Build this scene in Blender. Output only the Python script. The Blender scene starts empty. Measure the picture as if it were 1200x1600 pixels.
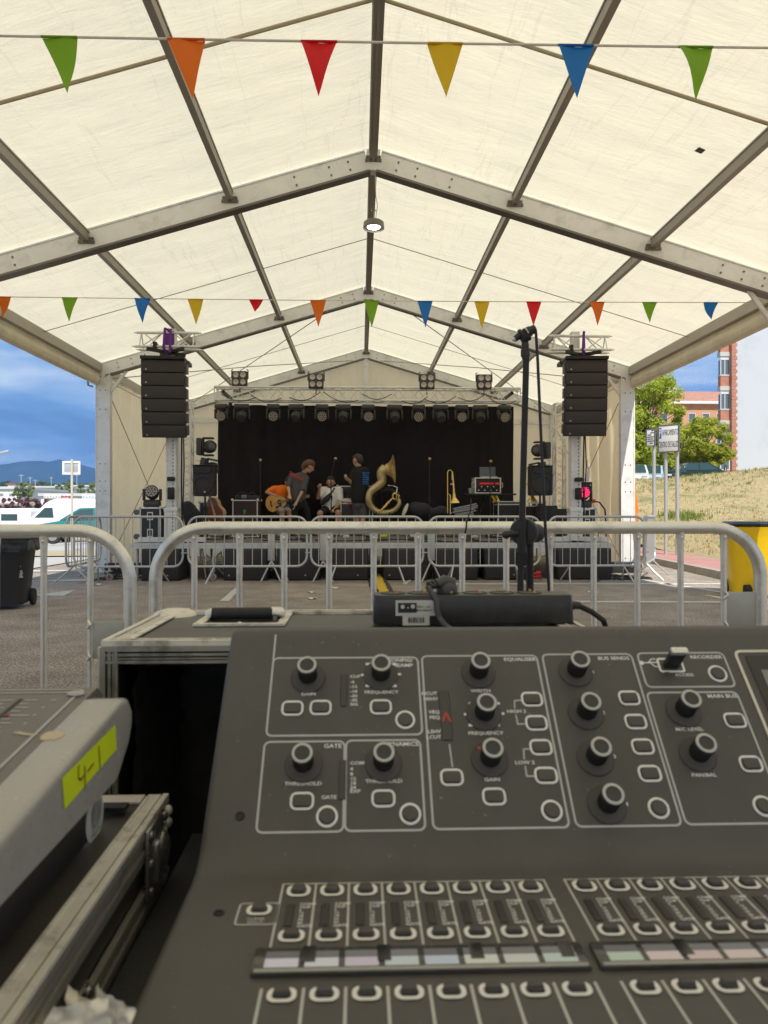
import bpy, bmesh, math, random
from mathutils import Vector, Matrix, noise
random.seed(7)
R = math.radians
V = Vector
scene = bpy.context.scene
COL = scene.collection

# ------------------------------------------------------------------ camera, sky, sun, exposure
CAM = V((0, 0, 1.08))
YAW, PITCH, FPX = math.atan(37 / 1140), math.atan(3 / 1140), 1140.0
cam_data = bpy.data.cameras.new('camera')
cam = bpy.data.objects.new('camera', cam_data)
COL.objects.link(cam)
CROT = Matrix.Rotation(-YAW, 3, 'Z') @ Matrix.Rotation(math.pi / 2 + PITCH, 3, 'X')
cam.location = CAM
cam.rotation_euler = CROT.to_euler()
cam_data.sensor_fit = 'VERTICAL'
cam_data.sensor_height = 36.0
cam_data.lens = 36.0 * FPX / 1600
cam_data.clip_start = 0.02
cam_data.clip_end = 9000
cam_data.dof.use_dof = True
cam_data.dof.focus_distance = 9.0
cam_data.dof.aperture_fstop = 8.5
scene.camera = cam

SUN_TO = V((0.17, -0.72, 1.0)).normalized()
world = bpy.data.worlds.new('World')
scene.world = world
world.use_nodes = True
wn, wl = world.node_tree.nodes, world.node_tree.links
wn.clear()
w_out = wn.new('ShaderNodeOutputWorld')
w_bg = wn.new('ShaderNodeBackground')
w_sky = wn.new('ShaderNodeTexSky')
w_sky.sky_type = 'NISHITA'
w_sky.sun_disc = False
w_sky.sun_elevation = math.asin(SUN_TO.z)
w_sky.sun_rotation = math.atan2(SUN_TO.x, SUN_TO.y)
w_sky.air_density = 1.2
w_sky.dust_density = 0.6
w_tc = wn.new('ShaderNodeTexCoord')
w_map = wn.new('ShaderNodeMapping')
w_map.inputs['Scale'].default_value = (1.6, 1.6, 7.5)
w_map.inputs['Location'].default_value = (3.1, 0.4, 1.2)
w_n = wn.new('ShaderNodeTexNoise')
w_n.inputs['Scale'].default_value = 1.7
w_n.inputs['Detail'].default_value = 7
w_n.inputs['Roughness'].default_value = 0.55
w_n.inputs['Distortion'].default_value = 0.5
w_ramp = wn.new('ShaderNodeValToRGB')
for p, c in ((0.37, (0.70, 1.55, 3.2, 1)), (0.43, (1.15, 2.4, 4.7, 1)), (0.50, (2.5, 3.7, 5.6, 1)), (0.60, (5.6, 6.3, 7.0, 1))):
    if p == 0.37:
        e = w_ramp.color_ramp.elements[0]
    elif p == 0.60:
        e = w_ramp.color_ramp.elements[-1]
    else:
        e = w_ramp.color_ramp.elements.new(p)
    e.position, e.color = p, c
w_mix = wn.new('ShaderNodeMixRGB')
w_mix.inputs[0].default_value = 0.8
w_bg.inputs['Strength'].default_value = 0.11
wl.new(w_tc.outputs['Generated'], w_map.inputs['Vector'])
wl.new(w_map.outputs['Vector'], w_n.inputs['Vector'])
wl.new(w_n.outputs['Fac'], w_ramp.inputs['Fac'])
wl.new(w_sky.outputs['Color'], w_mix.inputs[1])
wl.new(w_ramp.outputs['Color'], w_mix.inputs[2])
wl.new(w_mix.outputs['Color'], w_bg.inputs['Color'])
wl.new(w_bg.outputs['Background'], w_out.inputs['Surface'])

sun_d = bpy.data.lights.new('sun', 'SUN')
sun_d.energy = 4.3
sun_d.angle = R(0.53)
sun_d.color = (1.0, 0.95, 0.87)
sun = bpy.data.objects.new('sun', sun_d)
COL.objects.link(sun)
sun.rotation_euler = SUN_TO.to_track_quat('Z', 'Y').to_euler()

scene.view_settings.view_transform = 'Standard'
scene.view_settings.look = 'None'
scene.view_settings.exposure = 0.46
scene.view_settings.gamma = 1
scene.view_settings.use_curve_mapping = False
scene.cycles.use_denoising = True
scene.cycles.max_bounces = 10
scene.cycles.diffuse_bounces = 6
scene.cycles.transmission_bounces = 6
scene.cycles.sample_clamp_indirect = 8

# ------------------------------------------------------------------ measuring: a photo ray met with a real surface
def ray(px, py):
    return CROT @ V(((px - 600) / FPX, -(py - 800) / FPX, -1))

def at(px, py, Y):
    d = ray(px, py)
    return CAM + d * (Y / d.y)

def onz(px, py, z):
    d = ray(px, py)
    return CAM + d * ((z - CAM.z) / d.z)

def onx(px, py, x):
    d = ray(px, py)
    return CAM + d * (x / d.x)

# ------------------------------------------------------------------ mesh builder
ORG = {}

def frame(z, y=None):
    z = V(z).normalized()
    a = V((0, 0, 1)) if abs(z.z) < 0.95 else V((0, 1, 0))
    x = a.cross(z).normalized()
    return x, z.cross(x), z

def MX(loc=(0, 0, 0), rx=0, ry=0, rz=0, s=1):
    return Matrix.Translation(loc) @ Matrix.Rotation(R(rz), 4, 'Z') @ Matrix.Rotation(R(ry), 4, 'Y') @ Matrix.Rotation(R(rx), 4, 'X') @ Matrix.Scale(s, 4)

def AX(loc, x, y, z):
    m = Matrix.Identity(4)
    for i, c in enumerate((x, y, z, loc)):
        for k in range(3):
            m[k][i] = c[k]
    return m

_rb, _tx = {}, {}

class MB:
    def __init__(s):
        s.v, s.f, s.mi, s.cur = [], [], [], 0
    def add(s, vs, fs, M=None):
        o = len(s.v)
        if M is not None:
            s.v += [M @ V(p) for p in vs]
        else:
            s.v += [V(p) for p in vs]
        s.f += [tuple(i + o for i in f) for f in fs]
        s.mi += [s.cur] * len(fs)
        return s
    def box(s, c, d, M=None):
        x, y, z = c
        a, b, e = d[0] / 2, d[1] / 2, d[2] / 2
        vs = [(x + i * a, y + j * b, z + k * e) for k in (-1, 1) for j in (-1, 1) for i in (-1, 1)]
        return s.add(vs, [(0, 2, 3, 1), (4, 5, 7, 6), (0, 1, 5, 4), (2, 6, 7, 3), (0, 4, 6, 2), (1, 3, 7, 5)], M)
    def bb(s, a, b, M=None):
        return s.box([(a[i] + b[i]) / 2 for i in range(3)], [abs(b[i] - a[i]) for i in range(3)], M)
    def rbox(s, c, d, r, M=None, seg=2):
        key = (tuple(round(q, 5) for q in d), r, seg)
        if key not in _rb:
            bm = bmesh.new()
            bmesh.ops.create_cube(bm, size=1)
            for v in bm.verts:
                v.co = V((v.co.x * d[0], v.co.y * d[1], v.co.z * d[2]))
            bmesh.ops.bevel(bm, geom=bm.edges[:], offset=min(r, min(d) * 0.49), segments=seg, profile=0.5, affect='EDGES')
            bm.verts.index_update()
            _rb[key] = ([v.co.copy() for v in bm.verts], [tuple(v.index for v in f.verts) for f in bm.faces])
            bm.free()
        vs, fs = _rb[key]
        T = Matrix.Translation(c)
        return s.add(vs, fs, M @ T if M is not None else T)
    def tube(s, pts, r, n=8, closed=False, caps=True, M=None):
        pts = [V(p) for p in pts]
        k = len(pts)
        rs = list(r) if isinstance(r, (list, tuple)) else [r] * k
        T = []
        for i in range(k):
            a = pts[(i - 1) % k] if closed else pts[max(i - 1, 0)]
            b = pts[(i + 1) % k] if closed else pts[min(i + 1, k - 1)]
            d = b - a
            T.append(d.normalized() if d.length > 1e-9 else V((0, 0, 1)))
        x, y, _ = frame(T[0])
        vs = []
        for i in range(k):
            if i:
                x = x - T[i] * x.dot(T[i])
                x = x.normalized() if x.length > 1e-6 else frame(T[i])[0]
            y = T[i].cross(x)
            for j in range(n):
                t = 2 * math.pi * j / n
                vs.append(pts[i] + (x * math.cos(t) + y * math.sin(t)) * rs[i])
        fs = []
        for i in range(k if closed else k - 1):
            a, b = i * n, ((i + 1) % k) * n
            for j in range(n):
                fs.append((a + j, a + (j + 1) % n, b + (j + 1) % n, b + j))
        if caps and not closed:
            fs.append(tuple(range(n - 1, -1, -1)))
            fs.append(tuple((k - 1) * n + j for j in range(n)))
        return s.add(vs, fs, M)
    def bar(s, a, b, w, h, M=None, up=(0, 0, 1)):
        a, b = V(a), V(b)
        z = (b - a).normalized()
        u = V(up)
        x = z.cross(u)
        x = x.normalized() if x.length > 1e-6 else V((1, 0, 0))
        y = x.cross(z)
        m = AX((a + b) / 2, x, y, z)
        return s.box((0, 0, 0), (w, h, (b - a).length), M @ m if M is not None else m)
    def lathe(s, prof, n=16, M=None, cap=True):
        vs = [(r * math.cos(2 * math.pi * j / n), r * math.sin(2 * math.pi * j / n), z) for r, z in prof for j in range(n)]
        fs = []
        for i in range(len(prof) - 1):
            for j in range(n):
                fs.append((i * n + j, i * n + (j + 1) % n, (i + 1) * n + (j + 1) % n, (i + 1) * n + j))
        if cap:
            fs.append(tuple(range(n - 1, -1, -1)))
            fs.append(tuple((len(prof) - 1) * n + j for j in range(n)))
        return s.add(vs, fs, M)
    def cyl(s, a, b, r, n=12, r2=None):
        return s.tube([a, b], [r, r if r2 is None else r2], n)
    def prism(s, poly, h0, h1, M=None):
        n = len(poly)
        vs = [(p[0], p[1], h0) for p in poly] + [(p[0], p[1], h1) for p in poly]
        fs = [tuple(range(n - 1, -1, -1)), tuple(range(n, 2 * n))]
        fs += [(i, (i + 1) % n, n + (i + 1) % n, n + i) for i in range(n)]
        return s.add(vs, fs, M)
    def ball(s, c, r, M=None, n=12, k=8):
        r = (r, r, r) if not isinstance(r, (tuple, list)) else r
        vs, fs = [(c[0], c[1], c[2] - r[2])], []
        for i in range(1, k):
            t = math.pi * i / k
            for j in range(n):
                p = 2 * math.pi * j / n
                vs.append((c[0] + r[0] * math.sin(t) * math.cos(p), c[1] + r[1] * math.sin(t) * math.sin(p), c[2] - r[2] * math.cos(t)))
        vs.append((c[0], c[1], c[2] + r[2]))
        e = len(vs) - 1
        for j in range(n):
            fs.append((0, 1 + (j + 1) % n, 1 + j))
            fs.append((e, 1 + (k - 2) * n + j, 1 + (k - 2) * n + (j + 1) % n))
        for i in range(k - 2):
            for j in range(n):
                a, b = 1 + i * n, 1 + (i + 1) * n
                fs.append((a + j, a + (j + 1) % n, b + (j + 1) % n, b + j))
        return s.add(vs, fs, M)
    def grid(s, fn, nu, nv):
        vs = [fn(i / nu, j / nv) for j in range(nv + 1) for i in range(nu + 1)]
        fs = [(j * (nu + 1) + i, j * (nu + 1) + i + 1, (j + 1) * (nu + 1) + i + 1, (j + 1) * (nu + 1) + i) for j in range(nv) for i in range(nu)]
        return s.add(vs, fs)
    def text(s, string, size, M, align='CENTER', bold=0.014):
        key = (string, align, bold)
        if key not in _tx:
            cu = bpy.data.curves.new('lettering', 'FONT')
            cu.body = string
            cu.align_x = align
            cu.align_y = 'CENTER'
            cu.resolution_u = 2
            cu.offset = bold
            ob = bpy.data.objects.new('lettering', cu)
            me = bpy.data.meshes.new_from_object(ob)
            _tx[key] = ([v.co.copy() for v in me.vertices], [tuple(p.vertices) for p in me.polygons])
            bpy.data.objects.remove(ob)
            bpy.data.curves.remove(cu)
            bpy.data.meshes.remove(me)
        vs, fs = _tx[key]
        return s.add(vs, fs, M @ Matrix.Scale(size, 4))
    def build(s, name, mats, parent=None, ang=35, origin=None, smooth=True, label=None):
        mats = mats if isinstance(mats, (list, tuple)) else [mats]
        if parent is not None:
            o = ORG[parent.name]
        elif origin is not None:
            o = V(origin)
        else:
            xs = [p.x for p in s.v]; ys = [p.y for p in s.v]
            o = V(((min(xs) + max(xs)) / 2, (min(ys) + max(ys)) / 2, min(p.z for p in s.v)))
        me = bpy.data.meshes.new(name)
        me.from_pydata([p - o for p in s.v], [], s.f)
        for m in mats:
            me.materials.append(m)
        if len(mats) > 1:
            me.polygons.foreach_set('material_index', s.mi)
        me.validate()
        bm = bmesh.new()
        bm.from_mesh(me)
        bmesh.ops.recalc_face_normals(bm, faces=bm.faces[:])
        bm.to_mesh(me)
        bm.free()
        if smooth:
            me.shade_smooth()
            me.set_sharp_from_angle(angle=R(ang))
        ob = bpy.data.objects.new(name, me)
        COL.objects.link(ob)
        ORG[ob.name] = o
        if parent is not None:
            ob.parent = parent
        else:
            ob.location = o
        if label:
            ob['label'] = label
        return ob

def tag(o, label, cat, group=None):
    o['label'], o['category'] = label, cat
    if group:
        o['group'] = group
    return o

def thing(name, loc, label, cat, group=None):
    o = bpy.data.objects.new(name, None)
    o.empty_display_size = 0.1
    COL.objects.link(o)
    o.location = loc
    ORG[o.name] = V(loc)
    return tag(o, label, cat, group)

def struct(o, kind='structure'):
    o['kind'] = kind
    return o

def kids(o):
    return [c for c in COL.objects if c.parent == o]

def dup(o, loc=None, rz=None, label=None, rot=None, parent=None):
    c = o.copy()
    COL.objects.link(c)
    if parent is not None:
        c.parent = parent
    if loc is not None:
        c.location = loc
    if rz is not None:
        c.rotation_euler = (0, 0, R(rz))
    if rot is not None:
        c.rotation_euler = rot
    if label:
        c['label'] = label
    for ch in o.children:
        dup(ch, parent=c)
    return c

def share(src, name, loc, parent, rot=None):
    """another part with the same mesh; loc is a world point"""
    o = bpy.data.objects.new(name, src.data)
    COL.objects.link(o)
    o.parent = parent
    o.location = V(loc) - ORG[parent.name]
    if rot is not None:
        o.rotation_euler = rot
    ORG[o.name] = ORG[parent.name]
    return o

# ------------------------------------------------------------------ materials
MATS = {}

def nmat(name):
    m = bpy.data.materials.new(name)
    m.use_nodes = True
    nt = m.node_tree
    b = nt.nodes['Principled BSDF']
    return m, nt, nt.nodes, nt.links, b

def mat(name, col, rough=0.5, metal=0.0, var=0.12, scale=6.0, bump=0.0, bscale=80.0, rvar=0.1, spec=0.5, dirt=None, dirt_amt=0.5, dscale=5.0, stretch=(1, 1, 1), trans=0.0, sheen=0.0):
    if name in MATS:
        return MATS[name]
    m, nt, N, L, b = nmat(name)
    tc = N.new('ShaderNodeTexCoord')
    mp = N.new('ShaderNodeMapping')
    mp.inputs['Scale'].default_value = stretch
    L.new(tc.outputs['Object'], mp.inputs['Vector'])
    n1 = N.new('ShaderNodeTexNoise')
    n1.inputs['Scale'].default_value = scale
    n1.inputs['Detail'].default_value = 6
    n1.inputs['Roughness'].default_value = 0.65
    L.new(mp.outputs['Vector'], n1.inputs['Vector'])
    mx = N.new('ShaderNodeMixRGB')
    lo = [max(0, c * (1 - var)) for c in col]
    hi = [min(1, c * (1 + var)) for c in col]
    mx.inputs[1].default_value = (*lo, 1)
    mx.inputs[2].default_value = (*hi, 1)
    L.new(n1.outputs['Fac'], mx.inputs[0])
    out = mx.outputs[0]
    if dirt:
        n2 = N.new('ShaderNodeTexNoise')
        n2.inputs['Scale'].default_value = dscale
        n2.inputs['Detail'].default_value = 8
        n2.inputs['Roughness'].default_value = 0.7
        L.new(mp.outputs['Vector'], n2.inputs['Vector'])
        rp = N.new('ShaderNodeMapRange')
        rp.inputs[1].default_value = 0.52
        rp.inputs[2].default_value = 0.72
        rp.inputs[3].default_value = 0
        rp.inputs[4].default_value = dirt_amt
        L.new(n2.outputs['Fac'], rp.inputs[0])
        m2 = N.new('ShaderNodeMixRGB')
        L.new(rp.outputs[0], m2.inputs[0])
        L.new(out, m2.inputs[1])
        m2.inputs[2].default_value = (*dirt, 1)
        out = m2.outputs[0]
    L.new(out, b.inputs['Base Color'])
    b.inputs['Metallic'].default_value = metal
    b.inputs['Specular IOR Level'].default_value = spec
    rr = N.new('ShaderNodeMapRange')
    rr.inputs[3].default_value = max(0.02, rough - rvar)
    rr.inputs[4].default_value = min(1, rough + rvar)
    L.new(n1.outputs['Fac'], rr.inputs[0])
    L.new(rr.outputs[0], b.inputs['Roughness'])
    if bump:
        n3 = N.new('ShaderNodeTexNoise')
        n3.inputs['Scale'].default_value = bscale
        n3.inputs['Detail'].default_value = 5
        L.new(mp.outputs['Vector'], n3.inputs['Vector'])
        bp = N.new('ShaderNodeBump')
        bp.inputs['Strength'].default_value = bump
        bp.inputs['Distance'].default_value = 0.01
        L.new(n3.outputs['Fac'], bp.inputs['Height'])
        L.new(bp.outputs['Normal'], b.inputs['Normal'])
    if trans:
        tr = N.new('ShaderNodeBsdfTranslucent')
        L.new(out, tr.inputs['Color'])
        ms = N.new('ShaderNodeMixShader')
        ms.inputs[0].default_value = trans
        L.new(b.outputs[0], ms.inputs[1])
        L.new(tr.outputs[0], ms.inputs[2])
        L.new(ms.outputs[0], N['Material Output'].inputs['Surface'])
    MATS[name] = m
    return m

def emit(name, col, strength):
    if name in MATS:
        return MATS[name]
    m, nt, N, L, b = nmat(name)
    b.inputs['Base Color'].default_value = (col[0] * .1, col[1] * .1, col[2] * .1, 1)
    b.inputs['Emission Color'].default_value = (*col, 1)
    b.inputs['Emission Strength'].default_value = strength
    MATS[name] = m
    return m

def glass(name, col=(0.05, 0.07, 0.08), rough=0.04):
    if name in MATS:
        return MATS[name]
    m, nt, N, L, b = nmat(name)
    b.inputs['Base Color'].default_value = (*col, 1)
    b.inputs['Roughness'].default_value = rough
    b.inputs['Specular IOR Level'].default_value = 0.9
    MATS[name] = m
    return m

def brick_mat(name, c1, c2, mortar, scale, bw=0.5, rh=0.25, ms=0.02, plane='XZ'):
    m, nt, N, L, b = nmat(name)
    tc = N.new('ShaderNodeTexCoord')
    sp = N.new('ShaderNodeSeparateXYZ')
    cb = N.new('ShaderNodeCombineXYZ')
    L.new(tc.outputs['Object'], sp.inputs[0])
    if plane == 'XZ':
        ad = N.new('ShaderNodeMath')
        L.new(sp.outputs[0], ad.inputs[0]); L.new(sp.outputs[1], ad.inputs[1])
        L.new(ad.outputs[0], cb.inputs[0]); L.new(sp.outputs[2], cb.inputs[1])
    else:
        L.new(sp.outputs[1], cb.inputs[0]); L.new(sp.outputs[0], cb.inputs[1])
    bt = N.new('ShaderNodeTexBrick')
    bt.inputs['Color1'].default_value = (*c1, 1)
    bt.inputs['Color2'].default_value = (*c2, 1)
    bt.inputs['Mortar'].default_value = (*mortar, 1)
    bt.inputs['Scale'].default_value = scale
    bt.inputs['Mortar Size'].default_value = ms
    bt.inputs['Brick Width'].default_value = bw
    bt.inputs['Row Height'].default_value = rh
    L.new(cb.outputs[0], bt.inputs['Vector'])
    n1 = N.new('ShaderNodeTexNoise')
    n1.inputs['Scale'].default_value = 1.5
    n1.inputs['Detail'].default_value = 8
    L.new(tc.outputs['Object'], n1.inputs['Vector'])
    mr = N.new('ShaderNodeMapRange')
    mr.inputs[3].default_value = 0.75; mr.inputs[4].default_value = 1.25
    L.new(n1.outputs['Fac'], mr.inputs[0])
    mx = N.new('ShaderNodeMixRGB')
    mx.blend_type = 'MULTIPLY'
    mx.inputs[0].default_value = 1
    L.new(bt.outputs['Color'], mx.inputs[1]); L.new(mr.outputs[0], mx.inputs[2])
    L.new(mx.outputs[0], b.inputs['Base Color'])
    b.inputs['Roughness'].default_value = 0.85
    MATS[name] = m
    return m

def fabric_mat(name, col, trans, wrinkle=0.5, streak=(0.55, 2.6, 1.0), crease=0.1, dirt=0.1):
    """coated tent cloth: part of the light comes through it"""
    m, nt, N, L, b = nmat(name)
    N.remove(b)
    tc = N.new('ShaderNodeTexCoord')
    mp = N.new('ShaderNodeMapping')
    mp.inputs['Scale'].default_value = streak
    L.new(tc.outputs['Object'], mp.inputs['Vector'])
    n1 = N.new('ShaderNodeTexNoise')
    n1.inputs['Scale'].default_value = 1.3
    n1.inputs['Detail'].default_value = 9
    n1.inputs['Roughness'].default_value = 0.62
    n1.inputs['Distortion'].default_value = 0.6
    L.new(mp.outputs['Vector'], n1.inputs['Vector'])
    n2 = N.new('ShaderNodeTexNoise')
    n2.inputs['Scale'].default_value = 9
    n2.inputs['Detail'].default_value = 10
    n2.inputs['Roughness'].default_value = 0.75
    L.new(mp.outputs['Vector'], n2.inputs['Vector'])
    # fold lines left by packing: thin stretched ridges
    mp2 = N.new('ShaderNodeMapping')
    mp2.inputs['Scale'].default_value = (4.2, 0.25, 4.2)
    mp2.inputs['Rotation'].default_value = (0, 0, 0.12)
    L.new(tc.outputs['Object'], mp2.inputs['Vector'])
    n3 = N.new('ShaderNodeTexNoise')
    n3.inputs['Scale'].default_value = 1.0
    n3.inputs['Detail'].default_value = 3
    L.new(mp2.outputs['Vector'], n3.inputs['Vector'])
    ab = N.new('ShaderNodeMath'); ab.operation = 'SUBTRACT'; ab.inputs[1].default_value = 0.5
    L.new(n3.outputs['Fac'], ab.inputs[0])
    ab2 = N.new('ShaderNodeMath'); ab2.operation = 'ABSOLUTE'
    L.new(ab.outputs[0], ab2.inputs[0])
    cr = N.new('ShaderNodeMapRange')
    cr.inputs[1].default_value = 0.0; cr.inputs[2].default_value = 0.012
    cr.inputs[3].default_value = 1.0 - crease; cr.inputs[4].default_value = 1.0
    L.new(ab2.outputs[0], cr.inputs[0])
    mr = N.new('ShaderNodeMapRange')
    mr.inputs[1].default_value = 0.3; mr.inputs[2].default_value = 0.7
    mr.inputs[3].default_value = 1 - dirt; mr.inputs[4].default_value = 1 + dirt * 0.6
    L.new(n1.outputs['Fac'], mr.inputs[0])
    ml = N.new('ShaderNodeMath'); ml.operation = 'MULTIPLY'
    L.new(mr.outputs[0], ml.inputs[0]); L.new(cr.outputs[0], ml.inputs[1])
    mr2 = N.new('ShaderNodeMapRange')
    mr2.inputs[1].default_value = 0.3; mr2.inputs[2].default_value = 0.7
    mr2.inputs[3].default_value = 0.95; mr2.inputs[4].default_value = 1.04
    L.new(n2.outputs['Fac'], mr2.inputs[0])
    ml2 = N.new('ShaderNodeMath'); ml2.operation = 'MULTIPLY'
    L.new(ml.outputs[0], ml2.inputs[0]); L.new(mr2.outputs[0], ml2.inputs[1])
    vm = N.new('ShaderNodeVectorMath'); vm.operation = 'SCALE'
    vm.inputs[0].default_value = col
    L.new(ml2.outputs[0], vm.inputs['Scale'])
    ad = N.new('ShaderNodeMath'); ad.operation = 'ADD'
    L.new(n1.outputs['Fac'], ad.inputs[0])
    mu = N.new('ShaderNodeMath'); mu.operation = 'MULTIPLY'; mu.inputs[1].default_value = 0.3
    L.new(n2.outputs['Fac'], mu.inputs[0]); L.new(mu.outputs[0], ad.inputs[1])
    bp = N.new('ShaderNodeBump')
    bp.inputs['Strength'].default_value = wrinkle
    bp.inputs['Distance'].default_value = 0.06
    L.new(ad.outputs[0], bp.inputs['Height'])
    df = N.new('ShaderNodeBsdfDiffuse')
    tr = N.new('ShaderNodeBsdfTranslucent')
    gl = N.new('ShaderNodeBsdfGlossy')
    gl.inputs['Roughness'].default_value = 0.38
    for q in (df, tr, gl):
        L.new(bp.outputs['Normal'], q.inputs['Normal'])
    L.new(vm.outputs[0], df.inputs['Color']); L.new(vm.outputs[0], tr.inputs['Color'])
    ms = N.new('ShaderNodeMixShader'); ms.inputs[0].default_value = trans
    L.new(df.outputs[0], ms.inputs[1]); L.new(tr.outputs[0], ms.inputs[2])
    ms2 = N.new('ShaderNodeMixShader'); ms2.inputs[0].default_value = 0.04
    L.new(ms.outputs[0], ms2.inputs[1]); L.new(gl.outputs[0], ms2.inputs[2])
    L.new(ms2.outputs[0], N['Material Output'].inputs['Surface'])
    MATS[name] = m
    return m

ALU = mat('dull_aluminium', (0.74, 0.735, 0.71), 0.5, 0.15, 0.14, 5, 0.08, 60, dirt=(0.33, 0.31, 0.28), dirt_amt=0.5, dscale=4)
ALUB = mat('bright_aluminium', (0.70, 0.69, 0.65), 0.40, 0.35, 0.12, 8, 0.05, 90, dirt=(0.3, 0.28, 0.25), dirt_amt=0.35)
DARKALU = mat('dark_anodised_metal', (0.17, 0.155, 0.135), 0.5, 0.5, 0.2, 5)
GALV = mat('galvanised_steel', (0.74, 0.72, 0.65), 0.36, 0.72, 0.16, 14, 0.10, 120, dirt=(0.22, 0.21, 0.17), dirt_amt=0.55, dscale=9)
GALVF = mat('weathered_zinc', (0.52, 0.52, 0.50), 0.45, 0.5, 0.15, 10, dirt=(0.35, 0.34, 0.32), dirt_amt=0.4)
BLACKM = mat('black_painted_metal', (0.022, 0.0205, 0.020), 0.45, 0, 0.3, 20, 0.03, 300, spec=0.3)
BLACKP = mat('black_plastic', (0.020, 0.019, 0.019), 0.5, 0, 0.2, 30, 0.05, 400)
BLACKR = mat('black_rubber', (0.018, 0.017, 0.017), 0.72, 0, 0.25, 30)
BLACKW = mat('black_textured_wood', (0.020, 0.019, 0.018), 0.6, 0, 0.25, 40, 0.2, 400)
CASEW = mat('case_panel_black', (0.028, 0.026, 0.025), 0.4, 0, 0.35, 12, 0.06, 300, dirt=(0.10, 0.09, 0.075), dirt_amt=0.45, dscale=7)
WHITEP = mat('white_paint', (0.78, 0.78, 0.77), 0.35, 0, 0.04, 4)
PRINT = mat('pale_print', (0.78, 0.77, 0.74), 0.6, 0, 0.05, 40)
PRINTD = mat('soft_grey_print', (0.46, 0.455, 0.44), 0.6, 0, 0.05, 40)
BLACKINK = mat('black_print', (0.02, 0.02, 0.022), 0.6)
RED = mat('red_plastic', (0.55, 0.02, 0.03), 0.4)
# ------------------------------------------------------------------ ground and terrain
def smooth(t):
    t = max(0.0, min(1.0, t))
    return t * t * (3 - 2 * t)

def kerb_x(y):
    return 5.75 + 0.10 * (y - 10)

def ground_z(x, y):
    z = -0.6 * smooth((-x - 6.5) / 12) * smooth((y - 13) / 26)
    if y > 48:
        z += min(16.0, (y - 48) * 0.034 * smooth((y - 48) / 60))
    return z

def asphalt_mat():
    m, nt, N, L, b = nmat('asphalt')
    tc = N.new('ShaderNodeTexCoord')
    def nz(sc, det, ro=0.6):
        n = N.new('ShaderNodeTexNoise')
        n.inputs['Scale'].default_value = sc; n.inputs['Detail'].default_value = det; n.inputs['Roughness'].default_value = ro
        L.new(tc.outputs['Object'], n.inputs['Vector'])
        return n
    big, mid, fine = nz(0.35, 6), nz(2.2, 8, 0.7), nz(58, 5, 0.75)
    vo = N.new('ShaderNodeTexVoronoi')
    vo.inputs['Scale'].default_value = 75
    L.new(tc.outputs['Object'], vo.inputs['Vector'])
    rp = N.new('ShaderNodeValToRGB')
    e = rp.color_ramp.elements
    e[0].position, e[0].color = 0.36, (0.09, 0.074, 0.058, 1)
    e[1].position, e[1].color = 0.64, (0.78, 0.67, 0.55, 1)
    x = e.new(0.5); x.color = (0.31, 0.258, 0.208, 1)
    L.new(fine.outputs['Fac'], rp.inputs['Fac'])
    mr = N.new('ShaderNodeMapRange')
    mr.inputs[1].default_value = 0.3; mr.inputs[2].default_value = 0.7
    mr.inputs[3].default_value = 0.72; mr.inputs[4].default_value = 1.2
    L.new(big.outputs['Fac'], mr.inputs[0])
    mr2 = N.new('ShaderNodeMapRange')
    mr2.inputs[1].default_value = 0.35; mr2.inputs[2].default_value = 0.65
    mr2.inputs[3].default_value = 0.72; mr2.inputs[4].default_value = 1.15
    L.new(mid.outputs['Fac'], mr2.inputs[0])
    mu = N.new('ShaderNodeMath'); mu.operation = 'MULTIPLY'
    L.new(mr.outputs[0], mu.inputs[0]); L.new(mr2.outputs[0], mu.inputs[1])
    vm = N.new('ShaderNodeVectorMath'); vm.operation = 'SCALE'
    L.new(rp.outputs['Color'], vm.inputs[0]); L.new(mu.outputs[0], vm.inputs['Scale'])
    L.new(vm.outputs[0], b.inputs['Base Color'])
    b.inputs['Roughness'].default_value = 0.85
    ad = N.new('ShaderNodeMath'); ad.operation = 'SUBTRACT'
    L.new(fine.outputs['Fac'], ad.inputs[0])
    mv = N.new('ShaderNodeMath'); mv.operation = 'MULTIPLY'; mv.inputs[1].default_value = 0.6
    L.new(vo.outputs['Distance'], mv.inputs[0]); L.new(mv.outputs[0], ad.inputs[1])
    bp = N.new('ShaderNodeBump'); bp.inputs['Strength'].default_value = 0.9; bp.inputs['Distance'].default_value = 0.012
    L.new(ad.outputs[0], bp.inputs['Height']); L.new(bp.outputs['Normal'], b.inputs['Normal'])
    MATS['asphalt'] = m
    return m

ASPH = asphalt_mat()
PALELOT = mat('sun_bleached_concrete', (0.42, 0.40, 0.37), 0.9, 0, 0.2, 1.5, 0.3, 60, dirt=(0.25, 0.23, 0.2), dirt_amt=0.5, dscale=0.6)
SAND = mat('sandy_dirt', (0.40, 0.32, 0.19), 0.95, 0, 0.22, 2, 0.6, 25, dirt=(0.27, 0.21, 0.12), dirt_amt=0.6, dscale=1.2)
REDPAVE = brick_mat('red_paving', (0.42, 0.20, 0.165), (0.47, 0.235, 0.19), (0.33, 0.19, 0.16), 2.5, 0.5, 0.5, 0.02, plane='XY')
KERBM = mat('kerb_concrete', (0.36, 0.33, 0.28), 0.9, 0, 0.2, 3, 0.3, 60, dirt=(0.2, 0.18, 0.15), dirt_amt=0.5)
LINEM = mat('worn_road_paint', (0.55, 0.53, 0.49), 0.7, 0, 0.15, 6, 0.2, 80, dirt=(0.2, 0.18, 0.16), dirt_amt=0.85, dscale=9)

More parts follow.
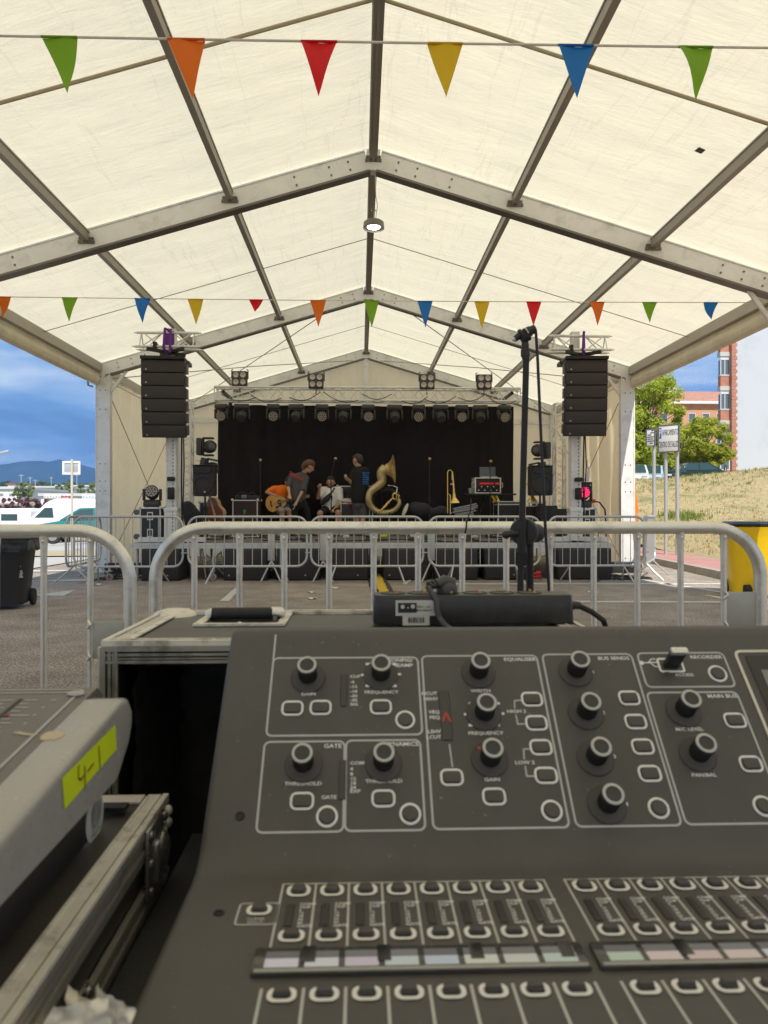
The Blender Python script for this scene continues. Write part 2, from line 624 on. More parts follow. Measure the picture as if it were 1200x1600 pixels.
g = MB()
xs = [-1500, -700, -300, -150, -80, -50, -36, -28, -22, -18, -15, -12.5, -10, -8, -6.5, -5, -2, 2, 6, 14, 30, 60, 120, 300, 800]
ys = [-60, -20, -5, 5, 10, 13, 16, 19, 22, 26, 30, 34, 39, 44, 48, 54, 62, 75, 90, 120, 160, 230, 320, 480, 800, 1500, 3200]
vs = [(x, y, ground_z(x, y)) for y in ys for x in xs]
nx = len(xs)
g.add(vs, [(j * nx + i, j * nx + i + 1, (j + 1) * nx + i + 1, (j + 1) * nx + i) for j in range(len(ys) - 1) for i in range(nx - 1)])
struct(g.build('ground', ASPH, origin=(0, 0, 0), ang=80))

# pale lot outside the tent on the left, a sandy verge across it, dry plain beyond
def sheet(name, mt, x0, x1, y0, y1, dz, nx=10, ny=10):
    m = MB().grid(lambda u, v: V((x0 + (x1 - x0) * u, y0 + (y1 - y0) * v, ground_z(x0 + (x1 - x0) * u, y0 + (y1 - y0) * v) + dz)), nx, ny)
    return struct(m.build(name, mt, origin=(0, 0, 0), ang=80))
sheet('parking_lot', PALELOT, -60, -6.4, 12.5, 40, 0.02, 40, 28)
sheet('sandy_verge', SAND, -60, -6.4, 18.2, 21.0, 0.05, 60, 8)
DRY = mat('dry_plain', (0.23, 0.20, 0.11), 0.95, 0, 0.35, 0.02, dirt=(0.10, 0.13, 0.05), dirt_amt=0.8, dscale=0.03)
sheet('plain', DRY, -1500, 800, 75, 3200, 0.35, 60, 60)
for pts in (((343, 939), (374, 913), (381, 913), (358, 939)), ((672, 911.2), (1127, 911.2), (1127, 913), (672, 913)), ((880, 938.5), (1135, 939.5), (1135, 942), (880, 941)),
            ((20, 930), (75, 927), (118, 921.5), (100, 931)), ((36, 908), (180, 903), (198, 899.5), (150, 907.5)), ((-60, 893), (135, 890), (135, 892), (-60, 895)),
            ((628, 912), (640, 905), (645, 905), (634, 914)), ((1003, 905), (1127, 924), (1128, 926), (1001, 906))):
    struct(MB().add([onz(a, b, 0.024 if onz(a, b, 0).x < -6.4 else 0.005) for a, b in pts], [(0, 1, 2, 3)]).build('parking_line', LINEM))

# kerb, red pavement, sandy ground and the grassed bank on the right
kb = MB()
KY = [-10, 0, 5, 10, 15, 20, 26, 34, 45]
kerbs = []
for k in range(34):
    y0 = 2 + k * 1.0
    a, b = V((kerb_x(y0 + 0.01), y0 + 0.01, 0)), V((kerb_x(y0 + 0.99), y0 + 0.99, 0))
    q = MB().add([a, a + V((0.14, 0, 0)), b + V((0.14, 0, 0)), b, a + V((0.015, 0, 0.13)), a + V((0.14, 0, 0.13)), b + V((0.14, 0, 0.13)), b + V((0.015, 0, 0.13))],
                 [(0, 1, 2, 3), (4, 7, 6, 5), (0, 4, 5, 1), (2, 6, 7, 3), (0, 3, 7, 4), (1, 5, 6, 2)])
    o = q.build('kerbstone', KERBM, origin=(0, 0, 0), smooth=False)
    kerbs.append(o)
kerbroot = bpy.data.objects.new('kerb', None)
COL.objects.link(kerbroot); struct(kerbroot); ORG['kerb'] = V((0, 0, 0))
for o in kerbs:
    o.location = (0, 0, 0); o.parent = kerbroot

pv = MB().grid(lambda u, v: V((kerb_x(-10 + 60 * v) + 0.14 + 1.15 * u, -10 + 60 * v, 0.122)), 2, 12)
struct(pv.build('pavement', REDPAVE, origin=(0, 0, 0)))

def bank_z(x, y):
    """sandy strip, then the bank rising to the flats"""
    s = x - kerb_x(y) - 1.3
    yy = y + 0.10 * (x - 12)
    z = 0.115 + 0.30 * smooth((yy - 17) / 10) + 2.55 * smooth((yy - 24.5) / 15.5) + 0.10 * max(0, min(40, x - 16)) * smooth((yy - 26) / 12)
    z += 0.9 * smooth((x - 8.5) / 6) * smooth((yy - 14.5) / 9) * smooth((30 - yy) / 12) * smooth((x - 11) / 5)
    z -= 0.6 * smooth((yy - 39.5) / 4)
    return z + 0.07 * noise.noise(V((x * 0.7, y * 0.7, 0))) * smooth(s / 1.5)

gr = MB()
NX, NY = 70, 80
def bank_pt(u, v):
    y = -10 + 130 * v ** 1.7
    x = kerb_x(y) + 1.3 + 70 * u ** 2
    return V((x, y, bank_z(x, y)))
gr.grid(bank_pt, NX, NY)

def bank_mat():
    m, nt, N, L, b = nmat('dry_grass_bank')
    tc = N.new('ShaderNodeTexCoord')
    def nz(sc, det, ro=0.65):
        n = N.new('ShaderNodeTexNoise'); n.inputs['Scale'].default_value = sc; n.inputs['Detail'].default_value = det; n.inputs['Roughness'].default_value = ro
        L.new(tc.outputs['Object'], n.inputs['Vector']); return n
    a, c = nz(0.6, 6), nz(7, 9, 0.75)
    r1 = N.new('ShaderNodeValToRGB')
    e = r1.color_ramp.elements
    e[0].position, e[0].color = 0.3, (0.20, 0.15, 0.065, 1)
    e[1].position, e[1].color = 0.7, (0.56, 0.44, 0.22, 1)
    L.new(c.outputs['Fac'], r1.inputs['Fac'])
    mr = N.new('ShaderNodeMapRange'); mr.inputs[1].default_value = 0.54; mr.inputs[2].default_value = 0.66; mr.inputs[4].default_value = 0.7
    L.new(a.outputs['Fac'], mr.inputs[0])
    mx = N.new('ShaderNodeMixRGB'); mx.inputs[2].default_value = (0.15, 0.17, 0.045, 1)
    L.new(mr.outputs[0], mx.inputs[0]); L.new(r1.outputs['Color'], mx.inputs[1])
    L.new(mx.outputs[0], b.inputs['Base Color'])
    b.inputs['Roughness'].default_value = 0.95
    bp = N.new('ShaderNodeBump'); bp.inputs['Strength'].default_value = 1; bp.inputs['Distance'].default_value = 0.06
    L.new(c.outputs['Fac'], bp.inputs['Height']); L.new(bp.outputs['Normal'], b.inputs['Normal'])
    return m
struct(gr.build('terrain', bank_mat(), origin=(0, 0, 0), ang=80))

STRAW = mat('straw_grass', (0.52, 0.40, 0.18), 0.9, 0, 0.35, 3, trans=0.3)
GREENG = mat('green_weeds', (0.22, 0.27, 0.05), 0.85, 0, 0.4, 3, trans=0.35)
def tufts(name, mt, n, region, hh, spread, blades):
    m = MB()
    rnd = random.Random(hash(name) % 1000 + 5)
    rnd.seed(len(name) * 31)
    k = 0
    while k < n:
        x, y = region(rnd)
        if x < kerb_x(y) + 1.6:
            continue
        k += 1
        z = bank_z(x, y) - 0.02
        for _ in range(blades):
            a = rnd.uniform(0, 6.283); h = hh * rnd.uniform(0.4, 1.2); w = 0.012 + 0.012 * rnd.random()
            dx, dy = math.cos(a), math.sin(a)
            bx, by = x + rnd.gauss(0, spread), y + rnd.gauss(0, spread)
            ln = rnd.uniform(0.2, 0.9) * h
            m.add([(bx - dy * w, by + dx * w, z), (bx + dy * w, by - dx * w, z), (bx + dx * ln, by + dy * ln, z + h)], [(0, 1, 2)])
    return struct(m.build(name, mt, origin=(0, 0, 0), smooth=False), 'stuff')
tufts('dry_grass', STRAW, 5200, lambda r: (r.uniform(8, 34), 15 + 27 * r.random() ** 0.9), 0.13, 0.07, 5)
def gz(r):
    c = r.choice(((9, 36, 3, 3), (14, 37, 4, 3), (19, 37.5, 4, 2), (13, 29, .5, .4), (10.6, 31, .3, .3), (16.5, 25.5, .5, .4), (14.9, 19, 1.2, 1.2), (13.4, 21.0, .8, .6), (16.5, 22, 2, 2), (11, 26.4, 1.0, .25)))
    return r.gauss(c[0], c[2]), r.gauss(c[1], c[3])
tufts('green_grass', GREENG, 1500, gz, 0.17, 0.09, 6)

# ------------------------------------------------------------------ the marquee
TX = 0.15
FY = [18.7, 13.6, 8.5, 3.4, -1.7, -6.8, -11.9]  # the last two bays are unseen, added to darken the foreground
def roof_z(s):
    return 5.33 - 0.30 * abs(s)
ROOFM = fabric_mat('tent_roof_cloth', (0.96, 0.868, 0.635), 0.485, 0.5, crease=0.08, dirt=0.04)
WALLM = fabric_mat('tent_wall_cloth', (1.0, 0.82, 0.50), 0.62, 0.6, (0.6, 0.6, 0.2), crease=0.05, dirt=0.10)
ROLLM = fabric_mat('rolled_cloth', (0.80, 0.73, 0.57), 0.25, 0.6, crease=0.05, dirt=0.12)
tent = thing('marquee', (TX, 11, 0), 'large cream roofed marquee on grey aluminium frames over the stage', 'tent')

PUR = [0, 1.65, -1.65, 3.28, -3.28, 4.93, -4.93]
rf = {}
for k in range(6):
    y1, y0 = FY[k] - (0.004 if k else -0.16), FY[k + 1] + 0.004
    for sd in (-1, 1):
        def fn(u, v, sd=sd, y0=y0, y1=y1):
            s = 5.06 * u
            y = y0 + (y1 - y0) * v
            ph = (s / 1.645) % 1.0
            z = roof_z(s) + 0.025 - 0.022 * math.sin(math.pi * ph) * math.sin(math.pi * v)
            z += min(1, 9 * v * (1 - v)) * (0.018 * noise.noise(V((s * 0.9 * sd, y * 2.2, k * 7.0))) + 0.010 * noise.noise(V((s * 3.0 * sd, y * 5.0, k * 3.0))))
            if u > 0.97:
                z -= 0.02
            return V((TX + sd * s, y, z))
        m = MB().grid(fn, 60 if k < 3 else 12, 56 if k < 3 else 12)
        m.build('roof_panel', ROOFM, tent, ang=80)
STRAP = mat('beige_webbing', (0.42, 0.37, 0.25), 0.85, 0, 0.1, 20)
WIRE = mat('steel_wire', (0.28, 0.26, 0.22), 0.5, 0.4, 0.1, 10)
for i, y in enumerate(FY):
    for sd in (-1, 1):
        a = V((TX + sd * 0.07, y, roof_z(0.07) - 0.135))
        b = V((TX + sd * 4.86, y, roof_z(4.86) - 0.135))
        m = MB()
        m.bar(a, b, 0.115, 0.215)
        # raised edges along the keder tracks and the dark lower flange
        d = V((0.3 * sd, 0, 1)).normalized()
        m.bar(a + d * 0.112, b + d * 0.112, 0.14, 0.014)
        rr = m.build('rafter', ALU, tent, smooth=False)
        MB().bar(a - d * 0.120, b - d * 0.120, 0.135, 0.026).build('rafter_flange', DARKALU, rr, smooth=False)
        bo = MB()
        for s in (0.28, 0.5, 1.0 if i == 1 else 0.9, 4.1, 4.35, 4.6):
            for h in (-0.05, 0.045):
                c = V((TX + sd * s, y, roof_z(s) - 0.135)) + d * h
                bo.cyl(c - V((0, 0.066, 0)), c + V((0, 0.066, 0)), 0.013, 6)
        bo.build('bolt', DARKALU, rr, smooth=False)
        # post
        px = TX + sd * 4.87
        m = MB().box((px, y, 1.90), (0.26, 0.13, 3.80))
        m.bar((px - sd * 0.12, y - 0.068, 0.1), (px - sd * 0.12, y - 0.068, 3.7), 0.022, 0.012, up=(0, 1, 0))
        m.bar((px + sd * 0.12, y - 0.068, 0.1), (px + sd * 0.12, y - 0.068, 3.7), 0.022, 0.012, up=(0, 1, 0))
        pp = m.build('post', ALU, tent, smooth=False)
        bo = MB()
        for z in (0.25, 1.5, 1.68, 2.0, 3.0, 3.35, 3.6):
            for h in (-0.05, 0.05):
                bo.cyl((px + h, y - 0.075, z), (px + h, y + 0.075, z), 0.011, 6)
        bo.build('bolt', DARKALU, pp, smooth=False)
        MB().box((px, y, 0.012), (0.5, 0.4, 0.02)).build('base_plate', GALVF, pp, smooth=False)
        # gusset in the eave corner
        MB().bar((px - sd * 0.1, y, 3.3), (px - sd * 0.42, y, roof_z(4.45) - 0.26), 0.03, 0.05).build('corner_brace', ALU, tent, smooth=False)
    # apex plate
    MB().box((TX, y, roof_z(0) - 0.15), (0.16, 0.135, 0.24)).build('apex_joint', ALU, tent, smooth=False)
br = None
for k in range(6):
    y1, y0 = FY[k] - 0.07, FY[k + 1] + 0.07
    for s in PUR[:5]:
        z = roof_z(s) - 0.105
        w = 0.088 if s == 0 else 0.062
        m = MB().bb((TX + s - w / 2, y0, z - 0.045), (TX + s + w / 2, y1, z + 0.055))
        m.bb((TX + s - w / 2 - 0.008, y0, z + 0.05), (TX + s + w / 2 + 0.008, y1, z + 0.068))
        if s == 0:
            m.bb((TX - 0.012, y0, z - 0.068), (TX + 0.012, y1, z - 0.054))
        m.build('ridge_beam' if s == 0 else 'purlin', mat('purlin_metal', (0.30, 0.275, 0.235), 0.5, 0.2, 0.15, 5), tent, smooth=False)
    for sd in (-1, 1):
        x = TX + sd * 4.93
        MB().bb((x - 0.05, y0, 3.69), (x + 0.05, y1, 3.84)).build('eave_beam', mat('eave_metal', (0.42, 0.385, 0.32), 0.5, 0.2, 0.15, 5), tent, smooth=False)
        MB().grid(lambda u, v, sd=sd: V((TX + sd * (5.05 - 0.03 * u), y0 + (y1 - y0) * v, 3.80 - 0.15 * u)), 2, 8).build('eave_flap', ROLLM, tent)
        if k > 0:
            prof = [(0.02, 3.67), (0.09, 3.66), (0.125, 3.60), (0.12, 3.52), (0.10, 3.46), (0.05, 3.435), (0.0, 3.46), (-0.02, 3.56)]
            def fn(u, v, x=x, sd=sd, y0=y0, y1=y1):
                q = u * len(prof)
                i = int(q) % len(prof)
                f = q - int(q)
                p0, p1 = prof[i], prof[(i + 1) % len(prof)]
                y = y0 + (y1 - y0) * v
                w = 0.012 * noise.noise(V((y * 2.0, u * 5, sd)))
                return V((x + sd * (p0[0] + (p1[0] - p0[0]) * f + w), y, p0[1] + (p1[1] - p0[1]) * f + w - 0.012 * math.sin(math.pi * v)))
            MB().grid(fn, 24, 30).build('rolled_side_curtain', ROLLM, tent, ang=60)
    for y, in ((y1,), (y0,)):
        for s in PUR[:5]:
            z = roof_z(s) - 0.105
            sy = -1 if y == y1 else 1
            if br is None:
                b_ = MB().box((0, 0, 0), (0.19, 0.012, 0.035)).box((0, 0, 0.03), (0.17, 0.01, 0.05))
                for h in (-0.075, 0.075):
                    b_.cyl((h, -0.012, 0.04), (h, 0.012, 0.04), 0.012, 6)
                    b_.cyl((h, -0.012, -0.002), (h, 0.012, -0.002), 0.010, 6)
                b_.v = [p + V((TX + s, y, z - 0.055)) for p in b_.v]
                br = b_.build('purlin_bracket', DARKALU, tent, smooth=False)
                br0 = V((TX + s, y, z - 0.055))
            else:
                share(br, 'purlin_bracket', ORG['marquee'] + (V((TX + s, y, z - 0.055)) - br0), tent)
    # rope under the middle of each bay
    ym = (y0 + y1) / 2
    for sd in (-1, 1):
        m = MB()
        pts = [V((TX + sd * s, ym, roof_z(s) - (0.03 if k < 2 else 0.0) + 0.0)) for s in (0.05, 1.65, 3.28, 4.9)]
        r = 0.006 if k < 2 else 0.016
        m.tube([p - V((0, 0, 0.035)) for p in pts], r, 6)
        m.build('roof_cable' if k < 2 else 'roof_strap', WIRE if k < 2 else STRAP, tent)
# small repair patch on the cloth
s = 2.98
MB().box((0, 0, 0), (0.07, 0.07, 0.004), MX((TX + s, 6.62, roof_z(s) - 0.005), ry=16.7, rz=8)).build('repair_patch', mat('patch_cloth', (0.12, 0.11, 0.09), 0.8), tent, smooth=False)

# closed end: gable, back wall, side walls, bracing wires round the stage bay
def gable(u, v):
    x = -4.95 + 9.9 * u
    z0, z1 = 0.0, roof_z(x) - 0.05
    z = z0 + (z1 - z0) * v
    return V((TX + x, 18.78 + 0.03 * noise.noise(V((x * 1.3, z * 0.4, 2))) + 0.025 * noise.noise(V((x * 4, z * 0.3, 5))), z))
MB().grid(gable, 90, 30).build('gable_wall', WALLM, tent, ang=80)
MB().bb((TX - 4.75, 18.68, 3.40), (TX + 4.75, 18.76, 3.52)).build('gable_rail', ALU, tent, smooth=False)
MB().bb((TX - 0.06, 18.66, 3.52), (TX + 0.06, 18.75, roof_z(0) - 0.2)).build('gable_post', ALU, tent, smooth=False)
for s in (-1.65, 1.65):
    MB().bb((TX + s - 0.05, 18.67, 0), (TX + s + 0.05, 18.75, 3.4)).build('gable_post', ALU, tent, smooth=False)
for sd in (-1, 1):
    def side(u, v, sd=sd):
        y = 13.68 + 4.95 * u
        z = 0.03 + 3.62 * v
        f = 0.075 * math.sin(y * 9 + 1.2 * noise.noise(V((y * 0.8, z * 0.3, 3)))) * (0.55 + 0.45 * noise.noise(V((y * 0.7, z * 0.35, sd * 4))))
        f += 0.05 * noise.noise(V((y * 1.1, z * 0.7, sd * 9)))
        return V((TX + sd * (4.93 + 0.8 * f), y, z))
    MB().grid(side, 130, 24).build('side_curtain', WALLM, tent, ang=80)
    hook = MB()
    x = TX + sd * 4.84
    hook.tube([(x, 13.75, 3.55), (x, 18.6, 3.55)], 0.018, 8)
    hook.build('curtain_rail', ALU, tent)
    m = MB()
    m.tube([(x, 13.75, 3.35), (x, 16.2, 1.78), (x, 18.6, 0.15)], 0.008, 5)
    m.tube([(x, 18.6, 3.35), (x, 16.2, 1.74), (x, 13.75, 0.15)], 0.008, 5)
    m.build('wall_bracing_wire', WIRE, tent)
    m = MB()
    m.tube([(TX + sd * 0.75, 13.5, roof_z(0.75) - 0.28), (TX + sd * 2.7, 16.1, roof_z(2.7) - 0.24), (TX + sd * 4.8, 18.6, roof_z(4.8) - 0.28)], 0.009, 5)
    m.tube([(TX + sd * 0.35, 18.55, roof_z(0.35) - 0.25), (TX + sd * 2.5, 16.1, roof_z(2.5) - 0.26), (TX + sd * 4.8, 13.7, roof_z(4.8) - 0.3)], 0.009, 5)
    m.build('roof_bracing_wire', WIRE, tent)
    # buckle where the rolled curtain is tied at the second frame
    MB().tube([(TX + sd * 5.03, 13.46, 3.72), (TX + sd * 5.12, 13.44, 3.6), (TX + sd * 5.1, 13.44, 3.42), (TX + sd * 5.02, 13.46, 3.40)], 0.02, 6).build('curtain_tie', mat('grey_strap', (0.25, 0.24, 0.22), 0.8), tent)

# lamp hung from the ridge
lp = at(584, 356, 9.75)
lamp = thing('ceiling_lamp', (lp.x, lp.y, lp.z), 'round grey lit lamp hanging from the ridge beam of the marquee', 'lamp')
LAMPM = mat('lamp_grey', (0.20, 0.185, 0.15), 0.5, 0.2, 0.1, 8)
MB().lathe([(0.02, 0.10), (0.10, 0.095), (0.135, 0.07), (0.142, 0.0), (0.138, -0.012), (0.128, -0.012), (0.128, 0.0), (0.09, 0.012)], 28, MX(lp), cap=False).build('housing', LAMPM, lamp)
MB().lathe([(0.0, 0.004), (0.082, 0.004), (0.086, 0.012)], 24, MX(lp), cap=False).build('led_panel', emit('lamp_glow', (1, 0.98, 0.9), 12), lamp)
MB().tube([lp + V((0, 0, 0.09)), V((lp.x, lp.y, roof_z(0) - 0.16))], 0.008, 6).build('hanging_rod', WIRE, lamp)
lc = MB()
for k in range(9):
    lc.ball((lp.x + 0.03 * math.sin(k * 2.1), lp.y + 0.02, roof_z(0) - 0.18 - 0.0 * k), 0.01, None, 6, 4)
lc.tube([lp + V((0.02, 0, 0.09)), lp + V((0.05, 0.02, 0.3)), V((lp.x + 0.02, lp.y - 0.4, roof_z(0) - 0.17)), V((TX + 0.02, 8.6, roof_z(0) - 0.18))], 0.006, 5)
lc.build('lamp_cable', ALUB, lamp)

# ------------------------------------------------------------------ bunting
FLAGC = {'green': (0.20, 0.42, 0.015), 'orange': (0.78, 0.16, 0.008), 'red': (0.72, 0.008, 0.014), 'yellow': (0.70, 0.47, 0.012), 'blue': (0.01, 0.17, 0.55)}
FM = {k: mat('flag_' + k, c, 0.55, 0, 0.05, 4, trans=0.35) for k, c in FLAGC.items()}
STR = mat('white_string', (0.62, 0.60, 0.55), 0.8)
def bunting(Y, left, right, flags, label, r):
    """string from eave to eave; flags as (left px, right px, tip px, tip py, colour)"""
    lpx, lpy = left; rpx, rpy = right
    root = thing('bunting', at(600, (lpy + rpy) / 2, Y), label, 'bunting', 'strings of pennants under the marquee roof')
    def sy(px):
        t = (px - lpx) / (rpx - lpx)
        return lpy + (rpy - lpy) * t + 4 * math.sin(math.pi * t) * (1 if Y < 6 else 0.5)
    m = MB()
    m.tube([at(lpx + (rpx - lpx) * i / 40, sy(lpx + (rpx - lpx) * i / 40), Y) for i in range(41)], r, 6)
    m.build('string', STR, root)
    for a, b, tx, ty, c in flags:
        p0, p1, p2 = at(a, sy(a), Y), at(b, sy(b), Y), at(tx, ty, Y)
        yd = 0.016 * ((int(a) % 5) - 2)
        f = MB()
        n = 6
        vs, fs = [], []
        for i in range(n + 1):
            for j in range(n + 1 - i):
                u, v = j / n, i / n
                p = p0 + (p1 - p0) * u + (p2 - p0) * v
                bow = yd * math.sin(math.pi * min(1, v * 1.1)) + 0.012 * math.sin(u * 5 + v * 3 + a)
                vs.append(p + V((0, bow + 0.004, 0)))
        idx = {}
        k = 0
        for i in range(n + 1):
            for j in range(n + 1 - i):
                idx[i, j] = k; k += 1
        for i in range(n):
            for j in range(n - i):
                fs.append((idx[i, j], idx[i, j + 1], idx[i + 1, j]))
                if j + 1 <= n - i - 1:
                    fs.append((idx[i, j + 1], idx[i + 1, j + 1], idx[i + 1, j]))
        f.add(vs, fs)
        f.tube([p0 + V((0, 0, 0)), p1], r * 1.15, 6)
        f.build('flag', FM[c], root, ang=80, label=c + ' triangular flag')
    return root
bunting(3.95, (-820, 40), (1980, 84), [(64, 121, 106, 147, 'green'), (261, 320, 301, 154, 'orange'), (470, 527, 497.5, 148, 'red'), (668, 723, 697, 153, 'yellow'), (872, 928, 903, 151, 'blue'), (1060, 1114, 1089, 155, 'green')],
        'near string of large coloured pennants crossing high under the roof, six flags in view', 0.0065)
bunting(8.75, (-60, 463), (1225, 473), [(-6, 17.5, 3, 498, 'orange'), (96, 121, 108.5, 503, 'green'), (210, 235, 223, 505, 'blue'), (293, 317.5, 306, 507, 'yellow'), (389, 411.5, 398, 487, 'red'), (484.5, 509.5, 497.5, 511, 'orange'), (569, 592, 581, 511.5, 'green'), (652, 676, 665, 511.5, 'blue'), (741, 765, 753, 513, 'yellow'), (822, 846, 834, 509, 'red'), (921, 945, 934, 509, 'orange'), (1003, 1027, 1016, 504, 'green'), (1099.5, 1122, 1112, 499, 'blue')],
        'far string of small coloured pennants level with the loudspeaker tops', 0.005)
# ------------------------------------------------------------------ stage
SZ = 0.60
stage = thing('stage', (0.2, 14.5, 0), 'low grey modular stage deck with aluminium front edge inside the marquee', 'stage')
DECKM = mat('stage_plywood', (0.13, 0.125, 0.115), 0.6, 0, 0.25, 3, 0.1, 60, dirt=(0.22, 0.21, 0.19), dirt_amt=0.5, dscale=2)
d0 = None
SX0, SX1, SYF = -3.75, 4.20, 12.0
nxp = 8
wd = (SX1 - SX0) / nxp
for j in range(5):
    for i in range(nxp):
        c = V((SX0 + wd * (i + 0.5), SYF + 0.04 + 1.0 * (j + 0.5), SZ - 0.02))
        if d0 is None:
            d0 = MB().rbox(c, (wd - 0.008, 0.992, 0.04), 0.004, seg=1).build('deck_panel', DECKM, stage)
            dc = c
        else:
            share(d0, 'deck_panel', ORG['stage'] + (c - dc), stage)
for i in range(nxp):
    x0 = SX0 + wd * i
    m = MB().bb((x0 + 0.003, SYF, SZ - 0.035), (x0 + wd - 0.003, SYF + 0.035, SZ + 0.002)).bb((x0 + 0.003, SYF + 0.006, SZ - 0.085), (x0 + wd - 0.003, SYF + 0.03, SZ - 0.045))
    m.bb((x0 + 0.003, SYF + 0.012, SZ - 0.046), (x0 + wd - 0.003, SYF + 0.024, SZ - 0.034))
    m.build('edge_rail', ALUB, stage, smooth=False)
for i in range(nxp + 1):
    for y in (SYF + 0.15, 13.6, 15.2, 16.9):
        x = SX0 + wd * i
        x = min(max(x, SX0 + 0.08), SX1 - 0.08)
        MB().cyl((x, y, 0.0), (x, y, SZ - 0.05), 0.024, 8).build('leg', GALVF, stage)
br_ = MB()
for i in (0, 2, 5, 7):
    x = SX0 + wd * i + 0.1
    br_.tube([(x, SYF + 0.2, 0.05), (x + 0.8, SYF + 0.2, SZ - 0.1)], 0.014, 6)
br_.build('leg_brace', GALVF, stage)

# black cloth hung behind the stage
DRAPE = mat('black_molton', (0.021, 0.0185, 0.020), 0.95, 0, 0.3, 3, spec=0.1, sheen=0.0)
def drape(u, v):
    x = -3.28 + 6.86 * u
    z = 0.61 + 2.98 * v
    a = noise.noise(V((x * 0.9, 0.3, 1)))
    f = 0.06 * math.sin(x * 5.2 + 3 * a) * (0.4 + 0.6 * noise.noise(V((x * 0.6, z * 0.25, 4)))) + 0.09 * noise.noise(V((x * 2.2, z * 0.35, 7))) + 0.03 * noise.noise(V((x * 6, z * 0.8, 2)))
    if 0.10 < u < 0.16:
        f -= 0.12 * math.sin((u - 0.10) / 0.06 * math.pi)
    return V((x, 16.95 + f, z))
tag(MB().grid(drape, 240, 24).build('backdrop_curtain', DRAPE, ang=80), 'wide black cloth hung as a backdrop behind the stage', 'curtain')

# ------------------------------------------------------------------ trusses
def lattice(m, a, b, side, r=0.024, rb=0.010, step=0.42, up=(0, 0, 1), flat=False):
    """box truss from a to b: four chords with zigzag bracing"""
    a, b = V(a), V(b)
    z = (b - a).normalized()
    u = V(up)
    x = z.cross(u).normalized()
    y = x.cross(z)
    h = side / 2
    cs = [(-1, -1), (1, -1), (1, 1), (-1, 1)]
    for i, j in cs:
        o = x * (i * h) + y * (j * h)
        m.tube([a + o, b + o], r, 7)
    L_ = (b - a).length
    n = max(2, int(round(L_ / step)))
    for q in range(4):
        o0 = x * (cs[q][0] * h) + y * (cs[q][1] * h)
        o1 = x * (cs[(q + 1) % 4][0] * h) + y * (cs[(q + 1) % 4][1] * h)
        for k in range(n):
            p = a + z * (L_ * k / n)
            mm = a + z * (L_ * (k + 0.5) / n)
            e = a + z * (L_ * (k + 1) / n)
            m.tube([p + o0, mm + o1, e + o0], rb, 5, caps=False)
    for t in (a, b):
        for q in range(4):
            o0 = x * (cs[q][0] * h) + y * (cs[q][1] * h)
            o1 = x * (cs[(q + 1) % 4][0] * h) + y * (cs[(q + 1) % 4][1] * h)
            m.tube([t + o0, t + o1], rb * 1.3, 5, caps=False)
    return m

TY = 16.35
tz = 3.745
tr = thing('lighting_truss', (0.2, TY, SZ), 'long aluminium box truss spanning above the black stage backdrop', 'truss')
lattice(MB(), (at(337, 620, TY).x, TY, tz), (at(811, 620, TY).x, TY, tz), 0.285, 0.025, 0.011, 0.44).build('span', ALUB, tr)
for px in (349, 799):
    x = at(px, 620, TY).x
    MB().bb((x - 0.04, TY + 0.85, SZ), (x + 0.04, TY + 0.93, tz + 0.1)).build('leg', BLACKM, tr, smooth=False)
    MB().bb((x - 0.03, TY - 0.1, tz + 0.02), (x + 0.03, TY + 0.93, tz + 0.08)).build('leg_head', BLACKM, tr, smooth=False)
sag = MB()
rnd = random.Random(3)
for px0, px1 in ((345, 400), (392, 440), (452, 500), (505, 560), (566, 612), (628, 668), (664, 712), (716, 760), (764, 806)):
    a, b = at(px0, 612 + rnd.random() * 14, TY - 0.18), at(px1, 612 + rnd.random() * 16, TY - 0.18)
    sag.tube([a.lerp(b, t / 6) - V((0, 0, 0.12 * math.sin(math.pi * t / 6))) for t in range(7)], 0.009, 5)
sag.build('cable', BLACKR, tr)

for px, Y, name, top in ((292, 14.4, 'left of the drape beside the red guitar', 3.6), (874, 14.6, 'right of the drape beside the spare trombone', 3.6)):
    x = at(px, 700, Y).x
    t = thing('lattice_tower', (x, Y, SZ), 'upright aluminium lattice column standing ' + name, 'truss', 'upright lattice columns')
    lattice(MB(), (x, Y, SZ + 0.02), (x, Y, 3.3), 0.20, 0.018, 0.009, 0.27, up=(0, 1, 0)).build('column', ALUB, t)
    MB().box((x, Y, SZ + 0.01), (0.5, 0.5, 0.02)).build('base_plate', BLACKM, t, smooth=False)

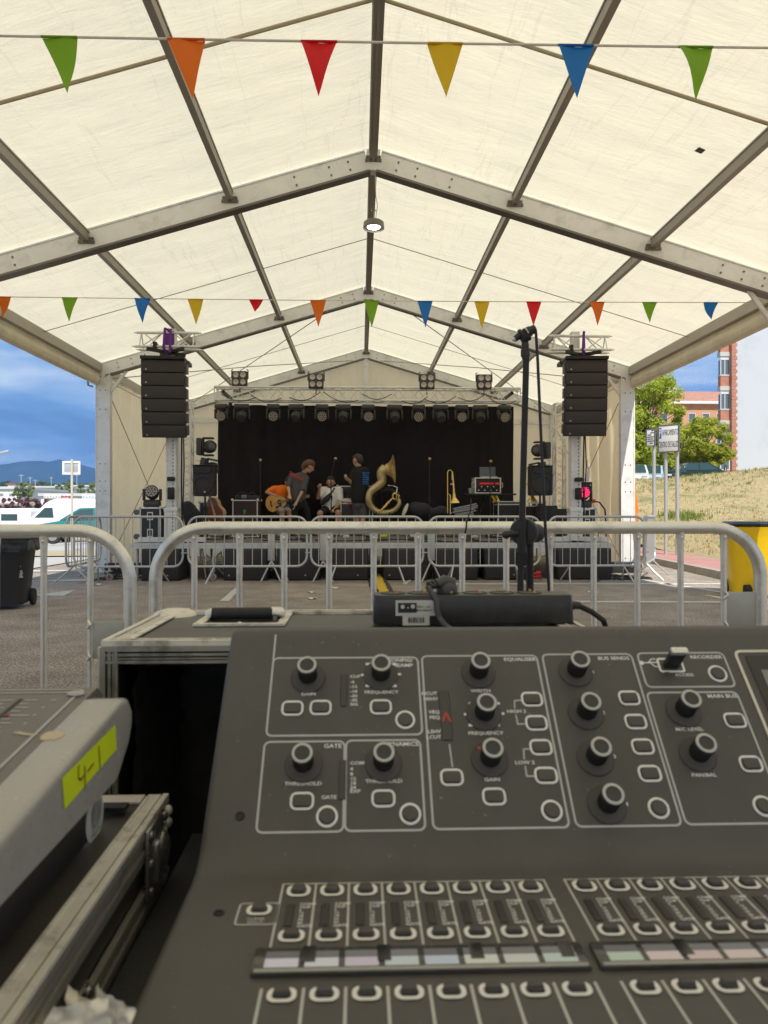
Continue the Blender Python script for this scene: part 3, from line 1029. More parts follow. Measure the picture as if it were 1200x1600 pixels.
# ------------------------------------------------------------------ moving heads: hung from the truss, origin at the clamp
HEADM = mat('fixture_black', (0.042, 0.040, 0.039), 0.42, 0, 0.2, 20)
LEDM = mat('led_lens_grey', (0.42, 0.36, 0.31), 0.25, 0, 0.2, 20)
LENSM = glass('dark_lens', (0.03, 0.03, 0.035), 0.06)
def make_head(kind):
    t = thing('moving_head', (0, 0, 0), 'x', 'stage light')
    m = MB().rbox((0, 0, -0.10), (0.33 if kind == 'spot' else 0.28, 0.22, 0.10), 0.02)
    m.build('base', HEADM, t)
    c = MB()
    for sx in (-0.09, 0.09):
        c.bb((sx - 0.015, -0.02, -0.06), (sx + 0.015, 0.02, -0.005))
        c.tube([(sx, 0.0 + 0.03 * math.cos(a * 0.9), 0.02 + 0.03 * math.sin(a * 0.9)) for a in range(0, 7)], 0.008, 5)
    c.build('clamp', ALUB, t)
    w = 0.165 if kind == 'spot' else 0.14
    y = MB().rbox((0, 0, -0.165), (w * 2, 0.13, 0.03), 0.01)
    for sx in (-1, 1):
        y.rbox((sx * w, 0, -0.265), (0.035, 0.14, 0.21), 0.015)
    y.build('yoke', HEADM, t)
    if kind == 'spot':
        M = MX((0, 0, -0.29), rx=-62)
        h = MB().lathe([(0.0, 0.17), (0.07, 0.17), (0.11, 0.13), (0.125, 0.05), (0.125, -0.06), (0.10, -0.12), (0.085, -0.2), (0.072, -0.2), (0.07, -0.185)], 16, M, cap=False)
        h.build('head', HEADM, t)
        MB().lathe([(0.0, -0.18), (0.04, -0.19), (0.07, -0.18)], 14, M, cap=False).build('lens', LENSM, t)
    else:
        M = MX((0, -0.02, -0.30), rx=-68)
        h = MB().lathe([(0.0, 0.15), (0.06, 0.14), (0.10, 0.09), (0.118, 0.0), (0.118, -0.07), (0.108, -0.078), (0.104, -0.06), (0, -0.06)], 16, M, cap=False)
        h.build('head', HEADM, t)
        q = MB()
        for rr, nn in ((0.0, 1), (0.045, 6), (0.085, 12)):
            for k in range(nn):
                a = 2 * math.pi * k / nn
                q.lathe([(0.0, -0.076), (0.019, -0.070), (0.019, -0.058)], 7, M @ MX((rr * math.cos(a), rr * math.sin(a), 0)), cap=False)
        q.build('led_lens', LEDM, t)
    return t
PX = [348, 379, 428, 464, 503, 537, 575, 616, 654, 687, 720, 749, 786]
NTH = ['first', 'second', 'third', 'fourth', 'fifth', 'sixth', 'seventh']
pro = {'wash': make_head('wash'), 'spot': make_head('spot')}
cnt = {'wash': 0, 'spot': 0}
for i, px in enumerate(PX):
    k = 'wash' if i % 2 == 0 else 'spot'
    p = at(px, 632, TY)
    p.z = tz - 0.1425 - 0.045
    o = pro[k] if cnt[k] == 0 else dup(pro[k])
    o.location = (p.x, TY - 0.10, p.z)
    nth = NTH[cnt[k]]
    o['label'] = ('round faced LED wash light under the truss, %s of seven from the left' % nth) if k == 'wash' else ('larger barrel spot light under the truss, %s of six from the left' % nth)
    o['group'] = 'moving heads hung under the truss'
    o.rotation_euler = (0, 0, R((-9, 5, 3, -6, 10, -4, 7, 2)[i % 8]))
    cnt[k] += 1

def side_head(px, py, Y, sd, label, tilt=0):
    """fixture clamped sideways to a lattice column, lens towards stage centre"""
    o = dup(pro['spot'], label=label)
    o['group'] = 'moving heads beside the stage'
    p = at(px, py, Y)
    o.location = p
    o.rotation_euler = (0, R(90 * sd + tilt), 0)
    return o
side_head(304, 698, 14.25, -1, 'black moving head jutting right, upper one on the left lattice column')
side_head(309, 727, 14.3, -1, 'black moving head behind the top of the left loudspeaker', 12)
side_head(863, 704, 14.4, 1, 'black moving head jutting left, upper one on the right lattice column')
side_head(857, 733, 14.45, 1, 'black moving head behind the top of the right loudspeaker', -12)

def floor_wash(px, pyb, Y, label, red=False, rz=0):
    o = dup(pro['wash'], label=label)
    o['group'] = 'LED wash lights on the flight cases'
    p = at(px, pyb, Y)
    o.location = (p.x, p.y, p.z + 0.0)
    o.rotation_euler = (R(180), 0, R(180 + rz))
    return o

# four-lamp blinders on the top chord
BLM = mat('blinder_lamp', (0.50, 0.44, 0.40), 0.25, 0.2, 0.1, 10)
bl0 = None
for i, (px, lab) in enumerate(((375, 'left end'), (494, 'second from left'), (667, 'third from left'), (756, 'right end'))):
    p = at(px, 603, TY - 0.1)
    z = tz + 0.1425 + 0.09
    if bl0 is None:
        bl0 = thing('blinder', (0, 0, 0), 'x', 'stage light', 'four-lamp blinders on the truss')
        MB().rbox((0, 0, 0.05), (0.335, 0.12, 0.335), 0.02).build('housing', HEADM, bl0)
        for a in (-0.078, 0.078):
            for b in (-0.078, 0.078):
                l = MB().lathe([(0.062, 0), (0.062, -0.02), (0.056, -0.022), (0.0, -0.004)], 14, MX((a, -0.055, 0.05 + b), rx=-90), cap=False)
                l.build('lamp', BLM, bl0)
        for P_ in ([(-0.18, 0, 0.05), (-0.18, 0, 0.24), (-0.15, 0, 0.26)], [(0.18, 0, 0.05), (0.18, 0, 0.24), (0.15, 0, 0.26)], [(0, 0, -0.12), (0, 0, -0.24)]):
            MB().tube(P_, 0.012, 5).build('bracket', HEADM, bl0)
        o = bl0
    else:
        o = dup(bl0)
    o.location = (p.x, TY - 0.12, z)
    if i == 0:
        o.location.z = z + 0.04
    o['label'] = 'square four-lamp blinder on top of the truss, %s' % lab

# ------------------------------------------------------------------ line arrays on lifting towers
GRILLE = mat('speaker_grille', (0.040, 0.034, 0.031), 0.55, 0.2, 0.15, 120, 0.5, 500)
CABM = mat('speaker_cabinet', (0.022, 0.021, 0.021), 0.5, 0, 0.15, 60, 0.15, 300)
LOGOM = mat('silver_badge', (0.5, 0.5, 0.5), 0.3, 0.6)
PURPLE = mat('purple_sling', (0.13, 0.03, 0.24), 0.7, 0, 0.15, 30)
def line_array(px, sd, where):
    Y = 11.9
    c = at(px, 562, Y)
    root = thing('line_array', (c.x, Y, 2.2), 'black line array of six loudspeaker cabinets hanging ' + where, 'loudspeaker', 'hanging line arrays')
    M0 = MX((c.x, Y, c.z), rz=-sd * 3)
    m = MB().rbox((0, 0.20, 0.03), (0.70, 0.50, 0.055), 0.008, M0)
    m.bb((-0.36, 0.35, 0.0), (0.36, 0.62, 0.06), M0)
    m.build('flying_frame', BLACKM, root)
    ang, z, y = 0.0, 0.0, 0.0
    w = 0.345
    for k in range(6):
        ang += (0, 1.0, 1.6, 2.2, 3.2, 4.0)[k]
        M = M0 @ MX((0, y, z), rx=ang)
        h = 0.206
        poly = [(-w, 0.02), (w, 0.02), (w, 0.14), (w * 0.80, 0.44), (-w * 0.80, 0.44), (-w, 0.14)]
        cab = MB().prism(poly, -h, 0, M).build('cabinet', CABM, root, smooth=False)
        MB().rbox((0, 0.006, -h / 2), (2 * w - 0.004, 0.035, h - 0.008), 0.012, M).build('grille', GRILLE, cab)
        for s in (-1, 1):
            MB().bb((s * (w + 0.001) - 0.004, 0.045, -h * 0.82), (s * (w + 0.001) + 0.004, 0.12, -h * 0.18), M).build('side_slot', BLACKINK, cab, smooth=False)
            MB().bb((s * (w - 0.03) - 0.02, 0.13, -h * 0.88), (s * (w - 0.03) + 0.045, 0.3, -h * 0.12), M).build('side_plate', mat('side_plate_grey', (0.10, 0.095, 0.09), 0.5), cab, smooth=False)
        bx = -0.26 if sd < 0 else -0.26
        MB().prism([(-0.016, -0.012), (0.016, -0.012), (0, 0.016)], 0, 0.004, M @ MX((bx, -0.013, -h * 0.76), rx=90)).build('badge', LOGOM, cab, smooth=False)
        y += h * math.sin(R(ang)) * 1.0 + 0.0
        z -= h * math.cos(R(ang)) + 0.005
    return root, M0

def tower(px, sd, where):
    Y = 12.35
    c = at(px, 700, Y)
    x = c.x
    t = thing('lifting_tower', (x, Y, SZ), 'telescopic aluminium lifting tower with a short truss on top, holding the ' + where + ' line array', 'lifting tower', 'telescopic lifting towers')
    zt = 4.18
    for (hw, z0, z1, nm) in ((0.105, SZ + 0.03, 1.15, 'lower_mast'), (0.085, 1.15, 2.5, 'middle_mast'), (0.065, 2.5, zt, 'upper_mast')):
        m = MB().bb((x - hw, Y - hw, z0), (x + hw, Y + hw, z1))
        for i in (-1, 1):
            m.bb((x + i * hw * 0.82 - 0.012, Y - hw - 0.012, z0), (x + i * hw * 0.82 + 0.012, Y - hw - 0.001, z1))
        m.bb((x - 0.008, Y - hw - 0.006, z0), (x + 0.008, Y - hw - 0.001, z1))
        o = m.build(nm, ALU, t, smooth=False)
        if nm != 'upper_mast':
            h = MB()
            zz = z0 + 0.05
            while zz < z1 - 0.03:
                h.bb((x + 0.03, Y - hw - 0.004, zz), (x + 0.042, Y - hw - 0.0005, zz + 0.03)); zz += 0.06
            h.build('locking_slot', BLACKINK, o, smooth=False)
    MB().rbox((x, Y, 1.15), (0.225, 0.225, 0.07), 0.008).build('lower_collar', ALUB, t)
    MB().rbox((x + 0.02, Y - 0.15, 1.42), (0.10, 0.10, 0.20), 0.015).build('winch', BLACKM, t)
    MB().rbox((x + 0.02, Y - 0.15, 1.66), (0.12, 0.09, 0.07), 0.015).build('mast_lock', BLACKM, t)
    MB().bb((x - 0.55, Y - 0.04, SZ + 0.01), (x + 0.55, Y + 0.04, SZ + 0.09)).bb((x - 0.04, Y + 0.05, SZ + 0.01), (x + 0.04, Y + 0.55, SZ + 0.09)).build('outrigger', ALU, t, smooth=False)
    yt = Y - 0.28
    m = MB()
    L_ = 0.50
    z0, z1 = 3.80, 4.05
    for yy, zz in ((yt - 0.11, z0), (yt + 0.13, z0), (yt, z1)):
        m.tube([(x - L_, yy, zz), (x + L_, yy, zz)], 0.024, 8)
        for s in (-1, 1):
            m.tube([(x + s * L_, yy, zz), (x + s * (L_ + 0.05), yy, zz)], [0.014, 0.010], 6)
    for yy in (yt - 0.11, yt + 0.13):
        m.tube([(x - L_ * 0.86, yt, z1), (x - L_ * 0.86, yy, z0)], 0.010, 5)
        m.tube([(x + L_ * 0.86, yt, z1), (x + L_ * 0.86, yy, z0)], 0.010, 5)
        for s in (-1, 1):
            m.tube([(x + s * L_ * 0.8, yt, z1), (x + s * L_ * 0.18, yy, z0)], 0.010, 5)
            m.tube([(x + s * L_ * 0.8, yy, z0), (x + s * L_ * 0.18, yt, z1)], 0.010, 5)
    m.build('top_truss', ALUB, t)
    m = MB()
    sx = x + 0.02 if sd < 0 else x + 0.06
    m.tube([(sx - 0.03, yt - 0.14, z1 + 0.035), (sx - 0.05, yt - 0.15, z0 - 0.02), (sx, yt - 0.06, z0 - 0.16), (sx + 0.03, yt + 0.04, z0 - 0.02), (sx + 0.02, yt + 0.03, z1 + 0.03), (sx - 0.03, yt - 0.14, z1 + 0.035)], 0.022, 6)
    if sd < 0:
        m.tube([(sx + 0.06, yt - 0.13, z1 + 0.03), (sx + 0.05, yt - 0.15, z0 - 0.1)], 0.022, 6)
        m.bb((sx - 0.06, yt - 0.02, z0 + 0.03), (sx + 0.08, yt + 0.02, z1 + 0.02))
    m.build('sling', PURPLE, t)
    m = MB().bar((x - 0.28, yt - 0.22, z0 - 0.06), (x + 0.26, yt + 0.1, z0 - 0.10), 0.06, 0.05).bar((x - 0.15, yt + 0.14, z0 - 0.08), (x + 0.3, yt - 0.2, z0 - 0.05), 0.05, 0.05).bb((x - 0.2, yt - 0.16, z0 - 0.03), (x - 0.15, yt - 0.06, z0 + 0.07))
    m.build('clamp_arm', BLACKM, t, smooth=False)
    m = MB()
    m.tube([(x, yt, z0 - 0.05), (x + 0.01, yt + 0.05, 3.7), (x, Y - 0.32, 3.64)], 0.014, 6)
    m.build('lifting_shackle', GALVF, t)
    m = MB()
    m.tube([(x + 0.03, yt, 3.66), (x + 0.08, yt, 3.78), (x + 0.13, yt + 0.02, 3.70), (x + 0.15, Y - 0.02, 3.5), (x + 0.16, Y, 2.4), (x + 0.15, Y + 0.02, 1.6), (x + 0.17, Y, 0.9), (x + 0.12, Y + 0.15, SZ + 0.02)], 0.013, 6)
    m.tube([(x + 0.18, Y + 0.02, 2.6), (x + 0.2, Y, 1.9), (x + 0.17, Y + 0.05, 1.2), (x + 0.25, Y + 0.1, SZ + 0.02)], 0.010, 6)
    m.build('speaker_cable', BLACKR, t)
    return t
line_array(254, -1, 'at the left of the stage')
line_array(917, 1, 'at the right of the stage')
tower(269, -1, 'left')
tower(898, 1, 'right')

# ------------------------------------------------------------------ subwoofers along the stage front
SUBS = [(219, 281, 12.55), (348, 418, 12.5), (432, 499, 12.5), (519, 576, 12.5), (599, 669, 12.5), (679, 747, 12.5), (757, 826, 12.5), (871, 957, 12.4)]
SL = ['far left one', 'second from the left', 'third from the left', 'fourth, left of the cable ramp', 'fifth, right of the cable ramp', 'sixth from the left', 'seventh, behind the tall microphone stand', 'far right one']
for i, (a, b, yb) in enumerate(SUBS):
    Y = 11.85
    x0, x1 = at(a, 850, Y).x, at(b, 850, Y).x
    t = thing('subwoofer', ((x0 + x1) / 2, Y, 0), 'black subwoofer on the asphalt under the stage edge, ' + SL[i], 'subwoofer', 'subwoofers along the stage front')
    h = 0.515
    MB().rbox(((x0 + x1) / 2, (Y + 0.05 + yb) / 2, h / 2), (x1 - x0, yb - Y - 0.05, h), 0.012).build('cabinet', BLACKW, t)
    MB().rbox(((x0 + x1) / 2, Y + 0.022, h / 2), (x1 - x0 - 0.03, 0.05, h - 0.03), 0.014).build('grille', GRILLE, t)
    MB().prism([(-0.016, -0.012), (0.016, -0.012), (0, 0.016)], 0, 0.004, MX((x0 + 0.1 if i in (1, 7, 4) else (x0 + x1) / 2 + 0.12, Y - 0.004, 0.09), rx=90)).build('badge', LOGOM, t, smooth=False)
    for x in (x0, x1):
        for zz in (0.14, 0.36):
            MB().rbox((x, Y + 0.32, zz), (0.012, 0.15, 0.08), 0.005).build('side_handle', BLACKINK, t)

# ------------------------------------------------------------------ loudspeakers on poles
def pole_speaker(x0, y0, x1, y1, Y, where):
    a, b = at(x0, y0, Y), at(x1, y1, Y)
    cx, w, h, z0 = (a.x + b.x) / 2, b.x - a.x, a.z - b.z, b.z
    t = thing('loudspeaker', (cx, Y, z0), 'black moulded loudspeaker with horn and round woofer raised on a pole ' + where, 'loudspeaker', 'pole-mounted loudspeakers')
    poly = [(-w * .46, 0.0), (-w * .5, h * .08), (-w * .5, h), (w * .5, h), (w * .5, h * .08), (w * .46, 0.0)]
    M = MX((cx, Y, z0), rx=90)
    m = MB().prism(poly, -0.30, 0, M)
    m.build('cabinet', CABM, t, smooth=False)
    m = MB().lathe([(w * .47, 0), (w * .45, 0.02), (w * .40, 0.022), (w * .385, 0.006), (0.06, 0.004), (0.0, 0.006)], 26, MX((cx, Y - 0.002, z0 + h * .36), rx=90), cap=False)
    m.build('woofer_grille', GRILLE, t)
    m = MB()
    hz = z0 + h * .83
    m.add([(cx - w * .44, Y - 0.025, z0 + h * .97), (cx + w * .44, Y - 0.025, z0 + h * .97), (cx + w * .40, Y - 0.02, z0 + h * .73), (cx - w * .40, Y - 0.02, z0 + h * .73),
           (cx - 0.04, Y + 0.08, hz + 0.03), (cx + 0.04, Y + 0.08, hz + 0.03), (cx + 0.04, Y + 0.08, hz - 0.03), (cx - 0.04, Y + 0.08, hz - 0.03)],
          [(0, 1, 5, 4), (1, 2, 6, 5), (2, 3, 7, 6), (3, 0, 4, 7), (4, 5, 6, 7)])
    m.rbox((cx, Y - 0.012, z0 + h * .985), (w * .98, 0.03, h * .03), 0.005)
    m.build('horn', mat('horn_black', (0.012, 0.012, 0.012), 0.35), t, ang=20)
    MB().lathe([(0, 0.004), (0.018, 0.004), (0.02, 0)], 10, MX((cx + 0.03, Y - 0.024, z0 + h * .13), rx=90), cap=False).build('badge', LOGOM, t)
    s = thing('speaker_stand', (cx, Y + 0.15, SZ), 'black tripod pole under the moulded loudspeaker ' + where, 'speaker stand', 'loudspeaker poles')
    MB().cyl((cx, Y + 0.15, SZ + 0.1), (cx, Y + 0.15, z0 - 0.004), 0.019, 8).build('pole', BLACKM, s)
    MB().cyl((cx, Y + 0.15, SZ + 0.5), (cx, Y + 0.15, SZ + 0.62), 0.03, 8).build('collar', BLACKM, s)
    for k in range(3):
        an = 0.5 + k * 2.094
        MB().tube([(cx, Y + 0.15, SZ + 0.55), (cx + 0.42 * math.cos(an), Y + 0.15 + 0.42 * math.sin(an), SZ + 0.015)], 0.012, 6).build('leg', BLACKM, s)
pole_speaker(301.5, 726, 334, 775, 13.5, 'left of the stage')
pole_speaker(830, 727, 863.5, 774, 13.6, 'right of the stage')
# ------------------------------------------------------------------ people
SKIN = mat('skin', (0.56, 0.32, 0.22), 0.55, 0, 0.08, 8)
SKIN2 = mat('tanned_skin', (0.46, 0.25, 0.165), 0.55, 0, 0.08, 8)
def blob(name, parts, mt, parent, vox=0.011, sm=6):
    """parts: chains of (point, radius); grown into one closed skin"""
    m = MB()
    for ch in parts:
        if len(ch) == 1:
            m.ball(ch[0][0], ch[0][1], None, 12, 9)
            continue
        pts = [V(c[0]) for c in ch]
        rs = [c[1] for c in ch]
        P, Q = [], []
        for i in range(len(pts) - 1):
            for k in range(4):
                t = k / 4
                P.append(pts[i].lerp(pts[i + 1], t)); Q.append(rs[i] + (rs[i + 1] - rs[i]) * t)
        P.append(pts[-1]); Q.append(rs[-1])
        m.tube(P, Q, 12)
        for p, r in zip(pts, rs):
            m.ball(p, r, None, 12, 8)
    ob = m.build(name, mt, parent)
    md = ob.modifiers.new('r', 'REMESH')
    md.mode = 'VOXEL'
    md.voxel_size = vox
    md2 = ob.modifiers.new('s', 'SMOOTH')
    md2.iterations = sm
    md2.factor = 0.5
    dg = bpy.context.evaluated_depsgraph_get()
    me = bpy.data.meshes.new_from_object(ob.evaluated_get(dg))
    ob.modifiers.clear()
    old = ob.data
    ob.data = me
    bpy.data.meshes.remove(old)
    me.shade_smooth()
    return ob

def hand(elbow, wrist, curl=0.6, spread=1.0):
    """palm and five separate fingers following the forearm"""
    e, w = V(elbow), V(wrist)
    d = (w - e).normalized()
    x, y, _ = frame(d)
    out = [[(w, 0.026), (w + d * 0.045, 0.034), (w + d * 0.085, 0.036)]]
    for k, (o, ln) in enumerate(((-0.030, 0.062), (-0.010, 0.075), (0.011, 0.070), (0.031, 0.055))):
        a = w + d * 0.09 + x * o * spread
        b = a + d * ln * 0.5 + y * ln * 0.25 * curl
        c = b + d * ln * 0.35 * (1 - curl) + y * ln * 0.5 * curl
        out.append([(a, 0.011), (b, 0.010), (c, 0.008)])
    a = w + d * 0.035 - x * 0.03
    out.append([(a, 0.013), (a + d * 0.03 - x * 0.022, 0.011), (a + d * 0.06 - x * 0.022 + y * 0.012, 0.009)])
    return out

def head_parts(c, fwd, s=1.0):
    """skull, jaw, nose, ears, brow; fwd is where the face looks"""
    c, f = V(c), V(fwd).normalized()
    r = V((0, 0, 1)).cross(f).normalized()
    u = f.cross(r)
    P = lambda a, b, d: c + (r * a + f * b + u * d) * s
    return [[(P(0, -0.012, 0.025), 0.098 * s)], [(P(0, 0.03, 0.0), 0.080 * s)], [(P(0, 0.035, -0.07), 0.052 * s)], [(P(0, 0.06, -0.095), 0.030 * s)],
            [(P(0, 0.105, 0.012), 0.012 * s), (P(0, 0.125, -0.028), 0.017 * s)], [(P(-0.09, -0.01, -0.01), 0.024 * s)], [(P(0.09, -0.01, -0.01), 0.024 * s)],
            [(P(-0.035, 0.088, 0.03), 0.016 * s), (P(0.035, 0.088, 0.03), 0.016 * s)], [(P(-0.022, 0.095, -0.062), 0.012 * s), (P(0.022, 0.095, -0.062), 0.012 * s)]], P

def eyes(P, s, parent):
    m = MB()
    for a in (-0.034, 0.034):
        m.ball(P(a, 0.093, 0.008), 0.010 * s, None, 8, 6)
    m.build('eye', mat('eye_dark', (0.05, 0.035, 0.03), 0.2), parent)

PY = 16.2
def q4(x, y, Y=PY):
    return at(400 + x / 5, 700 + y / 5, Y)

# person 1: dark grey shirt, back to the camera, leaning to the right
c = q4(345, 600)
p1 = thing('person', (c.x, PY, SZ), 'standing person with tied brown hair, dark grey t-shirt and black trousers, leaning over', 'person')
hd = q4(415, 145, PY - 0.06)
hp, P = head_parts(hd, (0.80, 0.35, -0.45), 1.02)
neck, chest, hip = q4(372, 195), q4(335, 250), q4(318, 400)
sl, sr = q4(283, 225, PY - 0.02), q4(388, 240, PY - 0.04)
el, er = q4(252, 300, PY - 0.10), q4(366, 330, PY - 0.14)
wl, wr = q4(262, 365, PY - 0.25), q4(322, 415, PY - 0.22)
kl, kr = q4(300, 505, PY - 0.03), q4(392, 480, PY + 0.05)
fl, fr = V((kl.x - 0.02, PY, SZ + 0.05)), V((kr.x + 0.08, PY + 0.12, SZ + 0.05))
body = hp + [[(hd - V((0.03, 0, 0.06)), 0.055), (neck, 0.058), (chest, 0.13)], [(chest, 0.15), (hip, 0.14)],
             [(sl, 0.055), (el, 0.042), (wl, 0.028)], [(sr, 0.055), (er, 0.043), (wr, 0.028)],
             [(hip - V((0.07, 0, 0)), 0.10), (kl, 0.06), (fl, 0.042)], [(hip + V((0.09, 0, 0)), 0.10), (kr, 0.06), (fr, 0.042)]] + hand(el, wl) + hand(er, wr, 0.8)
blob('body', body, SKIN, p1)
TG = mat('charcoal_cotton', (0.085, 0.082, 0.080), 0.9, 0, 0.2, 14, 0.2, 40)
blob('t_shirt', [[(neck - V((0, 0, 0.02)), 0.075), (chest, 0.165), (hip + V((0, 0, 0.06)), 0.165), (hip - V((-0.02, 0, 0.02)), 0.155)], [(sl, 0.085), (sr, 0.085)], [(sl, 0.078), (sl.lerp(el, 0.85), 0.07)], [(sr, 0.08), (sr.lerp(er, 0.9), 0.075)], [(sl, 0.07), (hip - V((0.06, 0, 0)), 0.13)], [(sr, 0.07), (hip + V((0.06, 0, 0)), 0.13)]], TG, p1)
TB = mat('black_cotton', (0.012, 0.012, 0.013), 0.9, 0, 0.25, 14, 0.2, 40)
blob('trousers', [[(hip, 0.15), (hip - V((-0.02, 0, 0.1)), 0.15)], [(hip - V((0.07, 0, 0.04)), 0.115), (kl, 0.082), (fl + V((0, 0, 0.06)), 0.062)], [(hip + V((0.09, 0, -0.04)), 0.115), (kr, 0.085), (fr + V((0, 0, 0.06)), 0.065)]], TB, p1)
HB = mat('brown_hair', (0.12, 0.055, 0.025), 0.6, 0, 0.3, 40, 0.3, 80)
blob('hair', [[(P(0, -0.03, 0.045), 0.112)], [(P(0, 0.01, 0.07), 0.098)], [(P(0, -0.10, 0.0), 0.07)], [(P(0, -0.13, -0.05), 0.045), (P(0, -0.10, -0.11), 0.035)]], HB, p1)
eyes(P, 1.0, p1)
blob('shoe', [[(fl, 0.05), (fl + V((-0.02, -0.14, -0.012)), 0.038)]], BLACKR, p1)
blob('shoe', [[(fr, 0.05), (fr + V((0.10, -0.10, -0.012)), 0.038)]], BLACKR, p1)
# red lettering slanting across the shoulders
sc = q4(313, 220, PY - 0.205)
REDP = mat('red_shirt_print', (0.55, 0.03, 0.03), 0.8)
MB().text('Slipknot', 0.105, AX(sc, V((0.88, -0.02, -0.47)).normalized(), V((0.47, 0.0, 0.88)).normalized(), V((0, -1, 0)))).build('shirt_print', REDP, p1)
m = MB().tube([q4(306, 452, PY - 0.27), q4(288, 482, PY - 0.30)], 0.008, 6)
tag(m.build('drumstick', mat('dull_metal', (0.4, 0.4, 0.4), 0.4, 0.6)), 'thin grey stick held low in the right hand of the person leaning over', 'stick')

# person 2: orange shirt, playing guitar
c = q4(200, 480)
Y2 = PY + 0.35
p2 = thing('person', (c.x, Y2, SZ), 'seated guitarist in orange t-shirt and denim shorts, head hidden behind the leaning person', 'person')
s2 = lambda x, y, d=0: q4(x, y, Y2 + d)
hd = s2(262, 268, -0.03)
hp, P = head_parts(hd, (0.25, -0.8, -0.5))
neck, chest, hip = s2(240, 300, 0.02), s2(205, 345, 0.03), s2(205, 470, 0.06)
sl, sr = s2(140, 322, 0), s2(262, 322, 0)
el, er = s2(85, 345, -0.08), s2(300, 400, -0.1)
wl, wr = s2(168, 380, -0.22), s2(292, 410, -0.25)
kl, kr = s2(205, 490, -0.42), s2(262, 492, -0.40)
fl, fr = V((kl.x - 0.02, Y2 - 0.36, SZ + 0.05)), V((kr.x + 0.05, Y2 - 0.34, SZ + 0.05))
blob('body', hp + [[(hd - V((0, 0, 0.06)), 0.055), (neck, 0.058), (chest, 0.13)], [(chest, 0.15), (hip, 0.14)], [(sl, 0.055), (el, 0.045), (wl, 0.028)], [(sr, 0.055), (er, 0.043), (wr, 0.028)],
                   [(hip - V((0.08, 0, 0)), 0.10), (kl, 0.064), (fl, 0.042)], [(hip + V((0.08, 0, 0)), 0.10), (kr, 0.064), (fr, 0.042)]] + hand(el, wl) + hand(er, wr), SKIN2, p2)
ORANGE = mat('orange_cotton', (0.90, 0.19, 0.012), 0.9, 0, 0.12, 14, 0.2, 40)
blob('t_shirt', [[(neck - V((0, 0, 0.02)), 0.075), (chest, 0.17), (hip + V((0, 0, 0.04)), 0.165)], [(sl, 0.085), (sr, 0.085)], [(sl, 0.08), (sl.lerp(el, 0.6), 0.07)], [(sr, 0.08), (sr.lerp(er, 0.6), 0.07)], [(sl, 0.07), (hip - V((0.05, 0, -0.05)), 0.13)]], ORANGE, p2)
DEN = mat('pale_denim', (0.22, 0.27, 0.34), 0.9, 0, 0.2, 20, 0.2, 60)
blob('shorts', [[(hip, 0.155), (hip - V((0, 0, 0.04)), 0.155)], [(hip - V((0.08, 0, 0)), 0.115), (hip.lerp(kl, 0.82) - V((0.02, 0, 0)), 0.085)], [(hip + V((0.08, 0, 0)), 0.115), (hip.lerp(kr, 0.82), 0.085)]], DEN, p2)
blob('hair', [[(P(0, -0.03, 0.04), 0.108)], [(P(0, -0.0, 0.07), 0.09)]], mat('dark_hair', (0.03, 0.022, 0.018), 0.6, 0, 0.3, 40, 0.3, 80), p2)
eyes(P, 1.0, p2)
for f in (fl, fr):
    blob('shoe', [[(f, 0.05), (f + V((0.0, -0.16, -0.012)), 0.038)]], BLACKR, p2)
def seat(x, Y, z, label):
    t = thing('stool', (x, Y, SZ), label, 'stool')
    MB().rbox((x, Y, z - 0.03), (0.36, 0.36, 0.06), 0.02).build('seat', BLACKP, t)
    for i in (-1, 1):
        for j in (-1, 1):
            MB().tube([(x + i * 0.13, Y + j * 0.13, z - 0.05), (x + i * 0.17, Y + j * 0.17, SZ)], 0.012, 6).build('leg', BLACKM, t)
seat(hip.x, hip.y + 0.02, hip.z - 0.14, 'low black stool under the guitarist in orange')

# the guitar on the lap
def guitar(root, M, topm, sidem, hole=True):
    ol = []
    for k in range(40):
        a = 2 * math.pi * k / 40
        x = math.cos(a) * 0.245
        wv = 0.195 - 0.045 * (x / 0.245) - 0.055 * math.exp(-((x - 0.04) / 0.09) ** 2)
        ol.append((x, math.sin(a) ** 1 * wv * (1 if abs(math.sin(a)) > 0 else 1)))
    MB().prism(ol, -0.10, 0.0, M).build('body', sidem, root)
    MB().prism([(x * 0.975, y * 0.97) for x, y in ol], 0.0005, 0.004, M).build('soundboard', topm, root)
    if hole:
        MB().lathe([(0, 0.006), (0.05, 0.006), (0.056, 0.0045)], 20, M @ MX((0.075, 0, 0)), cap=False).build('sound_hole', mat('hole_dark', (0.015, 0.01, 0.008), 0.6), root)
        MB().prism([(0.11, -0.05), (0.06, -0.06), (-0.02, -0.085), (-0.04, -0.12), (0.03, -0.14), (0.10, -0.10)], 0.0045, 0.006, M).build('pickguard', mat('pickguard_brown', (0.06, 0.02, 0.012), 0.25), root)
        MB().bb((-0.13, -0.07, 0.004), (-0.10, 0.07, 0.014), M).build('bridge', mat('rosewood', (0.05, 0.022, 0.014), 0.5), root, smooth=False)
    MB().bb((0.14, -0.024, -0.012), (0.58, 0.024, 0.012), M).build('neck', mat('rosewood', (0.05, 0.022, 0.014), 0.5), root, smooth=False)
    MB().bb((0.58, -0.034, -0.02), (0.76, 0.034, 0.0), M).build('headstock', sidem, root, smooth=False)
    s = MB()
    for k in range(6):
        s.tube([M @ V((-0.11, -0.02 + 0.008 * k, 0.015)), M @ V((0.60, -0.018 + 0.0072 * k, 0.014))], 0.0012, 4)
    s.build('string', ALUB, root)
gc = s2(158, 428, -0.30)
gt = thing('guitar', (gc.x, gc.y, gc.z), 'honey coloured acoustic guitar played by the guitarist in orange', 'guitar')
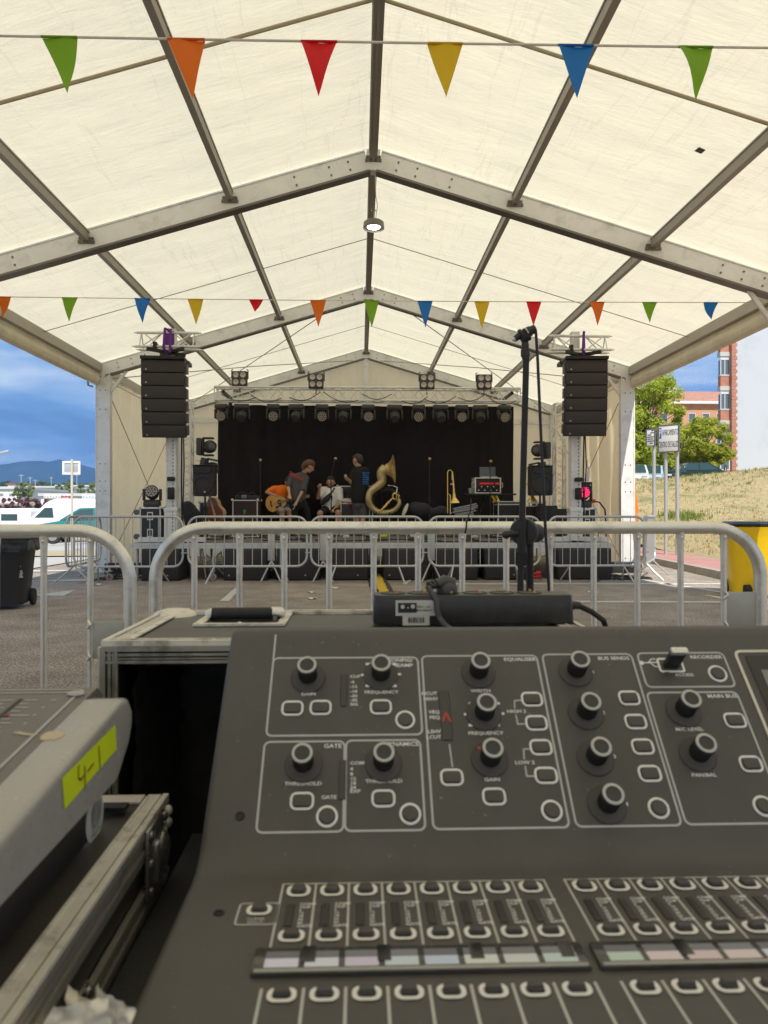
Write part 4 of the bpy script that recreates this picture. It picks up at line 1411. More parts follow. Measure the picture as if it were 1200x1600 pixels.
guitar(gt, AX(gc, V((0.975, -0.10, 0.20)).normalized(), V((-0.2, 0, 0.98)).normalized(), V((0.975, -0.10, 0.20)).normalized().cross(V((-0.2, 0, 0.98)).normalized())),
       mat('honey_spruce', (0.66, 0.35, 0.10), 0.25, 0, 0.12, 6, stretch=(1, 8, 1)), mat('amber_wood', (0.30, 0.12, 0.035), 0.25, 0, 0.15, 6))

# person 3: white polo, seated facing the camera, one hand raised
Y3 = PY + 0.35
s3 = lambda x, y, d=0: q4(x, y, Y3 + d)
c = s3(590, 470)
p3 = thing('person', (c.x, Y3, SZ), 'seated man in white polo shirt and black shorts, facing forward with one hand raised', 'person')
hd = s3(583, 272, -0.03)
hp, P = head_parts(hd, (-0.12, -1, 0.05), 1.0)
neck, chest, hip = s3(585, 312), s3(585, 370, 0.0), s3(583, 478, 0.05)
sl, sr = s3(522, 332), s3(650, 332)
el, er = s3(485, 388, -0.10), s3(660, 425, -0.12)
wl, wr = s3(495, 322, -0.22), s3(612, 480, -0.30)
kl, kr = s3(498, 512, -0.40), s3(642, 506, -0.40)
fl, fr = V((kl.x + 0.02, Y3 - 0.36, SZ + 0.05)), V((kr.x - 0.02, Y3 - 0.36, SZ + 0.05))
blob('body', hp + [[(hd - V((0, 0, 0.06)), 0.060), (neck, 0.062), (chest, 0.14)], [(chest, 0.17), (hip, 0.17)], [(sl, 0.06), (el, 0.048), (wl, 0.030)], [(sr, 0.06), (er, 0.048), (wr, 0.030)],
                   [(hip - V((0.08, 0, 0)), 0.11), (kl, 0.07), (fl, 0.045)], [(hip + V((0.08, 0, 0)), 0.11), (kr, 0.07), (fr, 0.045)]] + hand(el, wl, 0.25) + hand(er, wr, 0.7), SKIN2, p3)
WC = mat('white_cotton', (0.80, 0.77, 0.71), 0.9, 0, 0.06, 10, 0.25, 30)
blob('polo_shirt', [[(neck - V((0, 0, 0.025)), 0.08), (chest, 0.195), (hip + V((0, 0, 0.03)), 0.195)], [(sl, 0.09), (sr, 0.09)], [(sl, 0.085), (sl.lerp(el, 0.62), 0.078)], [(sr, 0.085), (sr.lerp(er, 0.7), 0.08)], [(sl, 0.075), (hip - V((0.06, 0, -0.05)), 0.15)], [(sr, 0.075), (hip + V((0.06, 0, -0.05)), 0.15)]], WC, p3)
blob('shorts', [[(hip, 0.18), (hip - V((0, 0, 0.05)), 0.17)], [(hip - V((0.08, 0, 0)), 0.125), (hip.lerp(kl, 0.8), 0.09)], [(hip + V((0.08, 0, 0)), 0.125), (hip.lerp(kr, 0.8), 0.09)]], TB, p3)
blob('hair', [[(P(0, -0.035, 0.045), 0.106)], [(P(0, -0.015, 0.07), 0.095)]], mat('dark_hair', (0.03, 0.022, 0.018), 0.6), p3)
blob('beard', [[(P(-0.05, 0.03, -0.075), 0.03), (P(0, 0.068, -0.105), 0.032), (P(0.05, 0.03, -0.075), 0.03)]], mat('grey_beard', (0.10, 0.085, 0.075), 0.8, 0, 0.3, 60), p3)
eyes(P, 1.0, p3)
for f in (fl, fr):
    blob('shoe', [[(f, 0.05), (f + V((0.0, -0.16, -0.012)), 0.04)]], mat('white_shoe', (0.55, 0.55, 0.53), 0.7), p3)
bag = thing('shoulder_bag', s3(545, 410, -0.26), 'black bag worn on a strap across the white polo shirt', 'bag')
blob('pouch', [[(s3(515, 430, -0.21), 0.055), (s3(555, 395, -0.22), 0.065), (s3(582, 362, -0.20), 0.04)]], BLACKR, bag)
MB().tube([s3(575, 368, -0.21), s3(600, 335, -0.20), s3(612, 316, -0.10), s3(606, 312, 0.04)], 0.018, 6).build('strap', BLACKR, bag)
seat(hip.x, hip.y + 0.02, hip.z - 0.17, 'low black stool under the man in the white polo shirt')

# person 4: black shirt with blue print, standing, looking left
Y4 = PY
s4 = lambda x, y, d=0: q4(x, y, Y4 + d)
c = s4(808, 500)
p4 = thing('person', (c.x, Y4, SZ), 'standing man in black t-shirt with blue back print and grey shorts', 'person')
hd = s4(793, 98)
hp, P = head_parts(hd, (-0.75, 0.62, -0.12), 1.02)
neck, chest, hip = s4(806, 150), s4(806, 215, 0.03), s4(808, 405, 0.02)
sl, sr = s4(772, 180, 0.14), s4(850, 180, -0.05)
el, er = s4(742, 268, 0.0), s4(835, 300, 0.1)
wl, wr = s4(718, 243, -0.12), s4(735, 255, 0.12)
kl, kr = s4(795, 525, 0.06), s4(835, 525, -0.02)
fl, fr = V((kl.x - 0.02, Y4 + 0.09, SZ + 0.05)), V((kr.x, Y4 - 0.02, SZ + 0.05))
blob('body', hp + [[(hd - V((0, 0, 0.06)), 0.058), (neck, 0.060), (chest, 0.14)], [(chest, 0.16), (hip, 0.15)], [(sl, 0.058), (el, 0.046), (wl, 0.030)], [(sr, 0.058), (er, 0.046), (wr, 0.030)],
                   [(hip - V((0.06, 0, 0)), 0.10), (kl, 0.062), (fl, 0.042)], [(hip + V((0.07, 0, 0)), 0.10), (kr, 0.062), (fr, 0.042)]] + hand(el, wl, 0.9) + hand(er, wr, 0.8), SKIN, p4)
blob('t_shirt', [[(neck - V((0, 0, 0.03)), 0.08), (chest, 0.185), (hip + V((0, 0, 0.1)), 0.19), (hip + V((0, 0, 0.0)), 0.188)], [(sl, 0.088), (sr, 0.092)], [(sl, 0.085), (sl.lerp(el, 0.75), 0.08)], [(sr, 0.088), (sr.lerp(er, 0.7), 0.08)], [(sr, 0.085), (hip + V((0.07, 0, 0.05)), 0.13)]], TB, p4)
blob('shorts', [[(hip, 0.17), (hip - V((0, 0, 0.08)), 0.17)], [(hip - V((0.06, 0, 0.02)), 0.125), (kl + V((-0.01, 0, 0.03)), 0.10)], [(hip + V((0.07, 0, -0.02)), 0.125), (kr + V((0.01, 0, 0.03)), 0.10)]], mat('grey_cotton', (0.085, 0.082, 0.09), 0.9, 0, 0.15, 14, 0.2, 40), p4)
blob('hair', [[(P(0, -0.04, 0.04), 0.102)], [(P(0, -0.01, 0.066), 0.090)], [(P(0, -0.07, -0.02), 0.068)], [(P(-0.03, 0.03, 0.075), 0.06), (P(0.03, 0.04, 0.07), 0.06)]], mat('greying_dark_hair', (0.045, 0.036, 0.032), 0.7, 0, 0.3, 60), p4)
eyes(P, 1.0, p4)
for f in (fl, fr):
    blob('shoe', [[(f, 0.05), (f + V((-0.14, 0.05, -0.012)), 0.038)]], BLACKR, p4)
BLUEP = mat('blue_shirt_print', (0.035, 0.16, 0.45), 0.8)
pm = MB()
rnd = random.Random(11)
ux = V((0.9, -0.42, 0)).normalized() * -1
for r in range(6):
    for k in range(4 if r else 5):
        pc = s4(858 - (4 if r == 0 else 0), 198 + r * 17, 0) + V((0.0, -0.163, 0)) + V((0.9, 0.32, 0)).normalized() * (k - 1.6) * 0.036
        w, h = 0.011 + 0.01 * rnd.random(), 0.013 + 0.012 * rnd.random()
        pm.box((0, 0, 0), (w * 1.6, 0.006, h * 1.6), MX(pc, rz=20, ry=rnd.uniform(-30, 30)))
pm.build('shirt_print', BLUEP, p4, smooth=False)

# ------------------------------------------------------------------ instruments
BRASSO = mat('tarnished_brass', (0.56, 0.43, 0.215), 0.3, 0.5, 0.25, 9, 0.05, 60, dirt=(0.26, 0.20, 0.11), dirt_amt=0.5, dscale=7)
BRASS = mat('polished_brass', (0.80, 0.56, 0.18), 0.25, 0.6, 0.15, 8)
YS = 16.0
s5 = lambda x, y, d=0: q4(x, y, YS + d)
sp = s5(990, 500)
sou = thing('sousaphone', (sp.x, YS, SZ), 'large tarnished brass sousaphone standing on the stage with its bell facing right', 'sousaphone')
pts = [s5(1112, 400, 0), s5(1118, 440, 0.0), s5(1080, 485, 0.03), s5(1020, 503, 0.05), s5(960, 500, 0.05), s5(905, 465, 0.03), s5(880, 410, 0), s5(888, 355, 0), s5(925, 315, 0), s5(965, 288, 0), s5(985, 255, 0), s5(981, 215, 0), s5(988, 185, 0), s5(1015, 165, 0)]
rs = [1.15 * q for q in (0.035, 0.042, 0.048, 0.052, 0.056, 0.060, 0.064, 0.068, 0.074, 0.082, 0.088, 0.095, 0.105, 0.115)]
P_, R_ = [], []
for i in range(len(pts) - 1):
    for k in range(4):
        t = k / 4
        a, b = pts[max(i - 1, 0)], pts[i]
        c2, d2 = pts[i + 1], pts[min(i + 2, len(pts) - 1)]
        P_.append(0.5 * ((2 * b) + (c2 - a) * t + (2 * a - 5 * b + 4 * c2 - d2) * t * t + (3 * b - a - 3 * c2 + d2) * t ** 3))
        R_.append(rs[i] + (rs[i + 1] - rs[i]) * t)
P_.append(pts[-1]); R_.append(rs[-1])
MB().tube(P_, R_, 16).build('main_tube', BRASSO, sou)
b0, b1 = s5(1010, 168, 0), s5(1078, 163, -0.03)
bx = (b1 - b0).normalized()
fx, fy, fz = frame(bx)
bl = (b1 - b0).length
MB().lathe([(0.11, 0), (0.135, bl * .3), (0.18, bl * .6), (0.235, bl * .82), (0.305, bl * 0.97), (0.315, bl), (0.30, bl * 0.985), (0.225, bl * .84), (0.16, bl * .6), (0.10, bl * .2), (0.0, bl * 0.15)], 32, AX(b0, fx, fy, fz), cap=False).build('bell', BRASS if False else mat('bell_brass', (0.66, 0.48, 0.20), 0.3, 0.5, 0.2, 6), sou)
MB().tube([s5(1120, 430, 0.04), s5(1100, 470, 0.08), s5(1020, 500, 0.10), s5(940, 488, 0.1), s5(905, 430, 0.1), s5(915, 370, 0.1), s5(960, 330, 0.1), s5(1040, 325, 0.1), s5(1105, 360, 0.08), s5(1120, 420, 0.05)], 0.055, 12).build('shoulder_tube', mat('black_sleeve', (0.018, 0.017, 0.017), 0.7), sou)
v = MB()
for k in range(4):
    a = s5(1075 - 16 * k, 385 + 19 * k, -0.08)
    v.tube([a, a + V((-0.17, 0, -0.155))], 0.015, 8)
v.tube([s5(1080, 350, -0.06), s5(1118, 372, -0.06), s5(1110, 410, -0.06), s5(1075, 400, -0.06), s5(1068, 365, -0.06), s5(1085, 350, -0.06)], 0.018, 8)
v.tube([s5(1095, 356, -0.1), s5(1100, 392, -0.1), s5(1070, 398, -0.1), s5(1072, 362, -0.1)], 0.014, 8, closed=True)
v.build('valve', BRASS, sou)
MB().tube([s5(1030, 292, -0.02), s5(1070, 295, -0.02), s5(1103, 310, -0.02), s5(1098, 350, -0.04)], [0.012, 0.014, 0.016, 0.018], 8).build('mouthpipe', mat('silver_tube', (0.6, 0.58, 0.5), 0.25, 0.9), sou)
sb = thing('instrument_stand', (sp.x, YS + 0.1, SZ), 'small black folding stand under the big brass sousaphone', 'stand')
MB().tube([s5(940, 505, 0.0), (sp.x - 0.2, YS - 0.1, SZ + 0.01)], 0.014, 6).tube([s5(1040, 505, 0.0), (sp.x + 0.25, YS - 0.1, SZ + 0.01)], 0.014, 6).tube([s5(985, 515, 0.1), (sp.x, YS + 0.3, SZ + 0.01)], 0.014, 6).tube([s5(985, 330, 0.16), s5(985, 470, 0.2), (sp.x - 0.12, YS + 0.35, SZ)], 0.014, 6).build('leg', BLACKM, sb)

def q5(x, y, Y):
    return at(640 + x / 5, 690 + y / 5, Y)
def trombone(pxs, Y, label, standlabel, pts_slide, bell):
    f = lambda p, d=0: q5(p[0], p[1], Y + d)
    a = f(pts_slide[0])
    t = thing('trombone', (a.x, Y, SZ), label, 'trombone', 'brass trombones on stands')
    m = MB()
    P = [f(p) for p in pts_slide]
    m.tube(P, 0.0095, 8)
    m.build('slide', BRASS, t)
    b0, b1, b2 = [f(p, 0.03) for p in bell]
    m = MB().tube([f(pts_slide[-1], 0.0), f(((pts_slide[-1][0] + bell[0][0]) / 2, bell[0][1] - 12), 0.02), b0], 0.011, 8)
    m.build('tuning_slide', BRASS, t)
    d = (b2 - b0).length
    x_, y_, z_ = frame(b2 - b0)
    MB().lathe([(0.012, 0), (0.016, d * .35), (0.022, d * .65), (0.040, d * .83), (0.075, d * .94), (0.11, d), (0.105, d * 0.995), (0.035, d * .82), (0.0, d * .6)], 22, AX(b0, x_, y_, z_), cap=False).build('bell', BRASS, t)
    s = MB()
    for i in range(1, 3):
        yy = pts_slide[0][1] + (pts_slide[1][1] - pts_slide[0][1]) * 0.0 + i * 45
        s.tube([f((pts_slide[0][0], 230 + yy * 0.16)), f((bell[0][0], 230 + yy * 0.16))], 0.007, 6)
    s.build('brace', BRASS, t)
    st = thing('instrument_stand', (a.x, Y, SZ), standlabel, 'stand')
    q = MB()
    cx = (b2.x + a.x) / 2
    for k in range(3):
        an = 0.4 + 2.094 * k
        q.tube([(cx, Y, SZ + 0.22), (cx + 0.2 * math.cos(an), Y + 0.2 * math.sin(an), SZ + 0.01)], 0.009, 6)
    q.tube([(cx, Y, SZ + 0.2), (cx, Y, b2.z - 0.01)], 0.010, 6)
    q.build('leg', BLACKM, st)
    return t
trombone(0, 14.6, 'polished brass trombone standing upright at stage centre, left of the laptop table', 'small stand under the centre trombone',
         [(318, 570), (318, 420), (297, 400), (297, 560), (297, 240), (304, 225), (322, 222), (332, 240), (332, 300)], [(336, 245), (345, 380), (352, 480)])
trombone(0, 13.9, 'second brass trombone upright beside the right loudspeaker, behind the tall microphone stand', 'small stand under the trombone by the right loudspeaker',
         [(905, 580), (905, 400), (905, 300), (908, 230), (916, 205), (930, 200), (944, 210), (950, 240)], [(952, 240), (955, 380), (960, 470)])

# red-brown guitar leaning at the left
Yg = 14.0
ga = at(334, 795, Yg)
g2 = thing('guitar', (ga.x, Yg, SZ), 'red-brown acoustic guitar with pale edge leaning beside the left loudspeaker pole', 'guitar')
ux_ = V((-0.30, 0.1, 0.95)).normalized()
uy_ = V((-0.86, 0.42, -0.28)); uy_ = (uy_ - ux_ * uy_.dot(ux_)).normalized()
guitar(g2, AX(ga - V((0, 0, 0.02)), ux_, uy_, ux_.cross(uy_)), mat('red_mahogany', (0.22, 0.055, 0.022), 0.22, 0, 0.25, 7), mat('pale_binding', (0.40, 0.24, 0.12), 0.35), hole=False)

# ------------------------------------------------------------------ microphone stands on stage
MICG = mat('gold_mesh', (0.42, 0.30, 0.13), 0.4, 0.6)
def mic_stand(px, ytop, Y, lab, boom=None):
    p = at(px, ytop, Y)
    x = p.x
    t = thing('microphone_stand', (x, Y, SZ), 'thin black microphone stand ' + lab, 'microphone stand', 'microphone stands on stage')
    if boom:
        j = at(boom[0], boom[1], Y)
        x0 = at(boom[2], 800, Y).x
        MB().tube([(x0, Y, SZ + 0.02), (j.x, Y, j.z)], 0.011, 6).build('pole', BLACKM, t)
        MB().tube([(j.x, Y, j.z), (p.x, Y, p.z)], 0.009, 6).build('boom', BLACKM, t)
        x = x0
    else:
        MB().tube([(x, Y, SZ + 0.02), (x, Y, p.z)], 0.011, 6).build('pole', BLACKM, t)
    zc = (SZ + p.z) / 2
    MB().cyl((x, Y, zc - 0.04), (x, Y, zc + 0.06), 0.019, 8).build('clutch', BLACKM, t)
    MB().lathe([(0.0, 0.03), (0.04, 0.028), (0.12, 0.012), (0.125, 0.0)], 18, MX((x, Y, SZ + 0.001)), cap=False).build('base', BLACKM, t)
    m = thing('microphone', (p.x, Y, p.z), 'microphone on the stand ' + lab, 'microphone', 'microphones on stage')
    d = V((0.25, -0.8, 0.35)).normalized() if boom else V((0.05, -0.35, 0.9)).normalized()
    MB().tube([p - d * 0.09, p + d * 0.05], [0.013, 0.02], 8).build('handle', BLACKM, m)
    MB().ball(p + d * 0.07, 0.033, None, 10, 8).build('head', MICG, m)
mic_stand(407, 724, 15.6, 'left of the orange-shirted guitarist')
mic_stand(523, 719, 15.4, 'in front of the man in the white polo shirt', boom=(517, 748, 518))
mic_stand(671, 722, 15.3, 'between the sousaphone and the centre trombone')
mic_stand(766, 726, 14.9, 'in front of the open laptop')

# ------------------------------------------------------------------ cases, table, laptop, bags on the stage
CASEB = mat('road_case_black', (0.026, 0.024, 0.024), 0.5, 0, 0.25, 10)
def road_case(px0, py0, px1, py1, Y, depth, label, panel=None, handles=True, zb=None, name='flight_case', lid=0.0):
    a, b = at(px0, py0, Y), at(px1, py1, Y)
    x0, x1, z1, z0 = a.x, b.x, a.z, (b.z if zb is None else zb)
    t = thing(name, ((x0 + x1) / 2, Y, z0), label, 'flight case')
    MB().bb((x0 + 0.008, Y + 0.008, z0 + 0.008), (x1 - 0.008, Y + depth - 0.008, z1 - 0.008)).build('panel', panel or CASEB, t, smooth=False)
    e = 0.022
    m = MB()
    for yy in (Y, Y + depth - e):
        for zz in (z0, z1 - e):
            m.bb((x0, yy, zz), (x1, yy + e, zz + e))
        for xx in (x0, x1 - e):
            m.bb((xx + 0.001, yy + 0.001, z0 + e), (xx + e - 0.001, yy + e - 0.001, z1 - e))
    for xx in (x0, x1 - e):
        for zz in (z0, z1 - e):
            m.bb((xx + 0.001, Y + e, zz + 0.001), (xx + e - 0.001, Y + depth - e, zz + e - 0.001))
    if lid:
        m.bb((x0 - 0.002, Y - 0.002, z1 - lid - 0.012), (x1 + 0.002, Y + depth + 0.002, z1 - lid + 0.012))
    m.build('edging', ALUB, t, smooth=False)
    b0_ = None
    for xx in (x0, x1):
        for zz in (z0, z1):
            for yy in (Y, Y + depth):
                if b0_ is None:
                    b0_ = MB().ball((xx, yy, zz), 0.028, None, 8, 6).build('ball_corner', ALUB, t)
                else:
                    share(b0_, 'ball_corner', ORG[t.name] + V((xx - x0, yy - Y, zz - z0)), t)
    if handles:
        cx = (x0 + x1) / 2
        for zz in ((z0 * 0.25 + z1 * 0.75), (z0 * 0.75 + z1 * 0.25)):
            q = MB()
            q.bb((cx - 0.05, Y - 0.006, zz - 0.07), (cx + 0.05, Y + 0.004, zz + 0.07))
            hh = q.build('handle_plate', ALUB, t, smooth=False)
            MB().bb((cx - 0.032, Y - 0.014, zz - 0.05), (cx + 0.032, Y - 0.007, zz + 0.05)).build('handle', BLACKM, hh, smooth=False)
    return t, (x0, x1, z0, z1)
# left wing
tc_, bx_ = road_case(218, 793, 251, 843, 12.75, 0.42, 'upright black flight case with two handles under the left wash light', zb=SZ + 0.003)
for z in (bx_[2] + 0.08, bx_[3] - 0.08):
    w = MB()
    w.lathe([(0.0, -0.018), (0.045, -0.018), (0.05, 0), (0.045, 0.018), (0, 0.018)], 12, MX((bx_[0] - 0.10, 12.9, z), rx=90), cap=False)
    w.bb((bx_[0] - 0.07, 12.86, z - 0.04), (bx_[0] - 0.001, 12.94, z + 0.04))
    w.build('caster', mat('caster_grey', (0.12, 0.12, 0.13), 0.5), tc_)
floor_wash(238, 793, 12.95, 'round LED wash light with grey face standing on the left flight case', rz=6).location.z = bx_[3] - 0.04
# dark gear bags behind the tower on the left
def bag_blob(name, pts, label, mt=None, cat='bag'):
    rnd_ = random.Random(len(label)); pts = list(pts); c_ = [[(p + V((rnd_.uniform(-1, 1), rnd_.uniform(-.6, .6), rnd_.uniform(-.7, .5))) * r * 0.9, r * rnd_.uniform(0.3, 0.6))] for p, r in pts for _ in range(4)]
    m = blob(name, [pts] + c_, mt or mat('dark_bag', (0.022, 0.022, 0.026), 0.8, 0, 0.3, 12, 0.3, 30), None, vox=0.02, sm=8)
    return tag(m, label, cat)
bag_blob('gear_bag', [(at(293, 792, 14.2), 0.12), (at(300, 806, 14.2), 0.17), (at(301, 815, 14.2), 0.16)], 'dark padded gear bag behind the left lattice column')
bag_blob('gear_bag', [(at(262, 800, 13.6), 0.12), (at(262, 820, 13.6), 0.14)], 'black soft gear bag behind the left flight case')
t_, _b = road_case(311, 784, 320, 812, 14.3, 0.4, 'tall black equipment case behind the left loudspeaker pole', zb=SZ + 0.003, handles=False)
# case with green arrow
t_, b_ = road_case(363, 781, 403, 0, 15.2, 0.5, 'maroon-black flight case with silver edges and a green arrow on its front', zb=SZ + 0.003, panel=mat('maroon_panel', (0.035, 0.016, 0.015), 0.5, 0, 0.2, 8), handles=False)
cx = (b_[0] + b_[1]) / 2
ac = at(382, 799.5, 15.19)
MB().prism([(-0.016, -0.045), (0.016, -0.045), (0.016, 0.005), (0.036, 0.005), (0, 0.05), (-0.036, 0.005), (-0.016, 0.005)], 0, 0.006, MX((ac.x, 15.197, ac.z), rx=90)).build('arrow_mark', mat('green_tape', (0.03, 0.42, 0.06), 0.6), t_, smooth=False)
cu = thing('cable_tray', (cx, 15.4, b_[3]), 'low black box of cables lying on top of the green-arrow flight case', 'tray')
MB().rbox((cx + 0.02, 15.42, b_[3] + 0.05), (0.46, 0.3, 0.09), 0.015).build('tray', BLACKP, cu)
MB().tube([(cx - 0.2, 15.3, b_[3] + 0.1), (cx - 0.1, 15.35, b_[3] + 0.16), (cx + 0.05, 15.3, b_[3] + 0.12), (cx + 0.15, 15.4, b_[3] + 0.17), (cx + 0.2, 15.35, b_[3] + 0.05)], 0.016, 6).build('cable', BLACKR, cu)
MB().rbox((cx - 0.03, 15.27, b_[3] + 0.07), (0.1, 0.03, 0.07), 0.008).build('plug_box', mat('mid_grey_plastic', (0.2, 0.2, 0.2), 0.5), cu)
# cases behind the people
t_, b_ = road_case(527, 759, 583, 0, 16.75, 0.4, 'large grey-black open rack case behind the man in the black shirt', zb=SZ + 0.003, panel=mat('rack_grey', (0.05, 0.05, 0.052), 0.5, 0, 0.3, 10), handles=False)
m = MB()
for k in range(5):
    m.rbox((b_[0] + 0.16 + 0.17 * (k % 3), 16.735, b_[3] - 0.14 - 0.2 * (k // 3)), (0.12, 0.02, 0.13), 0.01)
m.build('rack_unit', BLACKP, t_)
t_, b_ = road_case(532, 786, 578, 0, 16.35, 0.3, 'low black flight case with a red label behind the white shirted man', zb=SZ + 0.003, handles=False)
rl = at(543.5, 788, 16.345)
MB().rbox((rl.x, 16.343, rl.z), (0.09, 0.008, 0.045), 0.003).build('red_label', RED, t_)
cp = at(542, 782, 16.42)
tag(blob('white_cap', [[(V((cp.x, cp.y, b_[3] + 0.05)), (0.13, 0.1, 0.06))], [(V((cp.x + 0.1, cp.y - 0.05, b_[3] + 0.025)), (0.09, 0.08, 0.02))]], mat('white_felt', (0.6, 0.58, 0.54), 0.8), None, vox=0.012), 'crumpled white cap on the low case behind the white shirted man', 'cap')
# bags and shoes right of the sousaphone
bag_blob('gear_bag', [(at(648, 796, 15.9), 0.17), (at(662, 797, 15.9), 0.16), (at(668, 799, 15.9), 0.13)], 'big black soft bag lying right of the sousaphone')
bag_blob('gear_bag', [(at(676, 801, 15.8), 0.10), (at(690, 799, 15.8), 0.13), (at(697, 800, 15.8), 0.10)], 'smaller black bag between the centre mic stand and the trombone')
m = MB().ball((0, 0, 0), (0.085, 0.16, 0.035), AX(at(633, 797, 15.7), V((0.55, -0.6, 0.5)).normalized(), V((0.3, 0.35, 0.88)).normalized(), V((0.55, -0.6, 0.5)).normalized().cross(V((0.3, 0.35, 0.88)).normalized())), 14, 8)
tag(m.build('drum_pad', mat('pale_pad', (0.55, 0.52, 0.45), 0.6)), 'pale oval pad with dark rim leaning against the black bag by the sousaphone', 'pad')
for px, py, c_, lab in ((585, 811, (0.55, 0.6, 0.03), 'bright yellow-green strip lying on stage below the sousaphone'), (618, 813, (0.6, 0.58, 0.5), 'crumpled pale cloth lying on stage right of the sousaphone')):
    p = onz(px, py + 14, SZ)
    tag(MB().rbox((p.x, 15.0, SZ + 0.03), (0.16, 0.12, 0.05), 0.02).build('cloth', mat('cloth_%d' % px, c_, 0.8)), lab, 'cloth')

# laptop table
Yt = 15.6
pa, pb = at(726, 771, Yt), at(806, 774, Yt)
tb = thing('table', ((pa.x + pb.x) / 2, Yt, SZ), 'narrow black table carrying the laptop and rack', 'table')
MB().bb((pa.x, Yt - 0.05, pa.z - 0.035), (pb.x, Yt + 0.5, pa.z)).build('tabletop', BLACKP, tb, smooth=False)
for xx in (pa.x + 0.35, pb.x - 0.35):
    MB().tube([(xx - 0.15, Yt + 0.1, SZ), (xx + 0.15, Yt + 0.35, pa.z - 0.035)], 0.014, 6).tube([(xx + 0.15, Yt + 0.1, SZ), (xx - 0.15, Yt + 0.35, pa.z - 0.035)], 0.014, 6).build('leg', BLACKM, tb)
zt_ = pa.z + 0.002
ra, rb = at(742, 746, Yt), at(783, 771, Yt)
rk = thing('rack', ((ra.x + rb.x) / 2, Yt, zt_), 'silver-edged rack of audio units with red glowing displays under the laptop', 'rack')
MB().bb((ra.x + 0.02, Yt + 0.03, zt_), (rb.x - 0.02, Yt + 0.42, ra.z - 0.02)).build('unit_body', BLACKP, rk, smooth=False)
m = MB()
for z in (zt_, ra.z - 0.022):
    m.bb((ra.x, Yt, z), (rb.x, Yt + 0.44, z + 0.022))
for x in (ra.x, rb.x - 0.025):
    m.bb((x, Yt + 0.001, zt_ + 0.022), (x + 0.025, Yt + 0.44, ra.z - 0.022))
m.build('frame', ALUB, rk, smooth=False)
h = ra.z - zt_
for k, (f0, f1, mt_) in enumerate(((0.10, 0.30, BLACKM), (0.33, 0.50, BLACKM))):
    MB().rbox(((ra.x + rb.x) / 2, Yt + 0.02, zt_ + h * (f0 + f1) / 2), (rb.x - ra.x - 0.06, 0.03, h * (f1 - f0)), 0.005).build('rack_unit', mt_, rk)
MB().rbox(((ra.x * 0.55 + rb.x * 0.45), Yt + 0.018, zt_ + h * 0.62), ((rb.x - ra.x) * 0.52, 0.03, h * 0.10), 0.004).build('red_display', emit('red_glow', (0.6, 0.012, 0.02), 0.55), rk)
MB().rbox((ra.x * 0.14 + rb.x * 0.86, Yt + 0.018, zt_ + h * 0.62), ((rb.x - ra.x) * 0.14, 0.03, h * 0.11), 0.004).build('red_display', emit('red_glow', (0.6, 0.012, 0.02), 0.55), rk)
m = MB()
for k in range(7):
    m.lathe([(0.014, 0), (0.014, 0.02), (0, 0.022)], 8, MX((ra.x + 0.08 + k * 0.065, Yt + 0.006, zt_ + h * (0.42 if k % 2 else 0.2)), rx=90), cap=False)
m.build('knob', ALUB, rk)
for s, x in ((-1, ra.x), (1, rb.x)):
    MB().tube([(x, Yt + 0.1, zt_ + h * .35), (x + s * 0.05, Yt + 0.1, zt_ + h * .4), (x + s * 0.05, Yt + 0.1, zt_ + h * .65), (x, Yt + 0.1, zt_ + h * .7)], 0.010, 6).build('handle', GALVF, rk)
la, lb = at(750, 731, Yt + 0.2), at(775, 746, Yt + 0.2)
lt = thing('laptop', ((la.x + lb.x) / 2, Yt + 0.2, ra.z), 'open grey laptop seen from behind the screen on top of the rack', 'laptop')
LAPM = mat('laptop_grey', (0.09, 0.09, 0.10), 0.4, 0.4)
MB().rbox(((la.x + lb.x) / 2, Yt + 0.15, ra.z + 0.012), (lb.x - la.x, 0.24, 0.02), 0.004).build('keyboard_base', mat('laptop_silver', (0.5, 0.5, 0.5), 0.4, 0.4), lt)
sm = MB().rbox((0, 0, 0), (lb.x - la.x, 0.008, la.z - ra.z + 0.01), 0.003, MX(((la.x + lb.x) / 2, Yt + 0.27, (la.z + ra.z) / 2 + 0.02), rx=-6))
sm.build('screen_lid', LAPM, lt)
MB().box((0, 0, 0), (lb.x - la.x - 0.03, 0.002, la.z - ra.z - 0.02), MX(((la.x + lb.x) / 2, Yt + 0.264, (la.z + ra.z) / 2 + 0.02), rx=-6)).build('screen', mat('screen_dark', (0.10, 0.11, 0.14), 0.2), lt, smooth=False)
cpx = at(735, 771, Yt + 0.1)
cu = thing('drink_cup', (cpx.x, Yt + 0.08, zt_), 'clear plastic cup with amber drink on the left end of the black table', 'cup')
MB().lathe([(0.0, 0.0), (0.036, 0.0), (0.046, 0.115), (0.043, 0.115), (0.034, 0.005), (0, 0.005)], 14, MX((cpx.x, Yt + 0.08, zt_)), cap=False).build('cup_wall', mat('frosted_plastic', (0.5, 0.48, 0.44), 0.3, trans=0.4), cu)
MB().lathe([(0.0, 0.006), (0.033, 0.006), (0.0355, 0.035), (0, 0.035)], 12, MX((cpx.x, Yt + 0.08, zt_)), cap=False).build('drink', mat('amber_drink', (0.3, 0.12, 0.03), 0.2), cu)
